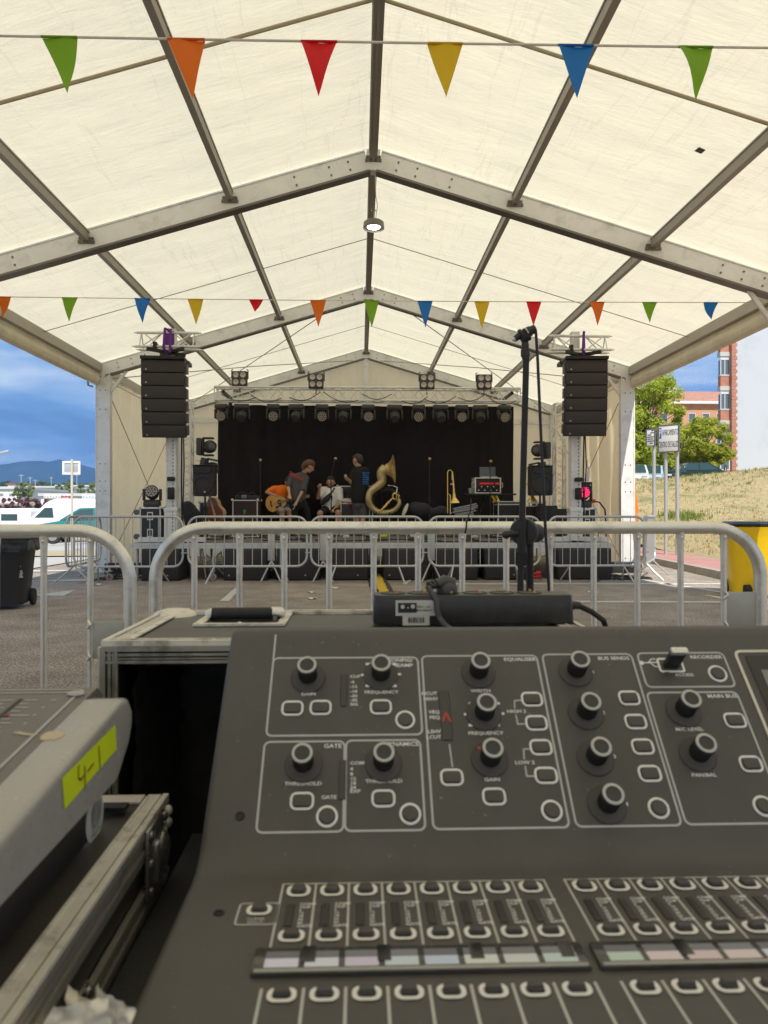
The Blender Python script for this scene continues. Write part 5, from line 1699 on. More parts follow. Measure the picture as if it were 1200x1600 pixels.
# under and right of the table
yl = MB()
for px in (769, 775):
    a = at(px, 775, 15.5)
    yl.tube([a, a + V((0.06, 0, -0.1)), a + V((0.02, 0, -0.14))], 0.028, 6)
tag(yl.build('strap_bundle', mat('yellow_strap', (0.5, 0.33, 0.01), 0.7)), 'two yellow straps hanging under the black laptop table', 'strap')
st_ = thing('folded_stand', onz(735, 836, SZ), 'heap of folded chrome music stands lying right of the centre trombone', 'stand')
rnd = random.Random(5)
for k in range(7):
    a, b = at(703 + rnd.random() * 8, 795 + 2.2 * k, 15.0 + 0.05 * k), at(738 + rnd.random() * 9, 787 + 2.7 * k, 15.0 + 0.05 * k)
    MB().bar(a, b, 0.03, 0.022).build('stand_tube', mat('chrome_tube', (0.42, 0.41, 0.39), 0.3, 0.3), st_, smooth=False)
road_case(778, 783, 818, 0, 15.3, 0.55, 'low wide black case with silver lid band right of the laptop table', zb=SZ + 0.003, handles=False, lid=0.07)
road_case(838, 784, 852, 0, 14.9, 0.4, 'silver topped black case behind the right loudspeaker pole', zb=SZ + 0.003, handles=False, lid=0.03)
road_case(818, 790, 838, 0, 15.0, 0.4, 'plain black case between the wide case and the right loudspeaker', zb=SZ + 0.003, handles=False)
for px, lab in ((849, 'black equipment box behind the right trombone'), (876, 'black equipment box at the foot of the right lattice column')):
    a = at(px, 790 if px == 849 else 795, 14.3)
    o = thing('equipment_box', (a.x, 14.3, SZ), lab, 'box')
    MB().rbox((a.x + 0.1, 14.45, (SZ + a.z) / 2 + 0.002), (0.36, 0.36, a.z - SZ), 0.02).build('shell', BLACKP, o)
    MB().bb((a.x - 0.02, 14.262, (SZ + a.z) / 2 - 0.02), (a.x + 0.22, 14.268, (SZ + a.z) / 2 + 0.02)).build('handle', DARKALU, o, smooth=False)
# right wing: flight case with gear and the red-lit lamp
tc_, bx_ = road_case(903, 794, 931, 0, 12.8, 0.45, 'open silver edged flight case with a yellow sticker under the red lit lamp', zb=SZ + 0.24)
m = MB().bb((bx_[0] - 0.01, 12.795, bx_[2] - 0.12), (bx_[1] + 0.05, 12.80, bx_[2] - 0.005))
m.build('yellow_sticker', mat('yellow_sticker', (0.68, 0.47, 0.01), 0.6), tc_, smooth=False)
m = MB()
for k in range(3):
    q = bx_[0] + 0.06 + k * 0.12
    m.box((q, 12.793, bx_[2] - 0.06), (0.025 + 0.02 * (k % 2), 0.002, 0.06))
m.build('sticker_print', BLACKINK, tc_, smooth=False)
MB().bb((bx_[0], 12.81, SZ + 0.003), (bx_[1] + 0.05, 13.2, bx_[2])).build('open_drawer', mat('case_interior', (0.05, 0.045, 0.045), 0.6), tc_, smooth=False)
rnd = random.Random(9)
for k in range(5):
    x = bx_[0] + 0.03 + k * 0.085
    a = thing('connector_box', (x, 12.72, SZ), ('red power plug box', 'grey power plug box', 'red and black cable plug', 'grey cable drum', 'red plug')[k] + ' below the yellow sticker, ' + ('first', 'second', 'third', 'fourth', 'fifth')[k] + ' from the left', 'plug')
    MB().rbox((x, 12.72, SZ + 0.045), (0.06, 0.09, 0.08), 0.015).build('shell', RED if k in (0, 2, 4) else mat('mid_grey_plastic', (0.2, 0.2, 0.2), 0.5), a)
    MB().cyl((x, 12.68, SZ + 0.045), (x, 12.66, SZ + 0.045), 0.018, 8).build('socket', BLACKP, a)
RLED = emit('red_led', (1.0, 0.015, 0.09), 2.2)
fr_ = floor_wash(911, 794, 12.98, 'LED wash light glowing red on the right flight case', rz=-8)
fr_.location.z = bx_[3] - 0.04
for ch in list(fr_.children):
    if ch.name.startswith('led_lens'):
        ch.data = ch.data.copy()
        ch.data.materials.clear()
        ch.data.materials.append(RLED)
fu = at(913, 760, 13.4)
o = thing('control_unit', (fu.x, 13.4, SZ), 'black control box on a post behind the red lit lamp', 'control box')
MB().rbox((fu.x, 13.4, fu.z), (0.24, 0.2, 0.16), 0.012).build('housing', BLACKM, o)
MB().bb((fu.x - 0.02, 13.45, SZ), (fu.x + 0.02, 13.5, fu.z - 0.07)).build('post', BLACKM, o, smooth=False)
m = MB()
for k in range(4):
    m.lathe([(0.012, 0), (0.012, 0.012), (0, 0.014)], 8, MX((fu.x - 0.07 + k * 0.05, 13.298, fu.z - 0.03 + 0.05 * (k % 2)), rx=90), cap=False)
m.build('knob', GALVF, o)
rc = at(928, 783, 13.0)
m = MB().tube([rc + V((-0.05, 0, 0)), rc, rc + V((0.1, 0, -0.02)), rc + V((0.2, 0, -0.15)), rc + V((0.22, 0, -0.4)), (rc.x + 0.22, 13.0, SZ + 0.02)], 0.014, 6)
o = thing('power_cable', (rc.x, 13, SZ), 'black power cable with a red plug beside the red lit lamp', 'cable')
m.build('cord', BLACKR, o)
MB().cyl(rc - V((0.1, 0, 0)), rc + V((0.02, 0, 0)), 0.035, 10).build('plug', RED, o)
# white cloth strip hanging on the right side wall wire
o = MB().tube([at(920, 735, 13.7), at(917, 725, 13.7), at(919, 718, 13.7)], [0.022, 0.016, 0.008], 6).tube([at(917, 751, 13.7), at(920, 735, 13.7)], [0.05, 0.022], 6)
o.build('cloth_strip', mat('white_felt', (0.6, 0.58, 0.54), 0.8), tent)
# loose cables on the stage floor
rnd = random.Random(21)
m = MB()
for k in range(26):
    x, y = rnd.uniform(-3.4, 3.9), rnd.uniform(12.15, 15.0)
    a = rnd.uniform(0, 6.28)
    P = []
    for s in range(12):
        P.append((x, y, SZ + 0.012))
        a += rnd.uniform(-0.7, 0.7)
        x += 0.11 * math.cos(a); y = max(12.1, y + 0.09 * math.sin(a))
    m.tube(P, 0.010, 5)
struct(tag(m.build('stage_cables', BLACKR), 'tangle of black cables lying across the grey stage floor', 'cables'), 'stuff')
rnd = random.Random(4)
for k, (px, lab) in enumerate(((352, 'left end'), (436, 'second from left'), (541, 'in front of the black-shirted man'), (577, 'fourth from left'), (668, 'below the centre mic stand'), (742, 'right end'))):
    p = onz(px, 841, SZ)
    t = thing('effects_pedal', (p.x, p.y, SZ), 'small dark floor box on the front of the stage, ' + lab, 'floor box', 'small floor boxes along the stage front')
    MB().rbox((p.x, p.y, SZ + 0.03), (0.13, 0.1, 0.055), 0.01).build('shell', (BLACKP, mat('teal_box', (0.03, 0.12, 0.1), 0.5), GALVF)[k % 3], t)
    MB().cyl((p.x, p.y - 0.02, SZ + 0.057), (p.x, p.y - 0.02, SZ + 0.07), 0.014, 8).build('switch', ALUB, t)
# ------------------------------------------------------------------ crowd barriers
def rounded_path(x0, x1, z0, z1, r, n=6):
    P = []
    for cx, cz, a0 in ((x1 - r, z1 - r, 90), (x1 - r, z0 + r, 0), (x0 + r, z0 + r, -90), (x0 + r, z1 - r, -180)):
        for k in range(n + 1):
            a = R(a0 - 90 * k / n)
            P.append(V((cx + r * math.cos(a), 0, cz + r * math.sin(a))))
    return P

def barrier(L_, near, plate):
    t = thing('crowd_barrier', (0, 0, 0), 'x', 'barrier')
    rt = 0.0205 if near else 0.019
    zt, zb = 1.035, 0.265
    mt = GALV if near else GALVF
    n = 24 if near else 8
    MB().tube(rounded_path(-L_ / 2 + rt, L_ / 2 - rt, zb, zt, 0.165, 12 if near else 6), rt, n, closed=True).build('frame', mt, t)
    nb = int(round((L_ - 0.3) / 0.1285))
    st = L_ / (nb + 1)
    rb = 0.0098 if near else 0.0072
    first = None
    for k in range(nb):
        x = -L_ / 2 + st * (k + 1)
        z1, z0 = zt - rt * 0.8, zb + rt * 0.8
        if first is None or near:
            m = MB()
            if near:
                # flattened, pierced ends where the bar meets the rail
                x_ = x
                m.tube([(x_, 0, z0 + 0.0), (x_, 0, z0 + 0.05), (x_, 0, z1 - 0.065), (x_, 0, z1 - 0.03), (x_, 0, z1 + 0.004)], [rb * 1.25, rb, rb, rb * 1.12, rb * 1.45], 16)
                m.ball((x_, -rb * 1.0, z1 - 0.016), (0.0058, 0.005, 0.007), None, 8, 6)
            else:
                m.tube([(x, 0, z0), (x, 0, z1)], rb, 6)
            b = m.build('bar', mt, t)
            first, fx0 = b, x
        else:
            share(first, 'bar', (x - fx0, 0, 0), t)
    for s in (-1, 1):
        x = s * (L_ / 2 - 0.42)
        m = MB()
        for yy in (-1, 1):
            m.tube([(x, 0.0, zb), (x + s * 0.05, yy * 0.13, 0.13), (x + s * 0.09, yy * 0.27, 0.004)], 0.014, 7)
        m.build('foot', mt, t)
    if plate:
        x1 = L_ / 2 - rt
        MB().rbox((x1 - 0.062, -0.004, plate), (0.118, 0.004, 0.118), 0.0015).build('name_plate', mat('plain_zinc_plate', (0.40, 0.40, 0.36), 0.45, 0.3, 0.12, 10, dirt=(0.25, 0.25, 0.2), dirt_amt=0.4), t)
        m = MB()
        for i in (0, 1):
            for j in (-0.05, 0.05):
                xx = x1 - 0.122 if i == 0 else x1 - 0.006
                m.tube([(xx - 0.006, -0.012, plate + j - 0.012), (xx + 0.004, -0.016, plate + j), (xx - 0.003, -0.012, plate + j + 0.012)], 0.005, 6)
        m.build('plate_tie', GALV, t)
    m = MB().bb((L_ / 2 - 0.045, -0.024, 0.47), (L_ / 2 + 0.055, 0.024, 0.485))
    m.build('coupling_link', mt, t, smooth=False)
    return t

NY = 2.36
xl, xr = at(233, 900, NY).x, at(1198, 900, NY).x
nb_ = barrier(xr - xl, True, 0.765)
nb_.location = ((xl + xr) / 2, NY, 0)
nb_['label'] = 'long grey galvanised crowd barrier right behind the mixing desk, with black cable ties'
nb_['group'] = 'near crowd barriers'
n2 = barrier(1.98, True, 0.69)
xe = at(216, 900, NY).x
ang_ = R(4.5)
n2.rotation_euler = (0, 0, ang_)
n2.location = (xe - 0.99 * math.cos(ang_), NY - 0.015 - 0.99 * math.sin(ang_), -0.008)
n2['label'] = 'galvanised crowd barrier at the far left foreground, ending beside the open flight case'
n2['group'] = 'near crowd barriers'
for px, lab in ((727, 'cable tie round the near barrier rail, left of the tall microphone stand'), (849, 'cable tie round the near barrier rail, right of the tall microphone stand')):
    c = at(px, 823, NY)
    m = MB().tube([c + V((0.003 * math.sin(a), 0.0235 * math.cos(a), 0.0235 * math.sin(a))) for a in [k * 0.524 for k in range(12)]], 0.0028, 5, closed=True)
    m.tube([c + V((0, -0.022, 0.012)), c + V((0.012 if px < 800 else 0, -0.03, 0.05)), c + V((0.016 if px < 800 else 0, -0.02, 0.09 if px < 800 else 0.03))], 0.0022, 5)
    tag(m.build('cable_tie', BLACKP), lab, 'cable tie')

FYB = 11.38
proto = barrier(1.86, False, None)
ends = ((113, 288, 'far barrier in front of the left flight case and far left subwoofer'), (292, 481.5, 'far barrier in front of the second and third subwoofers'), (484, 663, 'far barrier in front of the man in the white polo and the cable ramp'),
        (668, 846, 'far barrier in front of the trombone and laptop table'), (855, 1009, 'far barrier at the right, in front of the red lit lamp'))
for i, (a, b, lab) in enumerate(ends):
    o = proto if i == 0 else dup(proto)
    x0, x1 = at(a, 850, FYB).x, at(b, 850, FYB).x
    o.location = ((x0 + x1) / 2, FYB + 0.01 * (i % 2), 0.0)
    o.rotation_euler = (0, 0, R((-1.0, 0.4, -0.3, 0.5, 1.0)[i]))
    o.scale = ((x1 - x0) / 1.86, 1, 1)
    o['label'] = lab
    o['group'] = 'far crowd barriers along the stage'
for (x0, y0, x1, y1, lab) in ((-4.50, 11.3, -4.62, 13.15, 'far barrier turned end-on at the left tent post'), (4.52, 11.5, 5.35, 13.1, 'far barrier turned end-on at the right tent post')):
    o = dup(proto, label=lab)
    o['group'] = 'far crowd barriers along the stage'
    o.location = ((x0 + x1) / 2, (y0 + y1) / 2, 0)
    o.rotation_euler = (0, 0, math.atan2(y1 - y0, x1 - x0))
    o.scale = (1, 1, 1)
for px, lab in ((424, 'between the second and third subwoofers'), (505, 'between the third and fourth subwoofers'), (674, 'between the fifth and sixth subwoofers')):
    x = at(px, 850, 11.6).x
    t = thing('barrier_brace', (x, 11.6, 0), 'grey zinc brace panel on splayed legs ' + lab, 'brace', 'zinc braces behind the far barriers')
    MB().rbox((x, 11.6, 0.60), (0.11, 0.05, 0.52), 0.01).build('panel', GALVF, t)
    for s in (-1, 1):
        MB().tube([(x, 11.6, 0.34), (x + s * 0.16, 11.52, 0.005)], 0.014, 6).build('leg', GALVF, t)

# ------------------------------------------------------------------ cable ramp, litter
ramp = thing('cable_ramp', (0.3, 9, 0), 'black and yellow rubber cable ramp running from the stage towards the mixing desk', 'cable ramp')
YEL = mat('yellow_rubber', (0.62, 0.40, 0.01), 0.6, 0, 0.12, 20, dirt=(0.15, 0.11, 0.03), dirt_amt=0.5, dscale=14)
RUB = mat('ramp_rubber', (0.035, 0.033, 0.031), 0.8, 0, 0.25, 15, 0.3, 60, dirt=(0.10, 0.09, 0.08), dirt_amt=0.5)
for k in range(9):
    y1 = 12.6 - 0.9 * k
    y0 = y1 - 0.885
    x = 0.275 + 0.012 * k
    prof = [(-0.16, 0.0), (0.16, 0.0), (0.15, 0.012), (0.075, 0.05), (-0.075, 0.05), (-0.15, 0.012)]
    M = AX(V((x, y0, 0.002)), V((1, 0, 0)), V((0, 0, 1)), V((0, -1, 0)))
    o = MB().prism(prof, -0.885, 0, M).build('ramp_section', RUB, ramp, smooth=False)
    c = MB().bb((x - 0.062, y0 + 0.004, 0.05), (x + 0.062, y1 - 0.004, 0.058))
    for j in range(11):
        c.bb((x + 0.040, y0 + 0.03 + j * 0.08, 0.058), (x + 0.066, y0 + 0.07 + j * 0.08, 0.061))
    c.build('lid', YEL, o, smooth=False)
LIT = mat('white_paper', (0.62, 0.61, 0.58), 0.8)
for i, (px, py, w, lab) in enumerate(((521, 919.5, .10, 'flat white scrap on the asphalt left of the cable ramp'), (487, 926.5, .06, 'white scrap on the asphalt below the third subwoofer'), (488, 936, .07, 'crumpled white scrap nearest the near barrier'), (602, 911, .06, 'white strip beside the end of the cable ramp'),
                                   (833, 904, .06, 'pale scrap near the seventh subwoofer'), (925, 926, .08, 'thin pale scrap on the right asphalt'), (152, 914, .1, 'pale scrap by the left end-on barrier'))):
    p = onz(px, py, 0.004)
    m = MB().grid(lambda u, v: p + V(((u - .5) * w * 1.6, (v - .5) * w, 0.012 + 0.012 * math.sin(u * 7 + v * 5 + i))), 4, 4)
    tag(m.build('paper_scrap', LIT), lab, 'litter', 'scraps of paper on the asphalt')
for (px, py, lab) in ((836, 893, 'red cable coil on the ground behind the right barriers'),):
    p = onz(px, 906, 0.02)
    m = MB().tube([p + V((0.09 * math.cos(a), 0.06 * math.sin(a), 0.02 + a * 0.008)) for a in [k * .6 for k in range(24)]], 0.016, 6)
    tag(m.build('red_cable', RED), lab, 'cable')
# wheeled trolley frame seen under the stage at left and the wheels near the tent posts
for i, (px, py, Y, lab) in enumerate(((333, 903, 11.9, 'caster wheel with red hub under the left stage edge'), (171, 902, 11.9, 'small caster wheel by the left tent post'), (996, 899, 12.0, 'small caster wheel by the right tent post'))):
    x = at(px, 850, Y).x
    t = thing('caster_wheel', (x, Y, 0), lab, 'wheel')
    MB().lathe([(0.02, -0.02), (0.055, -0.018), (0.06, -0.008), (0.06, 0.008), (0.055, 0.018), (0.02, 0.02)], 16, MX((x, Y, 0.062), rx=90)).build('tyre', mat('grey_tyre', (0.30, 0.29, 0.28), 0.7), t)
    MB().lathe([(0.0, -0.024), (0.03, -0.023), (0.032, 0.023), (0, 0.024)], 12, MX((x, Y, 0.062), rx=90), cap=False).build('hub', mat('rust_red_hub', (0.28, 0.07, 0.04), 0.6), t)
    MB().bb((x - 0.03, Y - 0.03, 0.06), (x - 0.02, Y + 0.03, 0.16)).bb((x - 0.035, Y - 0.035, 0.15), (x + 0.035, Y + 0.035, 0.165)).bb((x - 0.015, Y - 0.015, 0.165), (x + 0.015, Y + 0.015, 0.40 if i == 0 else 0.22)).build('fork', GALVF, t, smooth=False)
t = thing('folding_frame', (-2.15, 12.6, 0), 'grey tubular folding frame with yellow tags under the left part of the stage', 'frame')
for a, b in (((316, 857), (322, 905)), ((345, 862), (352, 903)), ((318, 890), (346, 862)), ((322, 866), (350, 898)), ((310, 880), (352, 880))):
    MB().tube([at(*a, 12.3), at(*b, 12.3)], 0.014, 6).build('tube', GALVF, t)
for px, py in ((325, 876), (341, 873)):
    MB().rbox(at(px, py, 12.27), (0.05, 0.01, 0.03), 0.004).build('yellow_tag', YEL, t)
for px, lab in ((177, 'left'), (975, 'right')):
    x = at(px, 880, 13.3).x
    t = thing('ballast_box', (x, 13.3, 0), 'low black ballast box at the foot of the %s tent post' % lab, 'ballast')
    MB().rbox((x + (0.35 if px < 500 else -0.05), 13.3, 0.10), (0.95 if px < 500 else 0.7, 0.22, 0.19), 0.015).build('box', BLACKW, t)
    MB().tube([(x + 0.1, 13.18, 0.1), (x + 0.1, 13.15, 0.16), (x + 0.25, 13.15, 0.16), (x + 0.25, 13.18, 0.1)], 0.012, 6).build('handle', GALVF, t)
rnd = random.Random(8)
m = MB()
for k in range(16):
    sd = -1 if k < 7 else 1
    x, y = sd * 4.1 + rnd.uniform(-0.35, 0.35), rnd.uniform(11.9, 13.0)
    a = rnd.uniform(0, 6.28); P = []
    for s in range(14):
        P.append((x, y, 0.012 + 0.02 * abs(math.sin(s * 1.3 + k))))
        a += rnd.uniform(-0.9, 0.9); x += 0.08 * math.cos(a); y += 0.06 * math.sin(a)
    m.tube(P, 0.011, 5)
struct(tag(m.build('ground_cables', BLACKR), 'loose black cables coiled on the ground beside both ends of the stage', 'cables'), 'stuff')

# orange sheet by the right post
m = MB()
a = [at(988, 745, 14.3), at(991, 740, 14.3), at(998, 800, 14.3), at(990, 808, 14.3)]
m.add([p for p in a] + [p + V((0, 0.05, 0)) for p in a], [(0, 1, 2, 3), (7, 6, 5, 4), (0, 4, 5, 1), (1, 5, 6, 2), (2, 6, 7, 3), (3, 7, 4, 0)])
m.bar((a[3] + a[2]) / 2, V((a[2].x - 0.05, 14.32, 0.13)), 0.05, 0.05)
tag(m.build('traffic_panel', mat('orange_plastic', (0.75, 0.19, 0.01), 0.5, 0, 0.08, 5), smooth=False), 'slanted orange plastic panel just behind the right tent post', 'panel')

# ------------------------------------------------------------------ bins
def wheelie(name, x, Y, w, d, h, rz, body, lidm, label):
    t = thing(name, (x, Y, 0), label, 'bin')
    M = MX((x, Y, 0), rz=rz)
    def ring(z, k, e=0):
        a, b = w / 2 * k + e, d / 2 * k + e
        c = 0.05
        return [(-a + c, -b, z), (a - c, -b, z), (a, -b + c, z), (a, b - c, z), (a - c, b, z), (-a + c, b, z), (-a, b - c, z), (-a, -b + c, z)]
    lv = [ring(0.05, 0.78), ring(0.10, 0.80), ring(h * 0.80, 0.965), ring(h * 0.82, 0.98), ring(h * 0.86, 1.0, 0.0), ring(h * 0.93, 1.0, 0.02), ring(h * 0.94, 1.0, 0.0)]
    vs = [p for l in lv for p in l]
    fs = [(i * 8 + j, i * 8 + (j + 1) % 8, (i + 1) * 8 + (j + 1) % 8, (i + 1) * 8 + j) for i in range(len(lv) - 1) for j in range(8)]
    fs += [tuple(range(7, -1, -1)), tuple((len(lv) - 1) * 8 + j for j in range(8))]
    MB().add(vs, fs, M).build('body', body, t, ang=50)
    m = MB()
    l2 = [ring(h * 0.945, 1.0, 0.025), ring(h * 0.97, 1.0, 0.03), ring(h, 0.9, 0.0)]
    vs = [p for l in l2 for p in l]
    fs = [(i * 8 + j, i * 8 + (j + 1) % 8, (i + 1) * 8 + (j + 1) % 8, (i + 1) * 8 + j) for i in range(2) for j in range(8)] + [tuple(range(7, -1, -1)), tuple(16 + j for j in range(8))]
    m.add(vs, fs, M)
    m.build('lid', lidm, t, ang=50)
    for s in (-1, 1):
        MB().lathe([(0.0, -0.025), (0.09, -0.025), (0.1, -0.015), (0.1, 0.015), (0.09, 0.025), (0, 0.025)], 18, M @ MX((s * (w / 2 * 0.78 + 0.03), d / 2 * 0.72, 0.10), ry=90), cap=False).build('wheel', BLACKR, t)
    MB().tube([M @ V((-w * .4, d / 2 + 0.02, h * .93)), M @ V((-w * .4, d / 2 + 0.08, h * .95)), M @ V((w * .4, d / 2 + 0.08, h * .95)), M @ V((w * .4, d / 2 + 0.02, h * .93))], 0.014, 8).build('handle', body, t)
    return t, M
BINB = mat('black_bin_plastic', (0.020, 0.021, 0.024), 0.45, 0, 0.25, 8, 0.08, 60)
BY = 8.55
bp = at(10, 945, BY)
t, M = wheelie('wheelie_bin', bp.x - 0.02, BY, 0.58, 0.60, 0.83, 12, BINB, BINB, 'black wheeled rubbish bin with white print beside the near left barrier')
m = MB()
for k in range(4):
    for j in range(4):
        if (k * 3 + j * 5) % 7 not in (2,):
            m.box((0.085 + k * 0.021, -0.2865 + 0.0, 0.37 + j * 0.021), (0.014, 0.003, 0.015), M @ MX((0, 0.03, 0)))
for j in range(4):
    m.box((0.215, -0.2865 + 0.03, 0.37 + j * 0.022), (0.07 - 0.012 * (j % 2), 0.003, 0.009), M)
for j, wd_ in enumerate((0.13, 0.12)):
    m.box((0.165, -0.2865 + 0.024, 0.49 + j * 0.022), (wd_, 0.003, 0.008), M)
m.build('print', PRINT, t, smooth=False)
def liner(u, v):
    a = u * 2 * math.pi
    r = (0.33 + 0.02 * noise.noise(V((u * 14, v * 3, 1))))
    x = max(-0.315, min(0.315, r * 1.45 * math.cos(a))); y = max(-0.325, min(0.325, r * 1.45 * math.sin(a)))
    k = 1 + 0.035 * noise.noise(V((u * 18, v * 4, 3)))
    return M @ V((x * k, y * k, 0.785 - v * 0.13 * (1 + 0.5 * noise.noise(V((u * 9, 2, 5))))))
MB().grid(liner, 70, 5).build('bag_liner', mat('black_bag', (0.016, 0.016, 0.018), 0.28, 0, 0.2, 8), t, ang=70)
YB = mat('yellow_bin_plastic', (0.90, 0.60, 0.008), 0.4, 0, 0.06, 5)
bp = at(1183, 930, 9.3)
t, M = wheelie('recycling_bin', bp.x + 0.03, 9.4, 0.72, 0.72, 0.98, -16, YB, BINB, 'bright yellow recycling bin with black lid behind the near right barrier end')
MB().box((-0.24, -0.338, 0.72), (0.045, 0.003, 0.075), M).build('sticker', mat('pale_sticker', (0.6, 0.5, 0.42), 0.6), t, smooth=False)
MB().box((-0.24, -0.341, 0.72), (0.03, 0.002, 0.05), M).build('sticker_print', mat('orange_print', (0.5, 0.15, 0.06), 0.6), t, smooth=False)
MB().lathe([(0.0, -0.03), (0.08, -0.03), (0.085, 0.03), (0, 0.03)], 18, M @ MX((-0.17, -0.345, 0.10), rx=0, ry=90, rz=10), cap=False).build('front_wheel', BLACKR, t)

# ------------------------------------------------------------------ signs
SIGNW = mat('white_sign_sheet', (0.70, 0.70, 0.69), 0.4, 0, 0.03, 4)
SIGNB = mat('sign_blue', (0.01, 0.10, 0.42), 0.4)
def board_sign(name, p0, p1, p2, p3, posts, label, th=0.05):
    """board with corners TL TR BR BL in world space"""
    c = (p0 + p1 + p2 + p3) / 4
    t = thing(name, (c.x, c.y, 0.12), label, 'sign')
    ex = (p1 - p0).normalized()
    ez = V((0, 0, 1))
    n = ex.cross(ez).normalized()
    w = (p1 - p0).length
    h = ((p0.z - p3.z) + (p1.z - p2.z)) / 2
    M = AX(c, ex, ez, n)
    MB().rbox((0, 0, -th / 2), (w, h, th), 0.012, M).build('board', SIGNW, t)
    m = MB()
    e = 0.022
    m.bb((-w / 2 - 0.004, h / 2 - e, -th), (w / 2 + 0.004, h / 2 + 0.004, 0.006), M).bb((-w / 2 - 0.004, -h / 2 - 0.004, -th), (w / 2 + 0.004, -h / 2 + e, 0.006), M)
    m.bb((-w / 2 - 0.005, -h / 2 + e, -th), (-w / 2 + e, h / 2 - e, 0.006), M).bb((w / 2 - e, -h / 2 + e, -th), (w / 2 + 0.005, h / 2 - e, 0.006), M)
    m.build('rim', mat('sign_rim', (0.12, 0.12, 0.125), 0.5), t, smooth=False)
    for s in posts:
        q = c + ex * s - n * (th + 0.045)
        MB().cyl((q.x, q.y, 0.121), (q.x, q.y, c.z + h * 0.3), 0.042, 12).build('post', GALVF, t)
    return t, M, w, h
p0, p1 = at(1028, 669, 17.05), at(1061, 653, 16.7)
zt_, zb_ = (p0.z + p1.z) / 2, 0
h_ = 0.62
hgt = 0.64
p0.z = p1.z = 3.17
p2, p3 = p1 - V((0, 0, hgt)), p0 - V((0, 0, hgt))
t, M, w, h = board_sign('parking_sign', p0, p1, p2, p3, (-0.10, 0.17), 'white parking sign on two posts reading APARCAMIENTO CENTRO DE SALUD')
BLK = mat('sign_black', (0.02, 0.02, 0.022), 0.5)
lt_ = MB()
sx = Matrix.Diagonal((1.62, 1.0, 1, 1))
lt_.text('APARCAMIENTO', 0.20, M @ MX((w * 0.085, 0.135, 0.003)) @ Matrix.Diagonal((w * 0.73 / (7.4 * 0.20), 1, 1, 1)), 'CENTER', 0.0)
lt_.text('CENTRO DE SALUD', 0.20, M @ MX((0.0, -0.145, 0.003)) @ Matrix.Diagonal((w * 0.9 / (8.6 * 0.20), 1, 1, 1)), 'CENTER', 0.0)
lt_.build('lettering', BLK, t, smooth=False)
MB().rbox((-w * 0.395, 0.135, 0.002), (w * 0.13, 0.25, 0.004), 0.001, M, 1).build('parking_symbol', SIGNB, t)
MB().text('P', 0.27, M @ MX((-w * 0.395, 0.125, 0.006)) @ Matrix.Diagonal((w * 0.6, 1, 1, 1))).build('symbol_letter', WHITEP, t, smooth=False)
q0, q1 = at(1009.5, 675, 18.3), at(1023.5, 672, 18.15)
q0.z = q1.z = 3.23
t, M, w, h = board_sign('information_sign', q0, q1, q1 - V((0, 0, 0.44)), q0 - V((0, 0, 0.44)), (0.06,), 'small white information sign on one post left of the parking sign', 0.03)
lt_ = MB()
for k, (a, b) in enumerate(((0.1, 0.32), (-0.05, 0.36), (-0.3, 0.1), (-0.36, 0.36), (-0.34, 0.3), (-0.36, 0.36), (-0.1, 0.25))):
    lt_.bb((a * w, 0.16 - k * 0.052, 0.001), (b * w, 0.185 - k * 0.052, 0.003), M)
lt_.build('lettering', BLK, t, smooth=False)
# sign seen from behind on the left
Yl = 21.0
c = at(112, 731, Yl)
t = thing('road_sign', (c.x, Yl, -0.05), 'grey back of a rectangular road sign on one post in the left car park', 'sign')
a, b = at(98, 721, Yl), at(126, 742, Yl)
w_, h_ = b.x - a.x, a.z - b.z
SB = mat('sign_back_grey', (0.42, 0.44, 0.46), 0.5, 0.2)
MB().rbox((c.x, Yl, c.z), (w_, 0.03, h_), 0.012).build('board', SB, t)
m = MB()
for zz in (c.z - h_ * .43, c.z + h_ * .43):
    m.bb((c.x - w_ / 2, Yl - 0.03, zz - 0.028), (c.x + w_ / 2, Yl - 0.0155, zz + 0.028))
for xx in (c.x - w_ / 2 + 0.026, c.x + w_ / 2 - 0.026):
    m.bb((xx - 0.026, Yl - 0.0295, c.z - h_ * .43 + 0.028), (xx + 0.026, Yl - 0.0158, c.z + h_ * .43 - 0.028))
m.build('stiffener', WHITEP, t, smooth=False)
MB().cyl((c.x + 0.03, Yl - 0.06, -0.1), (c.x + 0.03, Yl - 0.06, c.z + h_ * .62), 0.034, 10).build('post', mat('cream_post', (0.55, 0.52, 0.42), 0.5), t)
# street lamp
c = at(5, 707, 34)
t = thing('street_lamp', (c.x - 1.2, 34, -0.4), 'slim grey street lamp whose head leans in at the left edge', 'street lamp')
MB().tube([(c.x - 1.2, 34, -0.5), (c.x - 1.2, 34, c.z - 0.3), (c.x - 0.9, 34, c.z - 0.05), (c.x - 0.1, 34, c.z)], [0.07, 0.05, 0.04, 0.035], 8).build('pole', GALVF, t)
MB().rbox((c.x, 34, c.z), (0.55, 0.2, 0.10), 0.04, Matrix.Translation(c) @ MX(ry=-14) @ Matrix.Translation(-c)).build('lamp_head', SB, t)

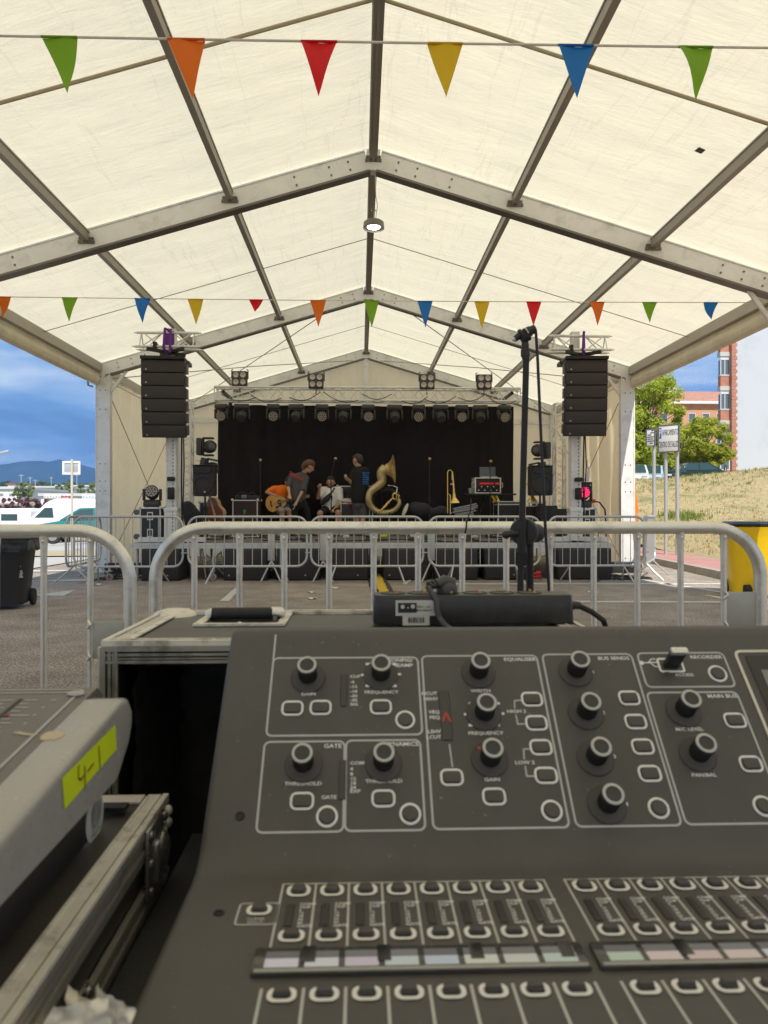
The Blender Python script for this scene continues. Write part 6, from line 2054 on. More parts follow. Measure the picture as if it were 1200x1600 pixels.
# ------------------------------------------------------------------ vehicles
TYRE = mat('tyre_rubber', (0.02, 0.02, 0.02), 0.8)
RIM = mat('wheel_rim', (0.35, 0.35, 0.36), 0.35, 0.6)
WIN = glass('car_window', (0.03, 0.06, 0.06), 0.05)
HL = mat('headlight_lens', (0.6, 0.62, 0.62), 0.1)
TL = mat('tail_light', (0.4, 0.02, 0.02), 0.2)
def vehicle(name, loc, rz, body, label, cat, lower, cabin, width, wheels, rw=0.33, win=None, tum=0.14):
    """lower: side profile of the body; cabin: profile of the greenhouse (narrower at the top); x forward"""
    t = thing(name, loc, label, cat)
    M = MX(loc, rz=rz)
    def shell(poly, w0, w1, zlo, zhi):
        n = len(poly)
        vs = []
        for s in (-1, 1):
            for x, z in poly:
                k = max(0, min(1, (z - zlo) / max(1e-6, zhi - zlo)))
                vs.append((x, s * (w0 + (w1 - w0) * k) / 2, z))
        fs = [tuple(range(n - 1, -1, -1)), tuple(range(n, 2 * n))] + [(i, (i + 1) % n, n + (i + 1) % n, n + i) for i in range(n)]
        return vs, fs
    def bev(vs, fs, r, nm, mt):
        bm = bmesh.new()
        bv = [bm.verts.new(v) for v in vs]
        for f in fs:
            bm.faces.new([bv[i] for i in f])
        bmesh.ops.recalc_face_normals(bm, faces=bm.faces[:])
        bmesh.ops.bevel(bm, geom=bm.edges[:], offset=r, segments=2, profile=0.5, affect='EDGES', clamp_overlap=True)
        bm.verts.index_update()
        m = MB().add([v.co.copy() for v in bm.verts], [tuple(v.index for v in f.verts) for f in bm.faces], M)
        bm.free()
        return m.build(nm, mt, t, ang=40)
    z0, z1 = min(p[1] for p in lower), max(p[1] for p in lower)
    vs, fs = shell(lower, width, width * 0.96, z0, z1)
    bev(vs, fs, 0.07, 'body', body)
    if cabin:
        z0, z1 = min(p[1] for p in cabin), max(p[1] for p in cabin)
        vs, fs = shell(cabin, width * 0.94, width * (0.94 - tum * 1.3), z0, z1)
        bev(vs, fs, 0.05, 'cabin', body)
    for poly, side in (win or []):
        n = len(poly)
        for s in ((-1, 1) if side else (0,)):
            if side:
                yv = lambda z: s * (width * (0.94 if cabin else 1.0) / 2 - (width * tum * 0.65 if cabin else 0.02) * max(0, (z - z0) / (z1 - z0))) + s * 0.008
                MB().add([(x, yv(z), z) for x, z in poly] + [(x, yv(z) - s * 0.02, z) for x, z in poly], [tuple(range(n)), tuple(range(2 * n - 1, n - 1, -1))] + [(i, (i + 1) % n, n + (i + 1) % n, n + i) for i in range(n)], M).build('window', WIN, t, smooth=False)
            else:
                (xa, za), (xb, zb) = poly
                hw0, hw1 = width * 0.40, width * 0.34
                d = V((zb - za, 0, -(xb - xa))).normalized() * (0.012 if (zb - za) > 0 else -0.012)
                if xa < 0:
                    d = -d
                q = [V((xa, -hw0, za)) + d, V((xa, hw0, za)) + d, V((xb, hw1, zb)) + d, V((xb, -hw1, zb)) + d]
                MB().add(q + [p - d * 2 for p in q], [(0, 1, 2, 3), (7, 6, 5, 4), (0, 4, 5, 1), (1, 5, 6, 2), (2, 6, 7, 3), (3, 7, 4, 0)], M).build('windscreen', WIN, t, smooth=False)
    for x in wheels:
        for s in (-1, 1):
            W = M @ MX((x, s * (width / 2 - 0.09), rw), rx=90)
            wh = MB().lathe([(rw * .6, -0.10), (rw * .95, -0.10), (rw, -0.07), (rw, 0.07), (rw * .95, 0.10), (rw * .6, 0.10)], 18, W).build('wheel', TYRE, t)
            MB().lathe([(0, -0.105), (rw * .6, -0.103), (rw * .62, 0.103), (0, 0.105)], 14, W, cap=False).build('rim', RIM, wh)
    xf, xb = max(p[0] for p in lower), min(p[0] for p in lower)
    zl = min(p[1] for p in lower) + 0.42
    for s in (-1, 1):
        MB().rbox((xf - 0.06, s * width * .36, zl + 0.02), (0.14, 0.3, 0.13), 0.03, M).build('headlight', HL, t)
        MB().rbox((xb + 0.05, s * width * .40, zl + 0.12), (0.10, 0.16, 0.2), 0.03, M).build('tail_light', TL, t)
    return t
def gpt(px, Y):
    p = at(px, 800, Y)
    return V((p.x, Y, ground_z(p.x, Y) + 0.02))
p = gpt(110, 43)
vehicle('delivery_van', p, 180, WHITEP, 'large white delivery van parked in the sun behind the left road sign', 'van',
        [(2.9, 0.35), (2.95, 0.75), (2.75, 1.05), (1.95, 1.32), (1.0, 2.28), (0.5, 2.50), (-2.7, 2.50), (-2.85, 2.35), (-2.9, 0.4)], None, 2.0, (1.9, -1.7), 0.34,
        [([(1.62, 1.42), (1.05, 1.98), (0.62, 1.98), (0.55, 1.42)], True), ([(1.98, 1.34), (1.08, 2.22)], False)])
p = gpt(148, 30)
carlow = [(2.1, 0.25), (2.15, 0.6), (1.9, 0.78), (1.1, 0.92), (-1.7, 0.98), (-2.0, 0.85), (-2.05, 0.3)]
carcab = [(1.15, 0.90), (0.4, 1.42), (-0.9, 1.46), (-1.75, 0.96)]
carwin = [([(0.95, 0.95), (0.36, 1.36), (-0.15, 1.38), (-0.15, 0.95)], True), ([(-0.22, 0.95), (-0.22, 1.38), (-0.85, 1.38), (-1.45, 0.98)], True), ([(1.14, 0.93), (0.42, 1.40)], False), ([(-1.72, 0.99), (-0.92, 1.43)], False)]
vehicle('parked_car', p, 184, mat('teal_car_paint', (0.03, 0.20, 0.19), 0.25, 0.2, 0.05), 'teal car parked in front of the white van beside the left tent post', 'car', carlow, carcab, 1.75, (1.35, -1.3), 0.31, carwin)
p = gpt(32, 60)
vehicle('parked_car', p, 180, mat('green_car_paint', (0.02, 0.12, 0.09), 0.25, 0.2, 0.05), 'dark green car between the caravan and the white van', 'car', carlow, carcab, 1.75, (1.35, -1.3), 0.31, carwin)
p = gpt(4, 52)
t = vehicle('caravan', p, 180, WHITEP, 'white caravan with a small grey vent at the left edge of the car park', 'caravan',
        [(1.7, 0.4), (1.75, 1.0), (1.45, 2.02), (-2.2, 2.06), (-2.4, 1.85), (-2.4, 0.4)], None, 2.1, (0.0,), 0.30, [([(1.0, 1.3), (1.0, 1.6), (0.2, 1.6), (0.2, 1.3)], True), ([(-0.4, 1.2), (-0.4, 1.65), (-1.5, 1.65), (-1.5, 1.2)], True)])
# cars on the flat above the bank
def hpt(px, Y):
    p = at(px, 800, Y)
    return V((p.x, Y, bank_z(p.x, Y) + 0.02))
for px, Y, rz, c_, lab in ((990, 42.0, 248, (0.62, 0.63, 0.64), 'white car nearest the right tent post above the grassy bank'), (1017, 42.8, 240, (0.36, 0.47, 0.55), 'pale blue car with bright windscreen under the large tree'),
                           (1043, 44.0, 232, (0.02, 0.02, 0.022), 'black car parked behind the parking sign posts'), (1078, 46, 185, (0.015, 0.03, 0.02), 'dark green low car under the smaller tree')):
    vehicle('parked_car', hpt(px, Y), rz, mat('car_paint_%d' % px, c_, 0.22, 0.15, 0.04), lab, 'car', carlow, carcab, 1.78, (1.35, -1.3), 0.31, carwin)

# ------------------------------------------------------------------ trees and shrubs
BARK = mat('bark', (0.10, 0.075, 0.05), 0.9, 0, 0.3, 8, 0.5, 30)
def leafm(name, a, b, tr=0.35, sc=1.2):
    m, nt, N, L, bs = nmat(name)
    tc = N.new('ShaderNodeTexCoord')
    n1 = N.new('ShaderNodeTexNoise'); n1.inputs['Scale'].default_value = sc; n1.inputs['Detail'].default_value = 8; n1.inputs['Roughness'].default_value = 0.8
    L.new(tc.outputs['Object'], n1.inputs['Vector'])
    mr = N.new('ShaderNodeMapRange'); mr.inputs[1].default_value = 0.35; mr.inputs[2].default_value = 0.65
    L.new(n1.outputs['Fac'], mr.inputs[0])
    mx = N.new('ShaderNodeMixRGB'); mx.inputs[1].default_value = (*a, 1); mx.inputs[2].default_value = (*b, 1)
    L.new(mr.outputs[0], mx.inputs[0]); L.new(mx.outputs[0], bs.inputs['Base Color'])
    bs.inputs['Roughness'].default_value = 0.6
    t_ = N.new('ShaderNodeBsdfTranslucent'); L.new(mx.outputs[0], t_.inputs['Color'])
    ms = N.new('ShaderNodeMixShader'); ms.inputs[0].default_value = tr
    L.new(bs.outputs[0], ms.inputs[1]); L.new(t_.outputs[0], ms.inputs[2])
    L.new(ms.outputs[0], N['Material Output'].inputs['Surface'])
    return m
LEAF1 = leafm('bright_leaves', (0.30, 0.37, 0.02), (0.50, 0.55, 0.05), 0.45)
LEAF2 = leafm('olive_leaves', (0.30, 0.35, 0.018), (0.50, 0.52, 0.045), 0.5)
LEAF3 = leafm('poplar_leaves', (0.24, 0.31, 0.09), (0.36, 0.42, 0.17), 0.45, sc=0.5)
LEAF4 = leafm('burgundy_leaves', (0.16, 0.045, 0.06), (0.26, 0.09, 0.10), sc=0.5)
LEAF5 = leafm('dark_leaves', (0.04, 0.07, 0.02), (0.08, 0.12, 0.03), sc=0.1)
def tree(name, base, top, crown, n, ls, lm, label, cat='tree', group=None, trunk=0.12, seed=1, clumps=26):
    """crown: (centre height, half width, half height); leaves gathered in clumps on limbs"""
    rnd = random.Random(seed)
    t = thing(name, base, label, cat, group)
    b = V(base)
    cz, hw, hh = crown
    m = MB()
    cen = V((b.x, b.y, cz))
    m.tube([b - V((0, 0, 0.1)), b.lerp(cen, 0.5) + V((trunk * .4, 0, 0)), cen + V((0, 0, hh * 0.4))], [trunk, trunk * 0.75, trunk * 0.3], 8)
    cl = []
    for k in range(clumps):
        for _ in range(30):
            d = V((rnd.uniform(-1, 1), rnd.uniform(-1, 1), rnd.uniform(-1, 1)))
            if 0.30 < d.length < 1:
                break
        p = cen + V((d.x * hw, d.y * hw, d.z * hh))
        r = rnd.uniform(0.22, 0.42) * min(hw, hh) * (1.0 if d.length < 0.8 else 0.75)
        cl.append((p, r))
        s = b.lerp(cen, rnd.uniform(0.55, 1.1))
        m.tube([s, s.lerp(p, 0.6) + V((0, 0, 0.1)), p], [trunk * .28, trunk * .16, trunk * .06], 5)
    m.build('trunk', BARK, t)
    vs, fs = [], []
    for k in range(n):
        p, r = cl[k % len(cl)]
        d = V((rnd.gauss(0, 1), rnd.gauss(0, 1), rnd.gauss(0, 0.8))).normalized() * r * (rnd.random() ** 0.45)
        c = p + d
        nn = (d.normalized() + V((rnd.uniform(-.8, .8), rnd.uniform(-.8, .8), rnd.uniform(-.2, 1.0)))).normalized()
        x, y, _ = frame(nn)
        a = rnd.uniform(0, 6.28)
        x, y = x * math.cos(a) + y * math.sin(a), y * math.cos(a) - x * math.sin(a)
        s = ls * rnd.uniform(0.6, 1.3)
        o = len(vs)
        vs += [c - x * s, c - y * s * .45 + nn * s * .1, c + x * s, c + y * s * .45 + nn * s * .1]
        fs.append((o, o + 1, o + 2, o + 3))
    MB().add(vs, fs).build('crown', lm, t, smooth=False)
    return t
b = hpt(1006, 44)
tree('leafy_tree', b, None, (6.35, 2.2, 3.7), 24000, 0.105, LEAF1, 'tall bright green tree standing by the right tent post above the bank', seed=3, clumps=70, trunk=0.17)
b = hpt(1100, 50)
tree('leafy_tree', b, None, (5.75, 1.75, 1.95), 13000, 0.11, LEAF2, 'smaller spreading olive green tree with a forked trunk left of the white slab building', seed=8, clumps=46, trunk=0.16)
b = hpt(1063, 52)
tree('leafy_tree', b, None, (5.7, 2.3, 2.1), 9000, 0.12, LEAF2, 'olive green tree filling the gap behind the parking sign', seed=13, clumps=36, trunk=0.15)
b = hpt(985, 50)
tree('leafy_tree', b, None, (6.0, 2.2, 3.3), 6000, 0.13, LEAF1, 'green tree mostly hidden behind the right tent post', seed=21, clumps=30, trunk=0.15)
rnd = random.Random(2)
for i, (px, Y, top, w, lab) in enumerate(((28, 118, 750, 15, 'left one of the pair of poplars above the caravan'), (44, 120, 752, 15, 'right one of the pair of poplars left of the road sign'), (92, 190, 755, 9, 'slim tree just left of the road sign post'), (107, 175, 753, 12, 'tree right behind the road sign post'),
                                        (126, 180, 755, 10, 'tree right of the road sign'), (144, 165, 752, 12, 'tree left of the tent post, first of two'), (154, 160, 751, 11, 'tree touching the left tent post'))):
    c = gpt(px, Y)
    s = 1140 / Y
    zt_ = 1.08 + (803 - top) / s
    hh = (zt_ - c.z) * 0.40
    tree('poplar_tree', c, None, (zt_ - hh, w / s / 2 * 1.15, hh), 1500, 0.25 * Y / 150, LEAF3, 'pale green ' + lab, group='pale green trees beyond the car park', seed=30 + i, clumps=16, trunk=0.14)
for i, px in enumerate((-14, 6, 20, 33, 46, 60, 76, 92, 108, 124, 142, 160)):
    c = gpt(px, 92 + 3 * (i % 3))
    s = 1140 / c.y
    zt_ = 1.08 + (803 - (778 - 3 * (i % 3 == 1))) / s
    tree('burgundy_shrub', c, None, ((zt_ + c.z) / 2 + 0.1, 0.85, (zt_ - c.z) / 2 * 0.85), 420, 0.2, LEAF4, 'burgundy shrub in the row behind the white van, %s from the left' % ('leftmost', 'second', 'third', 'fourth', 'fifth', 'sixth', 'seventh', 'eighth', 'ninth', 'tenth', 'eleventh', 'twelfth')[i], 'shrub', 'burgundy shrubs beyond the car park', seed=60 + i, clumps=9, trunk=0.05)
m = MB()
rnd = random.Random(77)
vs, fs = [], []
for k in range(9000):
    px = rnd.uniform(-260, 330)
    Y = rnd.uniform(430, 520)
    p = at(px, 800, Y)
    g0 = ground_z(p.x, Y)
    hmx = 6.5 + 3.2 * noise.noise(V((px * 0.05, 0, 0))) + 2 * noise.noise(V((px * 0.21, 3, 0)))
    c = V((p.x, Y, g0 + hmx * rnd.random() ** 0.6))
    s = rnd.uniform(0.6, 1.3)
    x, y, z = frame(V((rnd.uniform(-1, 1), rnd.uniform(-1, 0.3), rnd.uniform(-.3, 1))))
    o = len(vs)
    vs += [c - x * s, c - y * s * .7, c + x * s, c + y * s * .7]
    fs.append((o, o + 1, o + 2, o + 3))
m.add(vs, fs)
struct(tag(m.build('distant_woods', LEAF5, smooth=False), 'dark line of far-off trees below the blue mountains', 'trees'), 'stuff')

# ------------------------------------------------------------------ far buildings
def shed(px0, px1, Y, ytop, label, col=WHITEP, depth=25, wins=6, roofc=None, ridge=0.0):
    a, b = at(px0, ytop, Y), at(px1, ytop, Y)
    z0 = min(ground_z(a.x, Y), ground_z(b.x, Y)) - 0.5
    t = thing('warehouse', ((a.x + b.x) / 2, Y, z0), label, 'building', 'low white buildings beyond the car park')
    MB().bb((a.x, Y, z0), (b.x, Y + depth, a.z)).build('wall', col, t, smooth=False)
    MB().bb((a.x - 0.4, Y - 0.4, a.z + 0.002), (b.x + 0.4, Y + depth, a.z + 0.5)).build('roof', roofc or mat('pale_roof', (0.6, 0.6, 0.6), 0.6), t, smooth=False)
    w = (b.x - a.x) / max(1, wins)
    for k in range(wins):
        MB().bb((a.x + w * (k + .15), Y - 0.05, z0 + (a.z - z0) * 0.62), (a.x + w * (k + .65), Y + 0.02, z0 + (a.z - z0) * 0.76)).build('window', mat('far_window', (0.25, 0.30, 0.33), 0.3), t, smooth=False)
    return t
shed(-80, 30, 150, 764, 'low white building behind the left poplars')
shed(40, 92, 230, 762, 'long white warehouse right of the poplar pair')
shed(88, 175, 260, 760, 'white warehouse behind the road sign', wins=8)
shed(12, 24, 300, 757, 'small red roofed building far behind the left poplars', roofc=mat('red_roof', (0.35, 0.10, 0.07), 0.8), wins=2)
shed(64, 166, 140, 775, 'pale hall with banners along its front behind the shrubs', wins=0)
for i, (a, b, c_, lab) in enumerate(((68, 95, (0.45, 0.45, 0.45), 'grey banner on the pale hall'), (97, 112, (0.45, 0.05, 0.06), 'red lettered banner on the pale hall, behind the road sign post'), (128, 158, (0.45, 0.48, 0.62), 'pale blue banner on the pale hall near the tent post'))):
    p0, p1 = at(a, 773.5, 139.4), at(b, 778.5, 139.4)
    t = thing('banner', ((p0.x + p1.x) / 2, 139.4, p1.z), lab, 'banner', 'banners on the pale hall')
    MB().bb((p0.x, 139.4, p1.z), (p1.x, 139.55, p0.z)).build('sheet', WHITEP, t, smooth=False)
    m = MB()
    n = 6
    for k in range(n):
        x = p0.x + (p1.x - p0.x) * (k + 0.5) / n
        m.bb((x - 0.16, 139.36, p1.z + 0.15), (x + 0.12, 139.39, p0.z - 0.12 - 0.1 * (k % 2)))
    m.build('lettering', mat('banner_print_%d' % i, c_, 0.7), t, smooth=False)
for i, px in enumerate((33, 47, 55, 120, 80)):
    p = gpt(px, 250 + 20 * i)
    t = thing('mast', p, 'thin pale mast rising over the far roofs, %s' % ('far left one', 'second from the left', 'third from the left', 'right of the road sign', 'between the poplars and the road sign')[i], 'mast', 'masts far beyond the car park')
    zt_ = 1.08 + (803 - (742 + 4 * (i % 3))) * p.y / 1140
    MB().cyl(p, (p.x, p.y, zt_), 0.16, 6).build('pole', SB, t)
    MB().bb((p.x - 0.9, p.y - 0.05, zt_ - 0.5), (p.x + 0.9, p.y + 0.05, zt_ - 0.3)).build('crossarm', SB, t, smooth=False)

BRICK = brick_mat('red_brick', (0.40, 0.125, 0.07), (0.46, 0.16, 0.09), (0.42, 0.33, 0.27), 4.0, 1.0, 0.28, 0.03)
BRICKO = brick_mat('orange_brick', (0.55, 0.27, 0.14), (0.60, 0.31, 0.17), (0.5, 0.36, 0.26), 3.0, 0.75, 0.22, 0.02)
RENDER = mat('white_render', (0.50, 0.53, 0.57), 0.75, 0, 0.03, 0.5, 0.15, 12, dirt=(0.40, 0.42, 0.44), dirt_amt=0.6, dscale=0.35)
CONC = mat('pale_concrete', (0.50, 0.48, 0.45), 0.85, 0, 0.1, 1)
bY = 60.0
sc = 1140 / bY
bx0 = at(1150, 700, bY).x
bz0 = bank_z(bx0, bY) - 0.6
t = thing('apartment_block', (bx0 + 5, bY, bz0), 'tall apartment block with a blank white end wall and brick balconies at its left', 'building')
MB().bb((bx0, bY, bz0), (bx0 + 12, bY + 0.4, 26)).build('end_wall', RENDER, t, smooth=False)
MB().bb((bx0 + 3.5, bY + 0.41, bz0), (bx0 + 12, bY + 2.4, 25.9)).build('wall', BRICK, t, smooth=False)
m = MB()
z = 4.2
k = 0
while z < 26:
    hh = 0.28
    m.bb((bx0 - 0.36 , bY - 0.03, z), (bx0 + (0.12 if k % 2 else 0.0), bY + 0.5, z + hh - 0.015)); z += hh; k += 1
m.build('corner_brick', BRICK, t, smooth=False)
SHUT = mat('window_frame_white', (0.6, 0.62, 0.64), 0.5)
for k in range(7):
    yw = 685 - 54 * k - 4
    zz = 1.08 + (803 - 690) / sc + 2.87 * (k - 0) - 0.1
    x0, x1 = bx0 - 1.15, bx0 - 0.37
    bal = MB().bb((x0, bY + 0.3, zz - 0.85), (x1 + 0.1, bY + 0.75, zz + 0.0)).build('parapet', BRICK, t, smooth=False)
    MB().bb((x0 - 0.05, bY + 0.25, zz - 1.22), (x1 + 0.1, bY + 0.8, zz - 0.86)).build('balcony_slab', CONC, t, smooth=False)
    MB().bb((x0 - 0.03, bY + 0.27, zz + 0.002), (x1 + 0.1, bY + 0.78, zz + 0.12)).build('sill', CONC, t, smooth=False)
    w = MB()
    for a, b in ((x0, x0 + 0.06), (x0 + 0.34, x0 + 0.40), (x1 - 0.0, x1 + 0.06)):
        w.bb((a, bY + 0.31, zz + 0.12), (b, bY + 0.40, zz + 1.42))
    w.bb((x0, bY + 0.32, zz + 1.36), (x1 + 0.06, bY + 0.41, zz + 1.64))
    wf = w.build('window', SHUT, t, smooth=False)
    MB().bb((x0 + 0.01, bY + 0.36, zz + 0.12), (x1 + 0.05, bY + 0.7, zz + 1.36)).build('pane', glass('window_glass', (0.10, 0.13, 0.15), 0.05), wf, smooth=False)
MB().bb((bx0 - 2.2, bY + 0.2, bz0 + 0.4), (bx0 - 0.37, bY + 0.8, 1.08 + (803 - 712) / sc)).build('ground_floor_bay', BRICKO, t, smooth=False)
wf = MB().bb((bx0 - 2.0, bY + 0.12, 4.75), (bx0 - 0.45, bY + 0.195, 5.85)).build('window', SHUT, t, smooth=False)
MB().bb((bx0 - 1.9, bY + 0.10, 4.85), (bx0 - 1.3, bY + 0.118, 5.75)).bb((bx0 - 1.2, bY + 0.10, 4.85), (bx0 - 0.55, bY + 0.118, 5.75)).build('pane', glass('window_glass', (0.10, 0.13, 0.15), 0.05), wf, smooth=False)

hY = 84.0
hs = 1140 / hY
xa, xb_ = at(975, 700, hY).x, at(1175, 700, hY).x
ez = 1.08 + (803 - 629) / hs
t = thing('brick_building', ((xa + xb_) / 2, hY, 3), 'orange brick apartment house with a terracotta tiled roof behind the trees', 'building')
MB().bb((xa, hY, 2.5), (xb_, hY + 12, ez)).build('wall', BRICKO, t, smooth=False)
MB().bb((xa - 0.5, hY - 0.5, ez + 0.002), (xb_ + 0.5, hY + 12.5, ez + 0.3)).build('eaves', WHITEP, t, smooth=False)
rfm = brick_mat('terracotta_tiles', (0.42, 0.20, 0.13), (0.52, 0.27, 0.19), (0.30, 0.15, 0.10), 2.2, 0.5, 0.6, 0.06, plane='YX')
rz_ = ez + 0.302
MB().add([(xa - 0.5, hY - 0.5, rz_), (xb_ + 0.5, hY - 0.5, rz_), (xb_ + 0.5, hY + 12.5, rz_), (xa - 0.5, hY + 12.5, rz_), (xa - 0.5, hY + 6, rz_ + 2.2), (xb_ + 0.5, hY + 6, rz_ + 2.2)], [(0, 1, 5, 4), (2, 3, 4, 5), (0, 4, 3), (1, 2, 5), (0, 3, 2, 1)]).build('roof', rfm, t, smooth=False)
for k in range(9):
    for f in range(4):
        x = xa + 1.0 + k * 1.65
        z = ez - 2.2 - f * 2.7
        wf = MB().bb((x, hY - 0.06, z), (x + 0.85, hY + 0.02, z + 1.15)).build('window', SHUT, t, smooth=False)
        MB().bb((x + 0.07, hY - 0.085, z + 0.07), (x + 0.78, hY - 0.062, z + 1.08)).build('pane', glass('window_glass', (0.10, 0.13, 0.15), 0.05), wf, smooth=False)
cx_ = at(1048, 608, hY + 5).x
MB().bb((cx_ - 0.5, hY + 4.5, rz_), (cx_ + 0.5, hY + 5.5, 1.08 + (803 - 604) * (hY + 5) / 1140)).build('chimney', WHITEP, t, smooth=False)
MB().bb((xa, hY - 0.35, 2.5), (xb_, hY - 0.002, 1.08 + (803 - 727) / hs - 0.3)).build('plinth', mat('pale_orange_render', (0.55, 0.33, 0.2), 0.8, 0, 0.1, 0.5), t, smooth=False)
sgp = hpt(1133.5, 48)
t = thing('street_sign', sgp, 'small dark sign on a short post below the white slab building', 'sign')
MB().cyl(sgp, sgp + V((0, 0, 1.0)), 0.04, 8).build('post', GALVF, t)
MB().rbox(sgp + V((0, 0, 1.0)), (0.22, 0.05, 0.36), 0.02).build('board', mat('sign_dark', (0.04, 0.045, 0.05), 0.5), t)

# mountains
MT = mat('mountain_woodland', (0.045, 0.075, 0.085), 0.95, 0, 0.3, 0.004, dirt=(0.10, 0.12, 0.10), dirt_amt=0.5, dscale=0.006)
RID = [(-2500, 722), (-900, 720), (-300, 726), (0, 728), (20, 727), (36, 724), (52, 722.5), (70, 723.5), (82, 724.5), (101, 720.4), (115, 723), (135, 729), (155, 734), (200, 741), (300, 735), (500, 728), (900, 735), (2400, 735)]
def ridge(px):
    for (a, b), (c, d) in zip(RID, RID[1:]):
        if a <= px <= c:
            return b + (d - b) * (px - a) / (c - a)
    return 735
MY = 2600
def mtn(u, v):
    px = -1400 + 2600 * u
    x = (px - 563) / 1140 * MY
    top = 1.08 + (803 - ridge(px)) * MY / 1140
    k = math.sin(min(1, v * 1.0) * math.pi * 0.5)
    y = MY - 700 * (1 - v) + 40 * noise.noise(V((x * 0.004, v * 3, 0)))
    z = -10 + (top + 10) * k + 14 * noise.noise(V((x * 0.006, v * 4, 2))) * math.sin(math.pi * v) + (3 * noise.noise(V((x * 0.02, 5, 2))) if v > 0.9 else 0)
    return V((x * (y / MY), y, z))
struct(MB().grid(mtn, 300, 14).build('mountains', MT, origin=(0, 0, 0), ang=80))
# ------------------------------------------------------------------ foreground: flight case, desk and mixing consoles
def case_mat_edge():
    return mat('worn_case_aluminium', (0.66, 0.62, 0.53), 0.42, 0.2, 0.15, 14, 0.15, 60, dirt=(0.12, 0.11, 0.085), dirt_amt=0.85, dscale=22)
EDGE = case_mat_edge()
EDGES = mat('shaded_groove_metal', (0.34, 0.32, 0.275), 0.4, 0.5, 0.15, 14, 0.15, 60, dirt=(0.08, 0.075, 0.06), dirt_amt=0.85, dscale=22)  # darker copy of the edge metal: side-face shade put into its colour
CX0, CX1, CY0, CY1, CZ = -0.400, 0.392, 1.14, 1.50, 0.88
fc = thing('flight_case', ((CX0 + CX1) / 2, 1.3, 0), 'open black flight case with worn aluminium edges behind the charcoal mixing desk', 'flight case')
MB().bb((CX0 + 0.004, CY0 + 0.006, CZ - 0.010), (CX1 - 0.004, CY1 - 0.004, CZ - 0.002)).build('top_panel', CASEW, fc, smooth=False)
for nm, x in (('side_panel', CX0 + 0.004), ('side_panel', CX1 - 0.014)):
    MB().bb((x, CY0 + 0.01, 0.11), (x + 0.010, CY1 - 0.006, CZ - 0.011)).build(nm, CASEW, fc, smooth=False)
MB().bb((CX0 + 0.015, CY1 - 0.016, 0.11), (CX1 - 0.015, CY1 - 0.006, CZ - 0.011)).build('back_panel', CASEW, fc, smooth=False)
MB().bb((CX0 + 0.015, CY0 + 0.02, 0.11), (CX1 - 0.015, CY1 - 0.017, 0.13)).build('floor_panel', CASEW, fc, smooth=False)
FOAM = mat('black_foam', (0.012, 0.0115, 0.011), 0.95, 0, 0.4, 25, 0.9, 25)
m = MB()
def foam(u, v):
    x = CX0 + 0.02 + 0.022 * (1 + 0.6 * noise.noise(V((u * 9, v * 22, 1)))) * 1.0
    return V((x, CY0 + 0.03 + 0.30 * u, 0.2 + 0.64 * v))
m.grid(foam, 18, 50)
m.build('foam_lining', FOAM, fc, ang=80)
m = MB()
m.grid(lambda u, v: V((CX0 + 0.04 + (CX1 - CX0 - 0.08) * u, CY0 + 0.03 + 0.28 * v, CZ - 0.024 + 0.010 * noise.noise(V((u * 30, v * 6, 4))))), 60, 10)
m.grid(lambda u, v: V((CX0 + 0.04 + (CX1 - CX0 - 0.08) * u, CY0 + 0.026, CZ - 0.012 - (0.028 + 0.006 * noise.noise(V((u * 40, 2, 4)))) * v)), 90, 3)
m.build('foam_lining', FOAM, fc, ang=80)
# extruded edges: lip, groove and lip
def extr(a, b, up, side, w=0.026):
    m = MB()
    a, b = V(a), V(b)
    d = (b - a).normalized()
    for o, ww, hh in ((0.004, 0.008, 0.004), (0.0135, 0.0045, 0.0012), (0.0195, 0.0025, 0.0012), (0.0245, 0.0045, 0.0035)):
        m.bar(a + V(side) * o, b + V(side) * o, ww, hh * 2, up=up)
    return m
e = extr((CX0, CY0, CZ), (CX1, CY0, CZ), (0, 0, 1), (0, 1, 0)); e.build('edge_extrusion', EDGE, fc, smooth=False)
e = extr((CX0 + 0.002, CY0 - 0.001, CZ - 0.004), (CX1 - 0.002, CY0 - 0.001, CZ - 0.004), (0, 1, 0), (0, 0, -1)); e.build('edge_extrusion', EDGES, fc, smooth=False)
e = extr((CX0, CY1, CZ), (CX1, CY1, CZ), (0, 0, 1), (0, -1, 0)); e.build('edge_extrusion', EDGE, fc, smooth=False)
for s, x in ((1, CX0), (-1, CX1)):
    e = extr((x, CY0 + 0.002, CZ + 0.0006), (x, CY1 - 0.002, CZ + 0.0006), (0, 0, 1), (s, 0, 0)); e.build('edge_extrusion', EDGE, fc, smooth=False)
    m = MB().bb((x + s * 0.026, CY0 + 0.005, CZ), (x + s * 0.040, CY1 - 0.005, CZ + 0.0022))
    m.build('edge_strip', EDGE, fc, smooth=False)
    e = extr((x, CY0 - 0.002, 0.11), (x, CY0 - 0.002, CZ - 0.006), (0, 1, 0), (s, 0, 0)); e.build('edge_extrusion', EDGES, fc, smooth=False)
    e = extr((x - s * 0.001, CY0, 0.11), (x - s * 0.001, CY0, CZ - 0.006), (1, 0, 0), (0, 1, 0)); e.build('edge_extrusion', EDGE, fc, smooth=False)
for x, y in ((CX0 + 0.03, CY1 - 0.03), (CX1 - 0.03, CY1 - 0.03)):
    o = MB().ball((x, y, CZ - 0.004), (0.045, 0.045, 0.016), None, 16, 8)
    for dx, dy in ((0.02, -0.02), (-0.02, -0.02), (0.02, 0.02)):
        o.ball((x + dx, y + dy, CZ + 0.006), (0.006, 0.006, 0.004), None, 8, 6)
    o.build('corner_cap', EDGE, fc)
riv = MB()
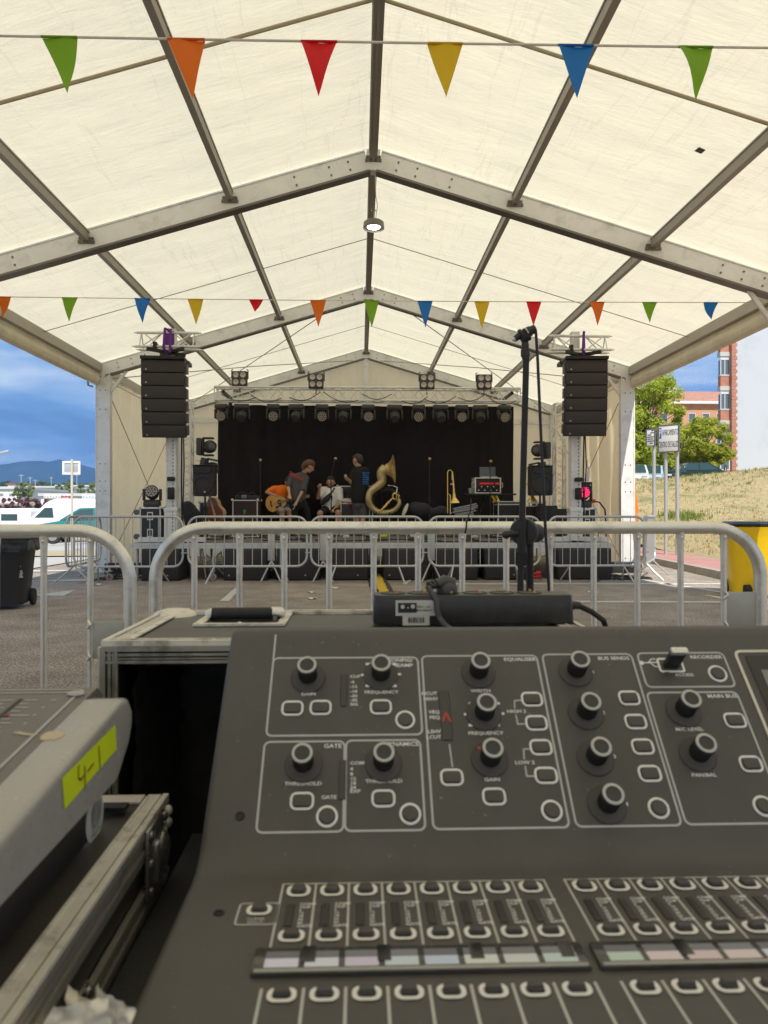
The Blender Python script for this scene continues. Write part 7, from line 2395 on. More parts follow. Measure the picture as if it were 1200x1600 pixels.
for x in (CX0 + 0.033, CX1 - 0.033):
    for k in range(5):
        riv.ball((x, CY0 + 0.05 + k * 0.065, CZ + 0.002), (0.006, 0.006, 0.003), None, 8, 6)
for k in range(8):
    riv.ball((CX0 + 0.08 + k * 0.09, CY0 + 0.014, CZ + 0.002), (0.004, 0.004, 0.002), None, 8, 6)
struct(riv.build('rivet', EDGE, fc), 'stuff')
for x in (CX0 + 0.1, CX1 - 0.1):
    for y in (CY0 + 0.07, CY1 - 0.07):
        MB().lathe([(0, -0.02), (0.05, -0.018), (0.05, 0.018), (0, 0.02)], 14, MX((x, y, 0.05), rx=90), cap=False).bb((x - 0.03, y - 0.03, 0.07), (x + 0.03, y + 0.03, 0.109)).build('caster', BLACKR, fc)
# recessed handle on the top
hp = [onz(291, 977, CZ), onz(443, 977, CZ), onz(459, 958, CZ), onz(340, 958, CZ)]
hx0, hx1 = -0.300, -0.135
hy0, hy1 = onz(380, 977.5, CZ).y, onz(380, 957, CZ).y
dish = MB()
b = 0.016
dish.bb((hx0, hy0, CZ - 0.001), (hx1, hy0 + b, CZ + 0.003)).bb((hx0, hy1 - b, CZ - 0.001), (hx1, hy1, CZ + 0.003)).bb((hx0, hy0 + b, CZ - 0.001), (hx0 + b, hy1 - b, CZ + 0.003)).bb((hx1 - b, hy0 + b, CZ - 0.001), (hx1, hy1 - b, CZ + 0.003))
for x in (hx0 + 0.008, (hx0 + hx1) / 2, hx1 - 0.008):
    for y in (hy0 + 0.008, hy1 - 0.008):
        dish.ball((x, y, CZ + 0.003), (0.005, 0.005, 0.003), None, 8, 6)
hd_ = dish.build('handle_plate', EDGE, fc)
MB().bb((hx0 + b, hy0 + b, CZ - 0.0015), (hx1 - b, hy1 - b, CZ + 0.0005)).build('dish', BLACKM, hd_, smooth=False)
yc = (hy0 + hy1) / 2 - 0.02
MB().tube([(hx0 + 0.022, yc, CZ + 0.0125), (hx1 - 0.03, yc, CZ + 0.0125)], 0.0115, 14).build('grip', BLACKR, hd_)
ga_ = MB().tube([(hx0 + 0.022, yc + 0.05, CZ + 0.004), (hx0 + 0.016, yc, CZ + 0.014), (hx0 + 0.03, yc, CZ + 0.016)], 0.008, 8); ga_.build('grip_arm', GALV, hd_)
MB().tube([(hx1 - 0.02, yc + 0.05, CZ + 0.006), (hx1 - 0.016, yc, CZ + 0.016), (hx1 - 0.032, yc, CZ + 0.016)], 0.009, 8).build('grip_arm', GALV, hd_)

# desk under the console
tb = thing('table', (0.3, 0.75, 0), 'black low desk carrying the right mixing console', 'table')
MB().bb((-0.255, 0.2, 0.565), (0.95, 1.12, 0.594)).build('tabletop', BLACKW, tb, smooth=False)
for x in (-0.2, 0.9):
    for y in (0.28, 1.05):
        MB().bb((x - 0.025, y - 0.025, 0), (x + 0.025, y + 0.025, 0.564)).build('leg', BLACKM, tb, smooth=False)

# ---- right console
BY_, BZ_ = 0.815, 0.689
EU = V((0, math.cos(R(46.4)), math.sin(R(46.4))))
EN = V((0, -EU.z, EU.y))
O_ = V((0, BY_, BZ_))
MU = AX(O_, V((1, 0, 0)), EU, EN)
ML = AX(V((0, 0, BZ_)), V((1, 0, 0)), V((0, 1, 0)), V((0, 0, 1)))
def pu(px, py):
    d = ray(px, py)
    k = (O_ - CAM).dot(EN) / d.dot(EN)
    p = CAM + d * k
    return p.x, (p - O_).dot(EU)
def pl(px, py):
    p = onz(px, py, BZ_)
    return p.x, p.y
def console_paint():
    m, nt, N, L, b = nmat('console_charcoal')
    tc = N.new('ShaderNodeTexCoord')
    n1 = N.new('ShaderNodeTexNoise'); n1.inputs['Scale'].default_value = 9; n1.inputs['Detail'].default_value = 9; n1.inputs['Roughness'].default_value = 0.7
    n2 = N.new('ShaderNodeTexNoise'); n2.inputs['Scale'].default_value = 900; n2.inputs['Detail'].default_value = 2
    L.new(tc.outputs['Object'], n1.inputs['Vector']); L.new(tc.outputs['Object'], n2.inputs['Vector'])
    rp = N.new('ShaderNodeValToRGB')
    rp.color_ramp.elements[0].position, rp.color_ramp.elements[0].color = 0.3, (0.060, 0.0555, 0.0505, 1)
    rp.color_ramp.elements[1].position, rp.color_ramp.elements[1].color = 0.75, (0.080, 0.074, 0.067, 1)
    L.new(n1.outputs['Fac'], rp.inputs[0])
    n3 = N.new('ShaderNodeTexNoise'); n3.inputs['Scale'].default_value = 160; n3.inputs['Detail'].default_value = 3
    L.new(tc.outputs['Object'], n3.inputs['Vector'])
    du = N.new('ShaderNodeMapRange'); du.inputs[1].default_value = 0.70; du.inputs[2].default_value = 0.76; du.inputs[4].default_value = 0.55
    L.new(n3.outputs['Fac'], du.inputs[0])
    mx = N.new('ShaderNodeMixRGB'); mx.inputs[2].default_value = (0.26, 0.245, 0.22, 1)
    L.new(du.outputs[0], mx.inputs[0]); L.new(rp.outputs[0], mx.inputs[1]); L.new(mx.outputs[0], b.inputs['Base Color'])
    mr = N.new('ShaderNodeMapRange'); mr.inputs[3].default_value = 0.42; mr.inputs[4].default_value = 0.58
    L.new(n1.outputs['Fac'], mr.inputs[0]); L.new(mr.outputs[0], b.inputs['Roughness'])
    bp = N.new('ShaderNodeBump'); bp.inputs['Strength'].default_value = 0.12; bp.inputs['Distance'].default_value = 0.001
    L.new(n2.outputs['Fac'], bp.inputs['Height']); L.new(bp.outputs['Normal'], b.inputs['Normal'])
    b.inputs['Specular IOR Level'].default_value = 0.45
    return m
CONP = console_paint()
con = thing('mixing_console', (0.3, 0.8, 0.60), 'large charcoal digital mixing desk with knob panel and rows of channel buttons', 'mixing console')
prof = [(0.34, 0.602), (0.335, 0.672), (0.342, 0.684), (0.355, BZ_)]
for k in range(7):
    a = k / 6
    # fillet at the bend
    A, B, C_ = V((BY_ - 0.03, BZ_)), V((BY_, BZ_)), V((BY_ + 0.03 * EU.y, BZ_ + 0.03 * EU.z))
    prof.append(tuple((A * (1 - a) ** 2 + B * 2 * a * (1 - a) + C_ * a * a)))
tt = 0.300
prof += [(BY_ + tt * EU.y, BZ_ + tt * EU.z), (BY_ + 0.314 * EU.y, BZ_ + 0.311 * EU.z), (BY_ + 0.330 * EU.y, BZ_ + 0.316 * EU.z), (BY_ + 0.36 * EU.y, BZ_ + 0.310 * EU.z), (BY_ + 0.375 * EU.y, BZ_ + 0.29 * EU.z), (1.09, 0.70), (1.09, 0.602)]
LX0, LX1 = -0.1815, 0.86
bm = bmesh.new()
n = len(prof)
v0 = [bm.verts.new((LX0, p[0], p[1])) for p in prof]
v1 = [bm.verts.new((LX1, p[0], p[1])) for p in prof]
bm.faces.new(v0); bm.faces.new(v1[::-1])
for i in range(n):
    bm.faces.new((v0[i], v1[i], v1[(i + 1) % n], v0[(i + 1) % n]))
bmesh.ops.recalc_face_normals(bm, faces=bm.faces[:])
ed = [e for e in bm.edges if abs(e.verts[0].co.x - e.verts[1].co.x) < 1e-6]
bmesh.ops.bevel(bm, geom=ed, offset=0.009, segments=3, profile=0.5, affect='EDGES', clamp_overlap=True)
bm.verts.index_update()
m = MB().add([v.co.copy() for v in bm.verts], [tuple(v.index for v in f.verts) for f in bm.faces])
bm.free()
m.build('chassis', CONP, con, ang=32)

def ribbon(m, pts, w, M, closed=False, h=0.0006, th=0.0004):
    """flat printed line of width w along 2D points"""
    n = len(pts)
    P = [V((p[0], p[1], 0)) for p in pts]
    L_, Rr = [], []
    for i in range(n):
        a = P[(i - 1) % n] if (closed or i > 0) else P[i]
        b = P[(i + 1) % n] if (closed or i < n - 1) else P[i]
        d1 = (P[i] - a).normalized() if (P[i] - a).length > 1e-9 else (b - P[i]).normalized()
        d2 = (b - P[i]).normalized() if (b - P[i]).length > 1e-9 else d1
        t = (d1 + d2).normalized()
        nn = V((-t.y, t.x, 0))
        k = 1 / max(0.5, abs(nn.dot(V((-d1.y, d1.x, 0)))))
        L_.append(P[i] + nn * w / 2 * k + V((0, 0, h)))
        Rr.append(P[i] - nn * w / 2 * k + V((0, 0, h)))
    vs = L_ + Rr
    fs = [(i, (i + 1) % n, n + (i + 1) % n, n + i) for i in range(n if closed else n - 1)]
    m.add(vs, fs, M)
def rr2(x0, x1, y0, y1, r, n=4):
    P = []
    for cx, cy, a0 in ((x1 - r, y1 - r, 0), (x0 + r, y1 - r, 90), (x0 + r, y0 + r, 180), (x1 - r, y0 + r, 270)):
        for k in range(n + 1):
            a = R(a0 + 90 * k / n)
            P.append((cx + r * math.cos(a), cy + r * math.sin(a)))
    return P
def sect(tl, tr, br, bl):
    a, b, c, d = pu(*tl), pu(*tr), pu(*br), pu(*bl)
    return (a[0] + d[0]) / 2, (b[0] + c[0]) / 2, (c[1] + d[1]) / 2, (a[1] + b[1]) / 2
LW = 0.0024
pr = MB()
S = {}
for nm, q in (('config', ((428, 1030), (655, 1026), (657, 1147), (415, 1151))), ('gate', ((412, 1160), (538, 1158), (537, 1299), (402, 1302))), ('dyn', ((540, 1158), (655, 1156), (666, 1297), (540, 1299))),
              ('eq', ((659, 1026), (838, 1024), (890, 1293), (677, 1296))), ('bus', ((849, 1024), (990, 1021), (1060, 1290), (898, 1292))), ('rec', ((996, 1021), (1130, 1020), (1148, 1072), (1010, 1075))),
              ('main', ((1014, 1083), (1153, 1081), (1229, 1287), (1067, 1288)))):
    S[nm] = sect(*q)
    x0, x1, y0, y1 = S[nm]
    ribbon(pr, rr2(x0, x1, y0, y1, 0.007), LW, MU, True)
x0, x1, y0, y1 = S['config']
ribbon(pr, [(x0, y1 - 0.004), (x0, pu(432, 992)[1])], LW, MU)
pr.build('panel_outline', PRINTD, con, smooth=False)
# display section
sx0, st1 = pu(1147, 1018)
pr2 = MB()
ribbon(pr2, rr2(sx0, sx0 + 0.30, pu(1229, 1287)[1], st1, 0.008), 0.004, MU, True, 0.0009)
pr2.build('display_outline', mat('bright_trim', (0.55, 0.53, 0.46), 0.35, 0.4), con, smooth=False)
dx, dt = pu(1181, 1042)
MB().rbox((sx0 + 0.155, (st1 + pu(1229, 1287)[1]) / 2, 0.0005), (0.285, st1 - pu(1229, 1287)[1] - 0.014, 0.002), 0.0008, MU, 1).build('display_bezel', mat('gloss_black', (0.012, 0.012, 0.013), 0.12), con)
MB().bb((dx + 0.004, dt - 0.115, 0.0016), (dx + 0.19, dt - 0.006, 0.0022), MU).build('screen', mat('screen_grey', (0.20, 0.20, 0.185), 0.25), con, smooth=False)

# knobs
kn, rg = None, None
KNM = mat('knob_soft_black', (0.034, 0.032, 0.030), 0.55, 0, 0.1, 30)
SKM = mat('knob_skirt', (0.052, 0.048, 0.043), 0.6, 0, 0.1, 30)
KN = [(481.5, 1059), (595, 1055.5), (474.5, 1195), (599, 1193.5), (747, 1052), (756, 1116.5), (765, 1187), (899, 1050), (915, 1115), (930, 1185), (948, 1258), (1068, 1111), (1090, 1179.5)]
for i, k in enumerate(KN):
    x, t = pu(*k)
    w = MU @ V((x, t, 0))
    if kn is None:
        M = MU @ MX((x, t, 0))
        b_ = MB().lathe([(0.0115, 0.004), (0.012, 0.026), (0.0132, 0.0265), (0.0135, 0.031), (0.0128, 0.0322), (0, 0.0322)], 28, M, cap=False)
        for j in range(28):
            a = j * 2 * math.pi / 28
            b_.bb((-0.0006, 0.0118, 0.006), (0.0006, 0.0127, 0.0262), M @ MX((0, 0, 0), rz=j * 360 / 28))
        kn = b_.build('knob', KNM, con)
        w0 = w
        sk = MB().lathe([(0.0232, 0.0), (0.0232, 0.0012), (0.0222, 0.0022), (0.0175, 0.0026), (0.0135, 0.0042), (0.0115, 0.0045), (0.0115, 0.002)], 32, M, cap=False).build('skirt', SKM, kn)
        rg = MB().lathe([(0.0092, 0.0325), (0.0094, 0.0331), (0.0120, 0.0331), (0.0126, 0.0327), (0.0128, 0.0322), (0.0092, 0.0322)], 28, M, cap=False).build('cap_ring', mat('knob_ring', (0.44, 0.43, 0.40), 0.4, 0.2), kn)
        ORG[kn.name] = ORG['mixing_console']
    else:
        o = share(kn, 'knob', ORG['mixing_console'] + (w - w0), con)
        for ch in (sk, rg):
            c = bpy.data.objects.new(ch.name.split('.')[0], ch.data)
            COL.objects.link(c); c.parent = o
# buttons
UB = {}
BTM = mat('button_rubber', (0.060, 0.055, 0.050), 0.5, 0, 0.1, 40)
RINGM = mat('button_ring', (0.74, 0.73, 0.69), 0.45, 0, 0.05, 40)
def button(key, M, x, t, w, h, rnd_, rw=0.0028, hh=0.0042, label=None):
    k = (key, round(w, 4), round(h, 4))
    p = M @ V((x, t, 0))
    if k not in UB:
        m = MB()
        iw, ih = w - rw * 2.6, h - rw * 2.6
        if rnd_:
            m.lathe([(iw / 2, 0.0), (iw / 2, hh * .8), (iw / 2 * .9, hh), (0, hh)], 20, M @ MX((x, t, 0)), cap=False)
        else:
            m.rbox((x, t, hh / 2), (iw, ih, hh), min(iw, ih) * 0.22, M)
        b = m.build('button', BTM, con)
        r = MB()
        if rnd_:
            r.lathe([(w / 2 - rw, 0.0), (w / 2 - rw, 0.0014), (w / 2, 0.0012), (w / 2, 0.0)], 24, M @ MX((x, t, 0)), cap=False)
        else:
            ribbon(r, rr2(x - w / 2 + rw / 2, x + w / 2 - rw / 2, t - h / 2 + rw / 2, t + h / 2 - rw / 2, min(w, h) * 0.30, 5), rw, M, True, 0.0012)
        g = r.build('button_ring', RINGM, b)
        UB[k] = (b, g, p)
        return b
    b, g, p0 = UB[k]
    o = share(b, 'button', ORG['mixing_console'] + (p - p0), con)
    c = bpy.data.objects.new('button_ring', g.data)
    COL.objects.link(c); c.parent = o
    return o
for c in ((457, 1107), (501, 1106), (595, 1105), (472, 1252), (599, 1248), (706, 1215), (772, 1245), (831, 1093), (838, 1130), (845, 1168), (853, 1212), (983, 1091), (993, 1128), (1004, 1167), (1015, 1209), (1148, 1126), (1173, 1194)):
    x, t = pu(*c)
    button('u', MU, x, t, 0.0285, 0.0215, False)
for c in ((633, 1125), (511, 1276), (641, 1272), (862, 1267), (1029, 1263), (1121, 1053), (1193, 1260)):
    x, t = pu(*c)
    button('r', MU, x, t, 0.0255, 0.0255, True)
# meters, lettering
gl_ = mat('meter_glass', (0.040, 0.036, 0.033), 0.3)
for a, b, w in (((536.5, 1054), (538, 1104), 0.0085), ((535, 1188), (535, 1250), 0.0085), ((693, 1080), (699, 1157), 0.0135)):
    (xa, ta), (xb, tb_) = pu(*a), pu(*b)
    MB().rbox(((xa + xb) / 2, (ta + tb_) / 2, 0.0006), (w, abs(ta - tb_), 0.002), 0.0006, MU, 1).build('level_meter', gl_, con)
tx = MB()
def lab(s, px, py, size, al='CENTER', sxx=1.25):
    x, t = pu(px, py)
    tx.text(s, size, MU @ MX((x, t, 0.0007)) @ Matrix.Diagonal((sxx, 1, 1, 1)), al)
T1, T2 = 0.0063, 0.0074
for s, px, py in (('GAIN', 482, 1085), ('FREQUENCY', 596, 1082), ('THRESHOLD', 474, 1225), ('THRESHOLD', 600, 1221), ('WIDTH', 751, 1080), ('FREQUENCY', 759, 1146), ('GAIN', 769, 1218.5), ('HIGH 2', 807, 1112), ('LOW 2', 820, 1192), ('M/C LEVEL', 1077, 1140), ('PAN/BAL', 1100, 1211.5)):
    lab(s, px, py, T1)
for s, px, py in (('CONFIG/', 645, 1032), ('PREAMP', 645, 1040), ('GATE', 534, 1166), ('DYNAMICS', 654, 1163), ('EQUALISER', 837, 1030.5), ('BUS SENDS', 983, 1029), ('RECORDER', 1128, 1027), ('MAIN BUS', 1151, 1088)):
    lab(s, px, py, T2, 'RIGHT', 1.2)
for i, (px, py) in enumerate(((927, 1050.5), (943, 1114), (960.5, 1182.5), (979, 1257))):
    lab(str(i + 1), px, py, T1)
for s, px, py in (('HCUT', 683, 1084), ('HSHV', 684, 1092.5), ('VEQ', 687, 1113), ('PEQ', 687.5, 1121.5), ('LSHV', 689, 1143.5), ('LCUT', 689.5, 1152)):
    lab(s, px, py, 0.0065, 'RIGHT', 1.15)
for k, s in enumerate(('CLIP', '-6', '-12', '-18', '-30', '-45', 'SIG')):
    lab(s, 547, (1057.5, 1066, 1073.5, 1081, 1088, 1094.5, 1101)[k], 0.0058, 'LEFT')
for k, s in enumerate(('COMP', '4', '8', '12', '18', '24', 'EXP')):
    lab(s, 547, (1193, 1202, 1210, 1217.5, 1224.5, 1231, 1237)[k], 0.0058, 'LEFT')
lab('GATE', 526, 1246, 0.0058, 'RIGHT'); lab('ACCESS', 1069, 1055, 0.0058)
for cx, cy in ((595, 1055), (756, 1116.5)):
    for dx_, dy_ in ((-26, 0), (27, -1), (-19, 17), (20, 17), (-19, -17), (20, -17)):
        x, t = pu(cx + dx_, cy + dy_)
        tx.bb((x - 0.004, t - 0.0016, 0.0004), (x + 0.004, t + 0.0016, 0.0009), MU)
x, t = pu(1017, 1036)
ribbon(tx, [(x - 0.013, t), (x + 0.012, t + 0.001)], 0.0016, MU); ribbon(tx, [(x - 0.004, t), (x + 0.002, t + 0.006), (x + 0.008, t + 0.006)], 0.0014, MU); ribbon(tx, [(x - 0.001, t), (x + 0.004, t - 0.006), (x + 0.009, t - 0.006)], 0.0014, MU)
for a in (-0.013,):
    tx.lathe([(0.0, 0.0009), (0.003, 0.0008), (0.003, 0.0)], 10, MU @ MX((x + a, t, 0)), cap=False)
struct(tx.build('lettering', PRINT, con, smooth=False), 'stuff')
ln = MB()
ribbon(ln, [pu(702, 1163), pu(707, 1199)], 0.0018, MU)
for q in (((817, 1094), (804, 1095), (804, 1107)), ((806, 1117), (809, 1132), (823, 1131)), ((831, 1170), (818, 1171), (819, 1187)), ((820.5, 1197), (823, 1213), (838, 1213))):
    ribbon(ln, [pu(*p) for p in q], 0.0018, MU)
ln.build('panel_line', PRINTD, con, smooth=False)
re_ = MB()
x, t = pu(697, 1122)
ribbon(re_, [(x - 0.005, t - 0.006), (x, t + 0.006), (x + 0.005, t - 0.006)], 0.0022, MU, False, 0.0024)
re_.build('lit_mark', emit('red_led_dim', (0.8, 0.05, 0.03), 0.3), con, smooth=False)
for px, py in ((614, 1203), (748, 1170)):
    x, t = pu(px, py)
    MB().lathe([(0.0, 0.0032), (0.0016, 0.003), (0.0016, 0.0)], 10, MU @ MX((x, t, 0)), cap=False).build('led_dot', emit('red_led_dim', (0.8, 0.05, 0.03), 0.3), con)
# screw holes on the left margin
for M, (x, t) in ((MU, pu(375, 1275)), (ML, pl(342, 1427))):
    MB().lathe([(0.0, 0.0004), (0.0032, 0.0004), (0.0034, 0.0012), (0.0052, 0.0014), (0.0056, 0.0)], 18, M @ MX((x, t, 0)), cap=False).build('screw', mat('screw_black', (0.012, 0.012, 0.012), 0.4, 0.3), con)
# usb socket
x, t = pu(1047, 1038)
ribbon(sk_ := MB(), rr2(x - 0.0165, x + 0.0165, t - 0.012, t + 0.008, 0.003), 0.003, MU, True, 0.0012)
sk_.build('usb_socket', RINGM, con, smooth=False)
x2, t2 = pu(1040, 1053)
MB().rbox((x2 + 0.002, t2, 0.0005), (0.008, 0.006, 0.003), 0.001, MU, 1).build('access_led', BTM, con)

# ---- fader half: channel strips
sep = MB()
y_a, y_b = pl(640, 1379)[1], pl(640, 1477)[1]
y_c = pl(640, 1541)[1]
GX = [[pl(443.5 + 50.95 * i, 1379)[0] for i in range(9)], [pl(876.5 + 50.05 * i, 1366)[0] for i in range(9)]]
STRIPX = []
for g_, xs_ in enumerate(GX):
    pitch = (xs_[-1] - xs_[0]) / 8
    xs_ = [xs_[0] + pitch * i for i in range(9)]
    for i, x in enumerate(xs_):
        ribbon(sep, [(x, y_a - 0.001), (x, y_b)], 0.0022, ML)
        ribbon(sep, [(x, y_c), (x, 0.36)], 0.0026, ML)
        if i < 8:
            STRIPX.append((x + pitch / 2, pitch))
    ribbon(sep, [(xs_[0] - 0.001, y_a), (xs_[-1] + 0.001, y_a)], 0.0022, ML)
sep.build('strip_line', mat('strip_line_grey', (0.46, 0.45, 0.41), 0.5), con, smooth=False)
lt2 = MB()
for x, p in STRIPX:
    button('sel', ML, x, pl(640, 1390)[1], 0.0245, 0.0235, False, 0.0040, 0.0062)
    button('solo', ML, x - 0.000, pl(640, 1460)[1], 0.0245, 0.0195, False, 0.0040, 0.0062)
    button('mute', ML, x + 0.0, pl(640, 1552)[1], 0.0240, 0.0185, False, 0.0042, 0.0070)
    ya, yb = pl(640, 1411)[1], pl(640, 1445)[1]
    MB().rbox((x - 0.0055, (ya + yb) / 2, 0.0006), (0.008, ya - yb, 0.002), 0.0006, ML, 1).build('strip_meter', gl_, con)
    for k, s in enumerate(('COMP', 'CLIP', '6', '12', '18', '30', '50', 'GATE')):
        yy = ya + (yb - ya) * (k / 7)
        lt2.text(s, 0.0058 if k in (0, 1, 7) else 0.0050, ML @ MX((x + 0.0035, yy, 0.0007)) @ Matrix.Diagonal((1.0, 1, 1, 1)), 'LEFT')
struct(lt2.build('strip_lettering', PRINT, con, smooth=False), 'stuff')
SCR = [(0.50, 0.47, 0.46), (0.50, 0.49, 0.46), (0.47, 0.40, 0.42), (0.43, 0.46, 0.42), (0.40, 0.43, 0.44), (0.50, 0.49, 0.38), (0.48, 0.46, 0.38), (0.40, 0.46, 0.37), (0.38, 0.44, 0.32), (0.52, 0.42, 0.36), (0.50, 0.38, 0.33), (0.52, 0.42, 0.36)]
for g_, xs_ in enumerate(GX):
    x0, x1 = xs_[0] - 0.012, xs_[-1] + 0.003
    yb0, yb1 = pl(640, 1524)[1], pl(640, 1484)[1]
    bz_ = MB().rbox(((x0 + x1) / 2, (yb0 + yb1) / 2, 0.002), (x1 - x0, yb1 - yb0, 0.006), 0.002, ML).build('scribble_strip', mat('strip_gloss', (0.05, 0.047, 0.043), 0.10), con)
    MB().bb((x0 + 0.003, yb0 + 0.0003, 0.0045), (x1 - 0.003, yb0 + 0.0045, 0.0053), ML).build('lip_glint', mat('lip_glint_grey', (0.30, 0.29, 0.25), 0.3), bz_, smooth=False)  # paler strip: the front bevel's reflection put in as colour
    p = (xs_[-1] - xs_[0]) / 8
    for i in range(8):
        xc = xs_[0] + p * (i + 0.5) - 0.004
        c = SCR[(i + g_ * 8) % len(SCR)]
        MB().bb((xc - p * 0.42, yb0 + 0.0185, 0.0051), (xc + p * 0.42, yb1 - 0.008, 0.0055), ML).build('display_shade', emit('display_shade_%d' % (i % 4), [q * (0.8 + 0.1 * (i % 4)) for q in (0.42, 0.40, 0.38)], 0.16), bz_, smooth=False)  # dim upper cell over a bright lower one: glass reflection put into the glow
        MB().bb((xc - p * 0.42, yb0 + 0.006, 0.0052), (xc + p * 0.42, yb0 + 0.018, 0.0056), ML).build('channel_display', emit('channel_display_%d' % ((i + g_ * 8) % len(SCR)), c, 0.55), bz_, smooth=False)
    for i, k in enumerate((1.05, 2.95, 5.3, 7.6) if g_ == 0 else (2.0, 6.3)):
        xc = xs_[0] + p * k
        MB().bb((xc - 0.006, yb0 + 0.012, 0.0057), (xc + 0.006, yb1 - 0.001, 0.0059), ML).build('dark_reflection', mat('gloss_black', (0.012, 0.012, 0.013), 0.12), bz_, smooth=False)  # black bars stand for dark reflections in the glossy strip
# clear-solo button in its frame
x, y = pl(402, 1428)
f_ = MB()
ribbon(f_, rr2(x - 0.019, x + 0.019, y - 0.0195, y + 0.0185, 0.004), 0.0018, ML, True)
f_.text('CLEAR', 0.0058, ML @ MX((x, y - 0.010, 0.0007))); f_.text('SOLO', 0.0058, ML @ MX((x, y - 0.0155, 0.0007)))
f_.build('clear_solo_frame', PRINTD, con, smooth=False)
button('solo', ML, x + 0.001, y + 0.006, 0.0245, 0.0195, False, 0.0040, 0.0062)
# usb stick
x, t = pu(1047, 1040)
us = thing('usb_stick', MU @ V((x, t, 0)), 'black usb stick with a silver end plugged into the charcoal desk', 'usb stick')
MB().rbox((x + 0.001, t, 0.016), (0.021, 0.009, 0.032), 0.002, MU).build('body', BLACKP, us)
MB().rbox((x + 0.001, t, 0.0355), (0.0235, 0.010, 0.008), 0.0025, MU).build('cap', mat('silver_cap', (0.6, 0.6, 0.58), 0.25, 0.7), us)

# ------------------------------------------------------------------ socket strip on the flight case
PX0, PX1 = onz(583, 980, CZ).x, onz(903, 980, CZ).x
py0 = onz(700, 980, CZ).y + 0.008
zc0 = CZ + 0.0035
ps = thing('socket_strip', ((PX0 + PX1) / 2, py0 + 0.03, zc0), 'black six-way socket strip with a white label lying on the open flight case', 'socket strip')
PBM = mat('strip_black', (0.024, 0.0225, 0.0215), 0.38, 0, 0.15, 20, 0.04, 300, dirt=(0.08, 0.078, 0.075), dirt_amt=0.3, dscale=20)
hgt, dep = 0.052, 0.068
bm = bmesh.new()
bmesh.ops.create_cube(bm, size=1)
for v in bm.verts:
    v.co = V((v.co.x * (PX1 - PX0), v.co.y * dep, v.co.z * hgt))
    if v.co.z > 0:
        v.co.y *= 0.92
        v.co.x *= 0.988
bmesh.ops.bevel(bm, geom=[e for e in bm.edges if abs(e.verts[0].co.z - e.verts[1].co.z) > 0.01], offset=0.012, segments=4, profile=0.5, affect='EDGES')
bmesh.ops.bevel(bm, geom=[e for e in bm.edges if abs(e.verts[0].co.z - e.verts[1].co.z) < 1e-5], offset=0.003, segments=2, profile=0.5, affect='EDGES', clamp_overlap=True)
bm.verts.index_update()
c = V(((PX0 + PX1) / 2, py0 + dep / 2, zc0 + hgt / 2))
m = MB().add([v.co + c for v in bm.verts], [tuple(v.index for v in f.verts) for f in bm.faces])
bm.free()
m.build('housing', PBM, ps, ang=40)
zt_ = zc0 + hgt
w_ = PX1 - PX0
BRS = mat('earth_clip', (0.65, 0.36, 0.14), 0.35, 0.8)
sc_ = None
for k in range(6):
    x = PX0 + w_ * (0.10 + 0.137 * k + (0.005 if k > 2 else 0))
    y = py0 + dep / 2
    if sc_ is None:
        s_ = MB().lathe([(0.0225, 0.0), (0.0225, 0.0016), (0.0205, 0.0018), (0.0195, 0.0008), (0.0, 0.0006)], 30, MX((x, y, zt_)), cap=False)
        sc_ = s_.build('socket', mat('socket_dark', (0.008, 0.008, 0.008), 0.5), ps)  # no real hollow: the recess shade is put into this very dark colour
        x_s = x
        ec = MB().bb((x - 0.002 + 0.006, y - 0.0195, zt_ + 0.001), (x + 0.002 + 0.006, y - 0.016, zt_ + 0.0055)).bb((x - 0.002 + 0.006, y + 0.016, zt_ + 0.001), (x + 0.002 + 0.006, y + 0.0195, zt_ + 0.005)).build('earth_clip', BRS, sc_, smooth=False)
    else:
        o = share(sc_, 'socket', ORG[ps.name] + V((x - x_s, 0, 0)), ps)
        c2 = bpy.data.objects.new('earth_clip', ec.data); COL.objects.link(c2); c2.parent = o
LBL = mat('label_paper', (0.55, 0.54, 0.50), 0.6, 0, 0.05, 30)
def fpt(px, py, y):
    return at(px, py, y)
yf = py0 - 0.0012
def lbl(px0, py0_, px1, py1_, mt, nm, dy=0.0, par=ps):
    a, b = at(px0, py0_, yf), at(px1, py1_, yf)
    return MB().bb((a.x, yf - dy - 0.0005, b.z), (b.x, yf - dy, a.z)).build(nm, mt, par, smooth=False)
l1 = lbl(618, 938, 682, 962, LBL, 'label')
lbl(622, 942, 651, 957, BLACKINK, 'label_print', 0.0008, l1)
m = MB()
for px, py, r in ((629, 948, 3.2), (637.5, 949.5, 1.2), (645, 947.5, 3.4)):
    a = at(px, py, yf)
    m.lathe([(0.0, 0.0018), (r * 0.00112, 0.0018), (r * 0.00112, 0.0)], 12, MX(a, rx=90), cap=False)
for k in range(2):
    a = at(656, 947.5 + 5 * k, yf)
    m.bb((a.x, yf - 0.0012, a.z - 0.001), (a.x + 0.018, yf - 0.0007, a.z + 0.001))
m.build('label_mark', LBL, l1, smooth=False)
m = MB()
a = at(653, 946, yf)
m.text('250V~ 16A', 0.0052, AX(at(662, 948, yf) + V((0, -0.0013, 0)), V((1, 0, 0)), V((0, 0, 1)), V((0, -1, 0))))
m.text('MAX 3500 W', 0.0052, AX(at(662, 953.5, yf) + V((0, -0.0013, 0)), V((1, 0, 0)), V((0, 0, 1)), V((0, -1, 0))))
m.build('label_lettering', BLACKINK, l1, smooth=False)
l2 = lbl(629, 962.5, 671, 977, LBL, 'barcode_label', 0.0001)
m = MB()
rnd = random.Random(6)
px = 638.0
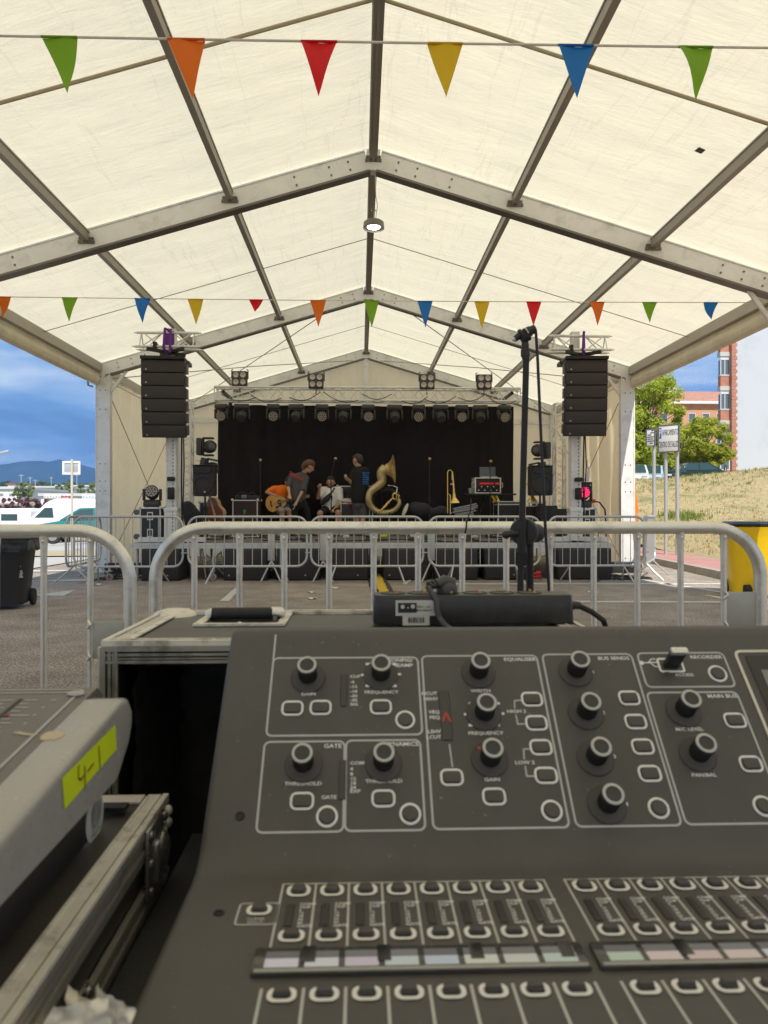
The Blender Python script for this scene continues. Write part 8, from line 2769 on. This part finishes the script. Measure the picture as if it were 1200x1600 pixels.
while px < 663:
    w = rnd.choice((0.6, 0.9, 1.5))
    a, b = at(px, 964.5, yf), at(px + w, 973, yf)
    m.bb((a.x, yf - 0.0011, b.z), (b.x, yf - 0.0007, a.z)); px += w + rnd.choice((0.6, 0.9, 1.3))
m.build('barcode', BLACKINK, l2, smooth=False)
# plug and leads
xk = PX0 + w_ * (0.10 + 0.137 * 2)
yk = py0 + dep / 2
pg = thing('mains_plug', (xk, yk, zt_), 'dark grey mains plug in the third socket with its lead hanging over the strip front', 'plug')
PGM = mat('plug_grey', (0.045, 0.044, 0.044), 0.5, 0, 0.15, 30)
MB().lathe([(0.019, 0.002), (0.0195, 0.010), (0.017, 0.016), (0.013, 0.020), (0.0, 0.021)], 24, MX((xk, yk, zt_)), cap=False).build('plug_body', PGM, pg)
m = MB().tube([(xk + 0.012, yk + 0.002, zt_ + 0.016), (xk - 0.006, yk - 0.002, zt_ + 0.021), (xk - 0.020, yk - 0.012, zt_ + 0.018)], [0.012, 0.0125, 0.0085], 14)
for k in range(4):
    m.tube([(xk - 0.014 - 0.006 * k, yk - 0.007 - 0.004 * k, zt_ + 0.0195 - 0.001 * k), (xk - 0.017 - 0.006 * k, yk - 0.009 - 0.004 * k, zt_ + 0.0187 - 0.001 * k)], 0.0095 - 0.0006 * k, 12)
m.build('strain_relief', PGM, pg)
pts = [V((xk - 0.020, yk - 0.012, zt_ + 0.018)), V((xk - 0.036, yk - 0.025, zt_ + 0.012)), V((at(682, 938, yf).x, py0 - 0.006, at(682, 938, yf).z)), V((at(682, 950, yf).x, py0 - 0.012, at(682, 952, yf).z)), V((at(686, 965, yf).x, py0 - 0.014, at(686, 965, yf).z)), V((at(693, 979, yf).x, py0 - 0.03, CZ + 0.006)), V((at(700, 985, yf).x, py0 - 0.10, CZ + 0.006))]
MB().tube(pts, 0.0056, 12).build('lead', PGM, pg)
cb = thing('mains_lead', (PX1, yk, zc0), 'black mains lead leaving the right end of the socket strip', 'cable')
m = MB().tube([(PX1 - 0.002, yk, zc0 + 0.03), (PX1 + 0.018, yk, zc0 + 0.028)], [0.008, 0.006], 12)
for k in range(4):
    m.tube([(PX1 + 0.001 + 0.005 * k, yk, zc0 + 0.029), (PX1 + 0.0035 + 0.005 * k, yk, zc0 + 0.029)], 0.0088 - 0.0006 * k, 12)
m.build('strain_relief', PGM, cb)
MB().tube([(PX1 + 0.016, yk, zc0 + 0.028), (PX1 + 0.038, yk - 0.005, zc0 + 0.018), (PX1 + 0.058, yk - 0.012, zc0 + 0.003), (PX1 + 0.075, yk + 0.01, zc0 - 0.03), (PX1 + 0.085, yk + 0.02, 0.4)], 0.0052, 10).build('lead', BLACKR, cb)

# ------------------------------------------------------------------ tall microphone stand
MY_ = 1.98
g0, g1 = at(812.5, 940, MY_), at(822.5, 548, MY_)
ms = thing('microphone_stand', (at(828, 920, MY_).x, MY_ + 0.03, 0), 'tall black microphone stand with its boom set upright, in front of the near barrier', 'microphone stand')
bxs = at(827, 920, MY_ + 0.04)
MB().tube([(bxs.x + 0.0, MY_ + 0.04, 0.03), (at(828, 832, MY_ + 0.04).x, MY_ + 0.04, at(828, 828, MY_).z)], 0.0105, 16).build('pole', BLACKM, ms)
d = (g1 - g0).normalized()
MB().tube([g0 - d * 0.25, g1], 0.0088, 16).build('boom', BLACKM, ms)
a, b = at(815, 862, MY_), at(814.5, 884, MY_)
m = MB().tube([a, b], 0.0148, 18)
for k in range(18):
    an = k * 0.349
    o = V((math.cos(an), math.sin(an), 0)) * 0.0148
    m.tube([a + o - V((0, 0, 0.003)), b + o + V((0, 0, 0.003))], 0.0014, 5)
m.build('clutch_grip', BLACKR, ms)
MB().tube([at(816, 812, MY_), at(815, 864, MY_)], 0.0125, 18).build('boom_sleeve', BLACKM, ms)
cc = at(819, 831, MY_ + 0.02)
m = MB().lathe([(0.0, -0.016), (0.036, -0.014), (0.038, -0.010), (0.038, 0.010), (0.036, 0.014), (0.0, 0.016)], 30, MX(cc, rx=90, rz=-28), cap=False)
m.build('pivot_disc', BLACKP, ms)
c3 = at(834, 833, MY_ + 0.05)
MB().lathe([(0.0, -0.022), (0.022, -0.022), (0.026, -0.014), (0.026, 0.014), (0.022, 0.022), (0, 0.022)], 24, MX(c3, rx=90, rz=-60), cap=False).build('pivot_knob', BLACKP, ms)
m = MB().ball(at(798, 834, MY_), (0.024, 0.009, 0.0095), None, 16, 10).ball(at(791, 835.5, MY_), (0.012, 0.010, 0.011), None, 14, 8)
m.tube([at(800, 834, MY_), at(815, 833, MY_)], 0.006, 10)
m.build('wing_nut', BLACKP, ms)
for k in range(3):
    an = 0.6 + k * 2.094
    MB().tube([(bxs.x, MY_ + 0.04, 0.16), (bxs.x + 0.30 * math.cos(an), MY_ + 0.04 + 0.30 * math.sin(an), 0.012)], 0.010, 8).build('leg', BLACKM, ms)
a, b = at(820.5, 540, MY_), at(821, 561, MY_)
MB().tube([at(820.5, 535.5, MY_), a, at(820.5, 546, MY_)], [0.010, 0.0105, 0.0105], 14).tube([at(820.6, 546.5, MY_), at(820.8, 557, MY_)], 0.0125, 16).tube([at(820.8, 557.5, MY_), b], 0.0100, 14).build('clip_adapter', BLACKP, ms)
cl = MB().tube([at(822, 536, MY_), at(823, 530, MY_)], 0.0055, 10)
u0, u1 = at(811, 525, MY_), at(832, 515, MY_)
dd = (u1 - u0).normalized()
cl.tube([at(816.5, 529, MY_) - dd * 0.004, at(826, 524, MY_)], [0.0125, 0.0145], 16)
cl.build('microphone_clip', BLACKR, ms)
mc = thing('microphone', (u0.x, u0.y, u0.z), 'black microphone lying in the clip on top of the tall stand, pointing left', 'microphone')
m0 = at(804, 530, MY_)
MB().tube([m0, u0], [0.0085, 0.0095], 16).build('barrel', mat('microphone_violet_black', (0.030, 0.024, 0.032), 0.4, 0.3), mc)
MB().tube([at(813, 524, MY_), at(816, 522.5, MY_)], 0.0165, 18).tube([at(819.5, 521.5, MY_), at(829, 517, MY_)], 0.0142, 18).tube([at(829.5, 516.7, MY_), at(836, 513.5, MY_)], 0.0120, 16).build('collar', BLACKP, mc)
MB().tube([at(822.4, 520.2, MY_), at(823.4, 519.7, MY_)], 0.0147, 18).build('silver_ring', ALUB, mc)
MB().tube([m0 - dd * 0.006, m0], [0.004, 0.0086], 14).build('capsule', GALV, mc)
cab = thing('microphone_cable', at(838, 516, MY_), 'black cable hanging straight down from the tall stand microphone', 'cable')
MB().tube([at(835, 514, MY_), at(837.5, 521, MY_), at(840, 560, MY_), at(843.5, 640, MY_), at(848, 740, MY_), at(853, 840, MY_), at(857.5, 915, MY_), V((at(859, 930, MY_).x, MY_, 0.6)), V((at(859, 930, MY_).x + 0.02, MY_ + 0.03, 0.03)), V((at(859, 930, MY_).x + 0.3, MY_ + 0.2, 0.006))], 0.0042, 12).build('cord', mat('cable_black', (0.014, 0.013, 0.014), 0.5), cab)

# ------------------------------------------------------------------ left console on its closed flight case
GREY1 = mat('console_taupe', (0.13, 0.115, 0.10), 0.5, 0, 0.12, 10, 0.06, 400, dirt=(0.14, 0.13, 0.115), dirt_amt=0.5, dscale=8)
GREY2 = mat('console_warm_grey', (0.33, 0.31, 0.27), 0.27, 0, 0.10, 10, 0.04, 300, dirt=(0.22, 0.215, 0.19), dirt_amt=0.4, dscale=9)
lc = thing('mixing_console', (-0.6, 0.7, 0.70), 'older grey mixing desk with pale rounded side and a yellow tape label', 'mixing console')
ztop = lambda y: 0.826 + (y - 0.678) * 0.12
XT = -0.336
poly = [(0.25, 0.72), (0.25, ztop(0.25)), (0.945, ztop(0.945)), (0.962, ztop(0.945) - 0.012), (0.958, 0.79), (0.93, 0.765), (0.88, 0.72)]
MB().prism([(p[0], p[1]) for p in poly], -1.05, XT, AX(V((0, 0, 0)), V((0, 1, 0)), V((0, 0, 1)), V((1, 0, 0)))).build('top_panel', GREY1, lc, smooth=False)
# rounded side cheek: half-round rail on top of a flat side
side = [(0.25, 0.764), (0.25, ztop(0.25) - 0.002), (0.90, ztop(0.90) + 0.001), (0.928, ztop(0.90) - 0.004), (0.944, ztop(0.90) - 0.022), (0.944, ztop(0.90) - 0.042), (0.930, 0.790), (0.905, 0.772), (0.875, 0.764)]
bm = bmesh.new()
va = [bm.verts.new((XT + 0.0005, p[0], p[1])) for p in side]
vb = [bm.verts.new((-0.290, p[0], p[1])) for p in side]
bm.faces.new(va); bm.faces.new(vb[::-1])
for i in range(len(side)):
    bm.faces.new((va[i], vb[i], vb[(i + 1) % len(side)], va[(i + 1) % len(side)]))
bmesh.ops.recalc_face_normals(bm, faces=bm.faces[:])
ed = [e for e in bm.edges if abs(e.verts[0].co.x + 0.29) < 1e-4 and abs(e.verts[1].co.x + 0.29) < 1e-4 and min(e.verts[0].co.z, e.verts[1].co.z) > 0.768]
bmesh.ops.bevel(bm, geom=ed, offset=0.020, segments=6, profile=0.5, affect='EDGES', clamp_overlap=True)
bm.verts.index_update()
m = MB().add([v.co.copy() for v in bm.verts], [tuple(v.index for v in f.verts) for f in bm.faces]); bm.free()
m.build('side_cheek', GREY2, lc, ang=40)
MB().bb((-1.0, 0.26, 0.700), (-0.316, 0.862, 0.763)).build('underbody', mat('underbody_black', (0.014, 0.013, 0.013), 0.4), lc, smooth=False)
MB().bb((-0.332, 0.940, 0.6995), (-0.300, 0.958, 0.706)).build('rubber_foot', BLACKR, lc, smooth=False)
for dx_ in (0.0, 0.016):
    MB().bb((XT - 0.022 - dx_ * 0.8, 0.26, ztop(0.6) - 0.2), (XT - 0.0195 - dx_ * 0.8, 0.262, ztop(0.6) - 0.199)) if False else None
MT_ = AX(V((0, 0.678, 0.826)), V((1, 0, 0)), V((0, 1, 0.12)).normalized(), V((0, -0.12, 1)).normalized())
def pt(px, py):
    n_ = V((0, -0.12, 1)).normalized()
    o_ = V((0, 0.678, 0.826))
    d_ = ray(px, py)
    p_ = CAM + d_ * ((o_ - CAM).dot(n_) / d_.dot(n_))
    return p_.x, (p_ - o_).dot(V((0, 1, 0.12)).normalized())
LTR = mat('pale_trim', (0.36, 0.35, 0.32), 0.4, 0, 0.1, 10)
m = MB()
xr_, _ = pt(140, 1090)
ybk = pt(60, 1083)[1]
ribbon(m, [(XT - 0.016, -0.42), (XT - 0.016, ybk - 0.010)], 0.0035, MT_, False, 0.0008)
for q in (0.0, 0.010):
    ribbon(m, [(-1.0, ybk + q), (XT - 0.018, ybk + q), (XT - 0.012, ybk + q - 0.006)], 0.003, MT_, False, 0.0008)
m.build('trim_line', LTR, lc, smooth=False)
MB().ball((XT - 0.017, ybk - 0.008, 0.002), (0.011, 0.007, 0.003), MT_, 14, 8).build('trim_end', LTR, lc)
m = MB()
(xa, ya), (xb2, yb2) = pt(33, 1093), pt(-40, 1137)
m.bb((xa - 0.0022, -0.30, 0.0003), (xa + 0.0022, ya, 0.0010), MT_)
m.bb((xa - 0.038, -0.30, 0.0003), (xa - 0.034, ya, 0.0010), MT_)
m.build('fader_slot', BLACKINK, lc, smooth=False)
m = MB()
for k in range(9):
    yy = ya - 0.004 - k * 0.0115
    if k == 4:
        continue
    w = 0.016 if k % 2 == 0 else 0.010
    m.bb((xa + 0.006, yy - 0.0008, 0.0004), (xa + 0.006 + w, yy + 0.0008, 0.0008), MT_)
    m.bb((xa - 0.024, yy - 0.0008, 0.0004), (xa - 0.024 + w, yy + 0.0008, 0.0008), MT_)
m.bb((xa + 0.006, ya - 0.052, 0.0004), (xa + 0.032, ya - 0.0502, 0.0008), MT_)
for k, s in enumerate(('10', '5', '0', '5', '10')):
    m.text(s, 0.008, MT_ @ MX((xa + 0.036, ya - 0.004 - k * 0.0235, 0.0006)), 'LEFT')
m.build('fader_scale', PRINTD, lc, smooth=False)
MB().bb((xa + 0.003, ya - 0.0545, 0.0005), (xa + 0.010, ya - 0.048, 0.0011), MT_).build('red_mark', mat('dull_red', (0.18, 0.02, 0.025), 0.6), lc, smooth=False)
x, y = pt(80, 1151)
rnd = random.Random(12)
poly = [(x + 0.014 * math.cos(a) * rnd.uniform(0.7, 1.2), y + 0.0125 * math.sin(a) * rnd.uniform(0.7, 1.2)) for a in [k * 0.4488 for k in range(14)]]
MB().prism(poly, 0.0004, 0.0011, MT_).build('tape_residue', mat('torn_masking_tape', (0.48, 0.40, 0.26), 0.8), lc, smooth=False)
x, y = pt(40, 1147)
poly = [(x - 0.016, y + 0.001), (x - 0.006, y + 0.003), (x + 0.004, y - 0.001), (x + 0.016, y - 0.003), (x + 0.010, y - 0.006), (x, y - 0.004), (x - 0.008, y - 0.001)]
MB().prism(poly, 0.0004, 0.0011, MT_).build('tape_residue', mat('torn_masking_tape', (0.48, 0.40, 0.26), 0.8), lc, smooth=False)
# fluorescent label on the cheek, number written by hand
XC = -0.290 + 0.0008
def sx_(px, py):
    p = onx(px, py, XC)
    return p
tp = MB().add([sx_(97, 1216), sx_(180, 1132), sx_(182, 1171), sx_(101, 1265)], [(0, 1, 2, 3)])
tp.build('tape_label', mat('fluorescent_tape', (0.60, 0.70, 0.005), 0.6, 0, 0.03, 20), lc, smooth=False)
ink = mat('dark_red_ink', (0.20, 0.012, 0.008), 0.6)
m = MB()
def stroke(pts, w=0.0022):
    P = [sx_(*p) for p in pts]
    P = [(p.y, p.z) for p in P]
    ribbon(m, P, w, AX(V((XC, 0, 0)), V((0, 1, 0)), V((0, 0, 1)), V((1, 0, 0))), False, 0.0006)
stroke([(122.5, 1195), (122, 1206), (122, 1216), (126, 1218.5), (130, 1212)])
stroke([(131.5, 1196), (132, 1210), (132.5, 1230)])
stroke([(135.5, 1206), (141, 1199), (146, 1192.5)])
stroke([(154, 1166), (155, 1184), (156, 1201)])
m.build('handwriting', ink, lc, smooth=False)
# round sticker on the black underbody
c = onx(148, 1277, -0.3155)
Ms = AX(V((-0.3155, c.y, c.z)), V((0, 1, 0)), V((0, 0, 1)), V((1, 0, 0)))
st = MB().lathe([(0.0, 0.0005), (0.0285, 0.0005), (0.0285, 0.0)], 36, Ms, cap=False).build('round_sticker', mat('pale_sticker_grey', (0.50, 0.50, 0.47), 0.5), lc)
m = MB()
for k in range(7):
    r = 0.003 + k * 0.0022
    P = [(0.003 + r * math.cos(a * 0.22), 0.004 + r * math.sin(a * 0.22)) for a in range(-9, 20)]
    ribbon(m, P, 0.0009, Ms, False, 0.0009)
P = [(-0.004 + 0.003 * math.cos(a), -0.012 + 0.004 * math.sin(a)) for a in [k * 0.5 for k in range(10)]]
ribbon(m, P, 0.0012, Ms, False, 0.0009)
ribbon(m, [(-0.014, -0.017), (0.0, -0.0195), (0.014, -0.016)], 0.0018, Ms, False, 0.0009)
m.build('sticker_mark', mat('grey_mark', (0.16, 0.16, 0.16), 0.5), st, smooth=False)

# closed flight case below
KX, KZ, KY1 = -0.261, 0.697, 1.0
k2 = thing('flight_case', (-0.65, 0.6, 0), 'closed black flight case with scuffed aluminium edges and latches under the older grey desk', 'flight case')
LIDP = mat('scuffed_case_panel', (0.040, 0.035, 0.029), 0.5, 0, 0.5, 9, 0.1, 200, dirt=(0.10, 0.085, 0.065), dirt_amt=0.6, dscale=6)
MB().bb((-1.1, 0.1, 0.66), (KX - 0.004, KY1 - 0.004, KZ - 0.002)).build('lid_panel', LIDP, k2, smooth=False)
MB().bb((-1.1, 0.1, 0.626), (KX - 0.006, KY1 - 0.008, 0.659)).build('lid_side', CASEW, k2, smooth=False)
MB().bb((-1.1, 0.1, 0.11), (KX - 0.006, KY1 - 0.006, 0.580)).build('base_box', CASEW, k2, smooth=False)
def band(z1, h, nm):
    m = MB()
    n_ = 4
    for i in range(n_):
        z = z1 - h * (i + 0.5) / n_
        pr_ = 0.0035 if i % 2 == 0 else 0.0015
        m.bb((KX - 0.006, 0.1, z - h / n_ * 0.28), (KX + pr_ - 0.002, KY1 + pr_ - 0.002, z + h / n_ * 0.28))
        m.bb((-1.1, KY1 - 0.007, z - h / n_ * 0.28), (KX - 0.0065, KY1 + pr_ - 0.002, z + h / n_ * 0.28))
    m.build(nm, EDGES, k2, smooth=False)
m = MB()
m.bb((KX - 0.026, 0.1, KZ - 0.001), (KX - 0.009, KY1 + 0.001, KZ + 0.0022)).bb((KX - 0.0065, 0.1, KZ - 0.001), (KX + 0.001, KY1 + 0.001, KZ + 0.0035)).bb((-1.1, KY1 - 0.024, KZ - 0.001), (KX - 0.0305, KY1 + 0.001, KZ + 0.002))
m.bb((KX - 0.026, 0.1, KZ + 0.0023), (KX - 0.0225, KY1 - 0.01, KZ + 0.0042))
m.build('lid_edge', EDGE, k2, smooth=False)
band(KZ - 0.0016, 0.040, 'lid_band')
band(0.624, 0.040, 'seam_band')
def butterfly(y, z):
    m = MB()
    m.rbox((KX + 0.004, y, z), (0.006, 0.075, 0.085), 0.003)
    m.rbox((KX + 0.009, y, z - 0.004), (0.010, 0.04, 0.05), 0.004)
    m.ball((KX + 0.014, y, z + 0.006), (0.008, 0.016, 0.022), None, 12, 8)
    for dy in (-0.03, 0.03):
        for dz in (-0.034, 0.0, 0.034):
            m.ball((KX + 0.008, y + dy, z + dz), (0.004, 0.006, 0.006), None, 8, 6)
    m.build('latch', mat('worn_chrome', (0.30, 0.29, 0.27), 0.28, 0.85, 0.3, 30), k2)
butterfly(0.925, 0.655)
butterfly(0.66, 0.60)
m = MB()
for y in (0.985, 0.96):
    for z in (0.684, 0.668):
        m.ball((KX + 0.004, y, z), (0.006, 0.007, 0.007), None, 10, 8)
m.build('rivet', EDGE, k2)
for x in (-1.0, -0.34):
    for y in (0.2, 0.9):
        MB().lathe([(0, -0.02), (0.05, -0.018), (0.05, 0.018), (0, 0.02)], 14, MX((x, y, 0.05), rx=90), cap=False).bb((x - 0.03, y - 0.03, 0.07), (x + 0.03, y + 0.03, 0.109)).build('caster', BLACKR, k2)

# crumpled sheets standing between the desks
PAP = mat('white_sheet', (0.84, 0.79, 0.68), 0.8, 0, 0.04, 10)
pp = thing('paper_sheets', (-0.21, 0.55, 0.595), 'crumpled white paper sheets standing between the two desks at the bottom', 'paper')
for k, (Y, q) in enumerate(((0.585, ((100, 1650), (176, 1650), (168, 1561), (107, 1538))), (0.57, ((136, 1650), (200, 1650), (214, 1577), (160, 1529))), (0.555, ((48, 1650), (176, 1650), (165, 1562), (92, 1566))))):
    A, B, C_, D = [at(px, py, Y + 0.012 * math.sin(i * 1.9 + k)) for i, (px, py) in enumerate(q)]
    def fn(u, v, A=A, B=B, C_=C_, D=D, k=k):
        p = A.lerp(B, u).lerp(D.lerp(C_, u), v)
        f = abs(noise.noise(V((u * 2.2 + v, v * 2.0 - u, k * 5.0)))) * 0.020 + 0.004 * noise.noise(V((u * 7, v * 7, k))) + 0.010 * math.sin(2.2 * u + k)
        return p + V((0, -f, 0.35 * f))
    MB().grid(fn, 16, 16).build('sheet', PAP, pp, ang=80)
c = at(120, 1680, 0.60)
MB().rbox((c.x, 0.60, 0.62), (0.09, 0.10, 0.05), 0.01).build('sheet_stack', PAP, pp)

# ------------------------------------------------------------------ air
hz = MB().bb((-1560, -75, -3), (1260, 3215, 330)).build('haze', [], origin=(0, 0, 0), smooth=False)
struct(hz, 'stuff')
m = bpy.data.materials.new('air')
m.use_nodes = True
N = m.node_tree.nodes
N.remove(N['Principled BSDF'])
vp = N.new('ShaderNodeVolumePrincipled')
vp.inputs['Color'].default_value = (0.10, 0.40, 1.0, 1)
vp.inputs['Density'].default_value = 0.00024
vp.inputs['Anisotropy'].default_value = 0.2
m.node_tree.links.new(vp.outputs[0], N['Material Output'].inputs['Volume'])
hz.data.materials.append(m)
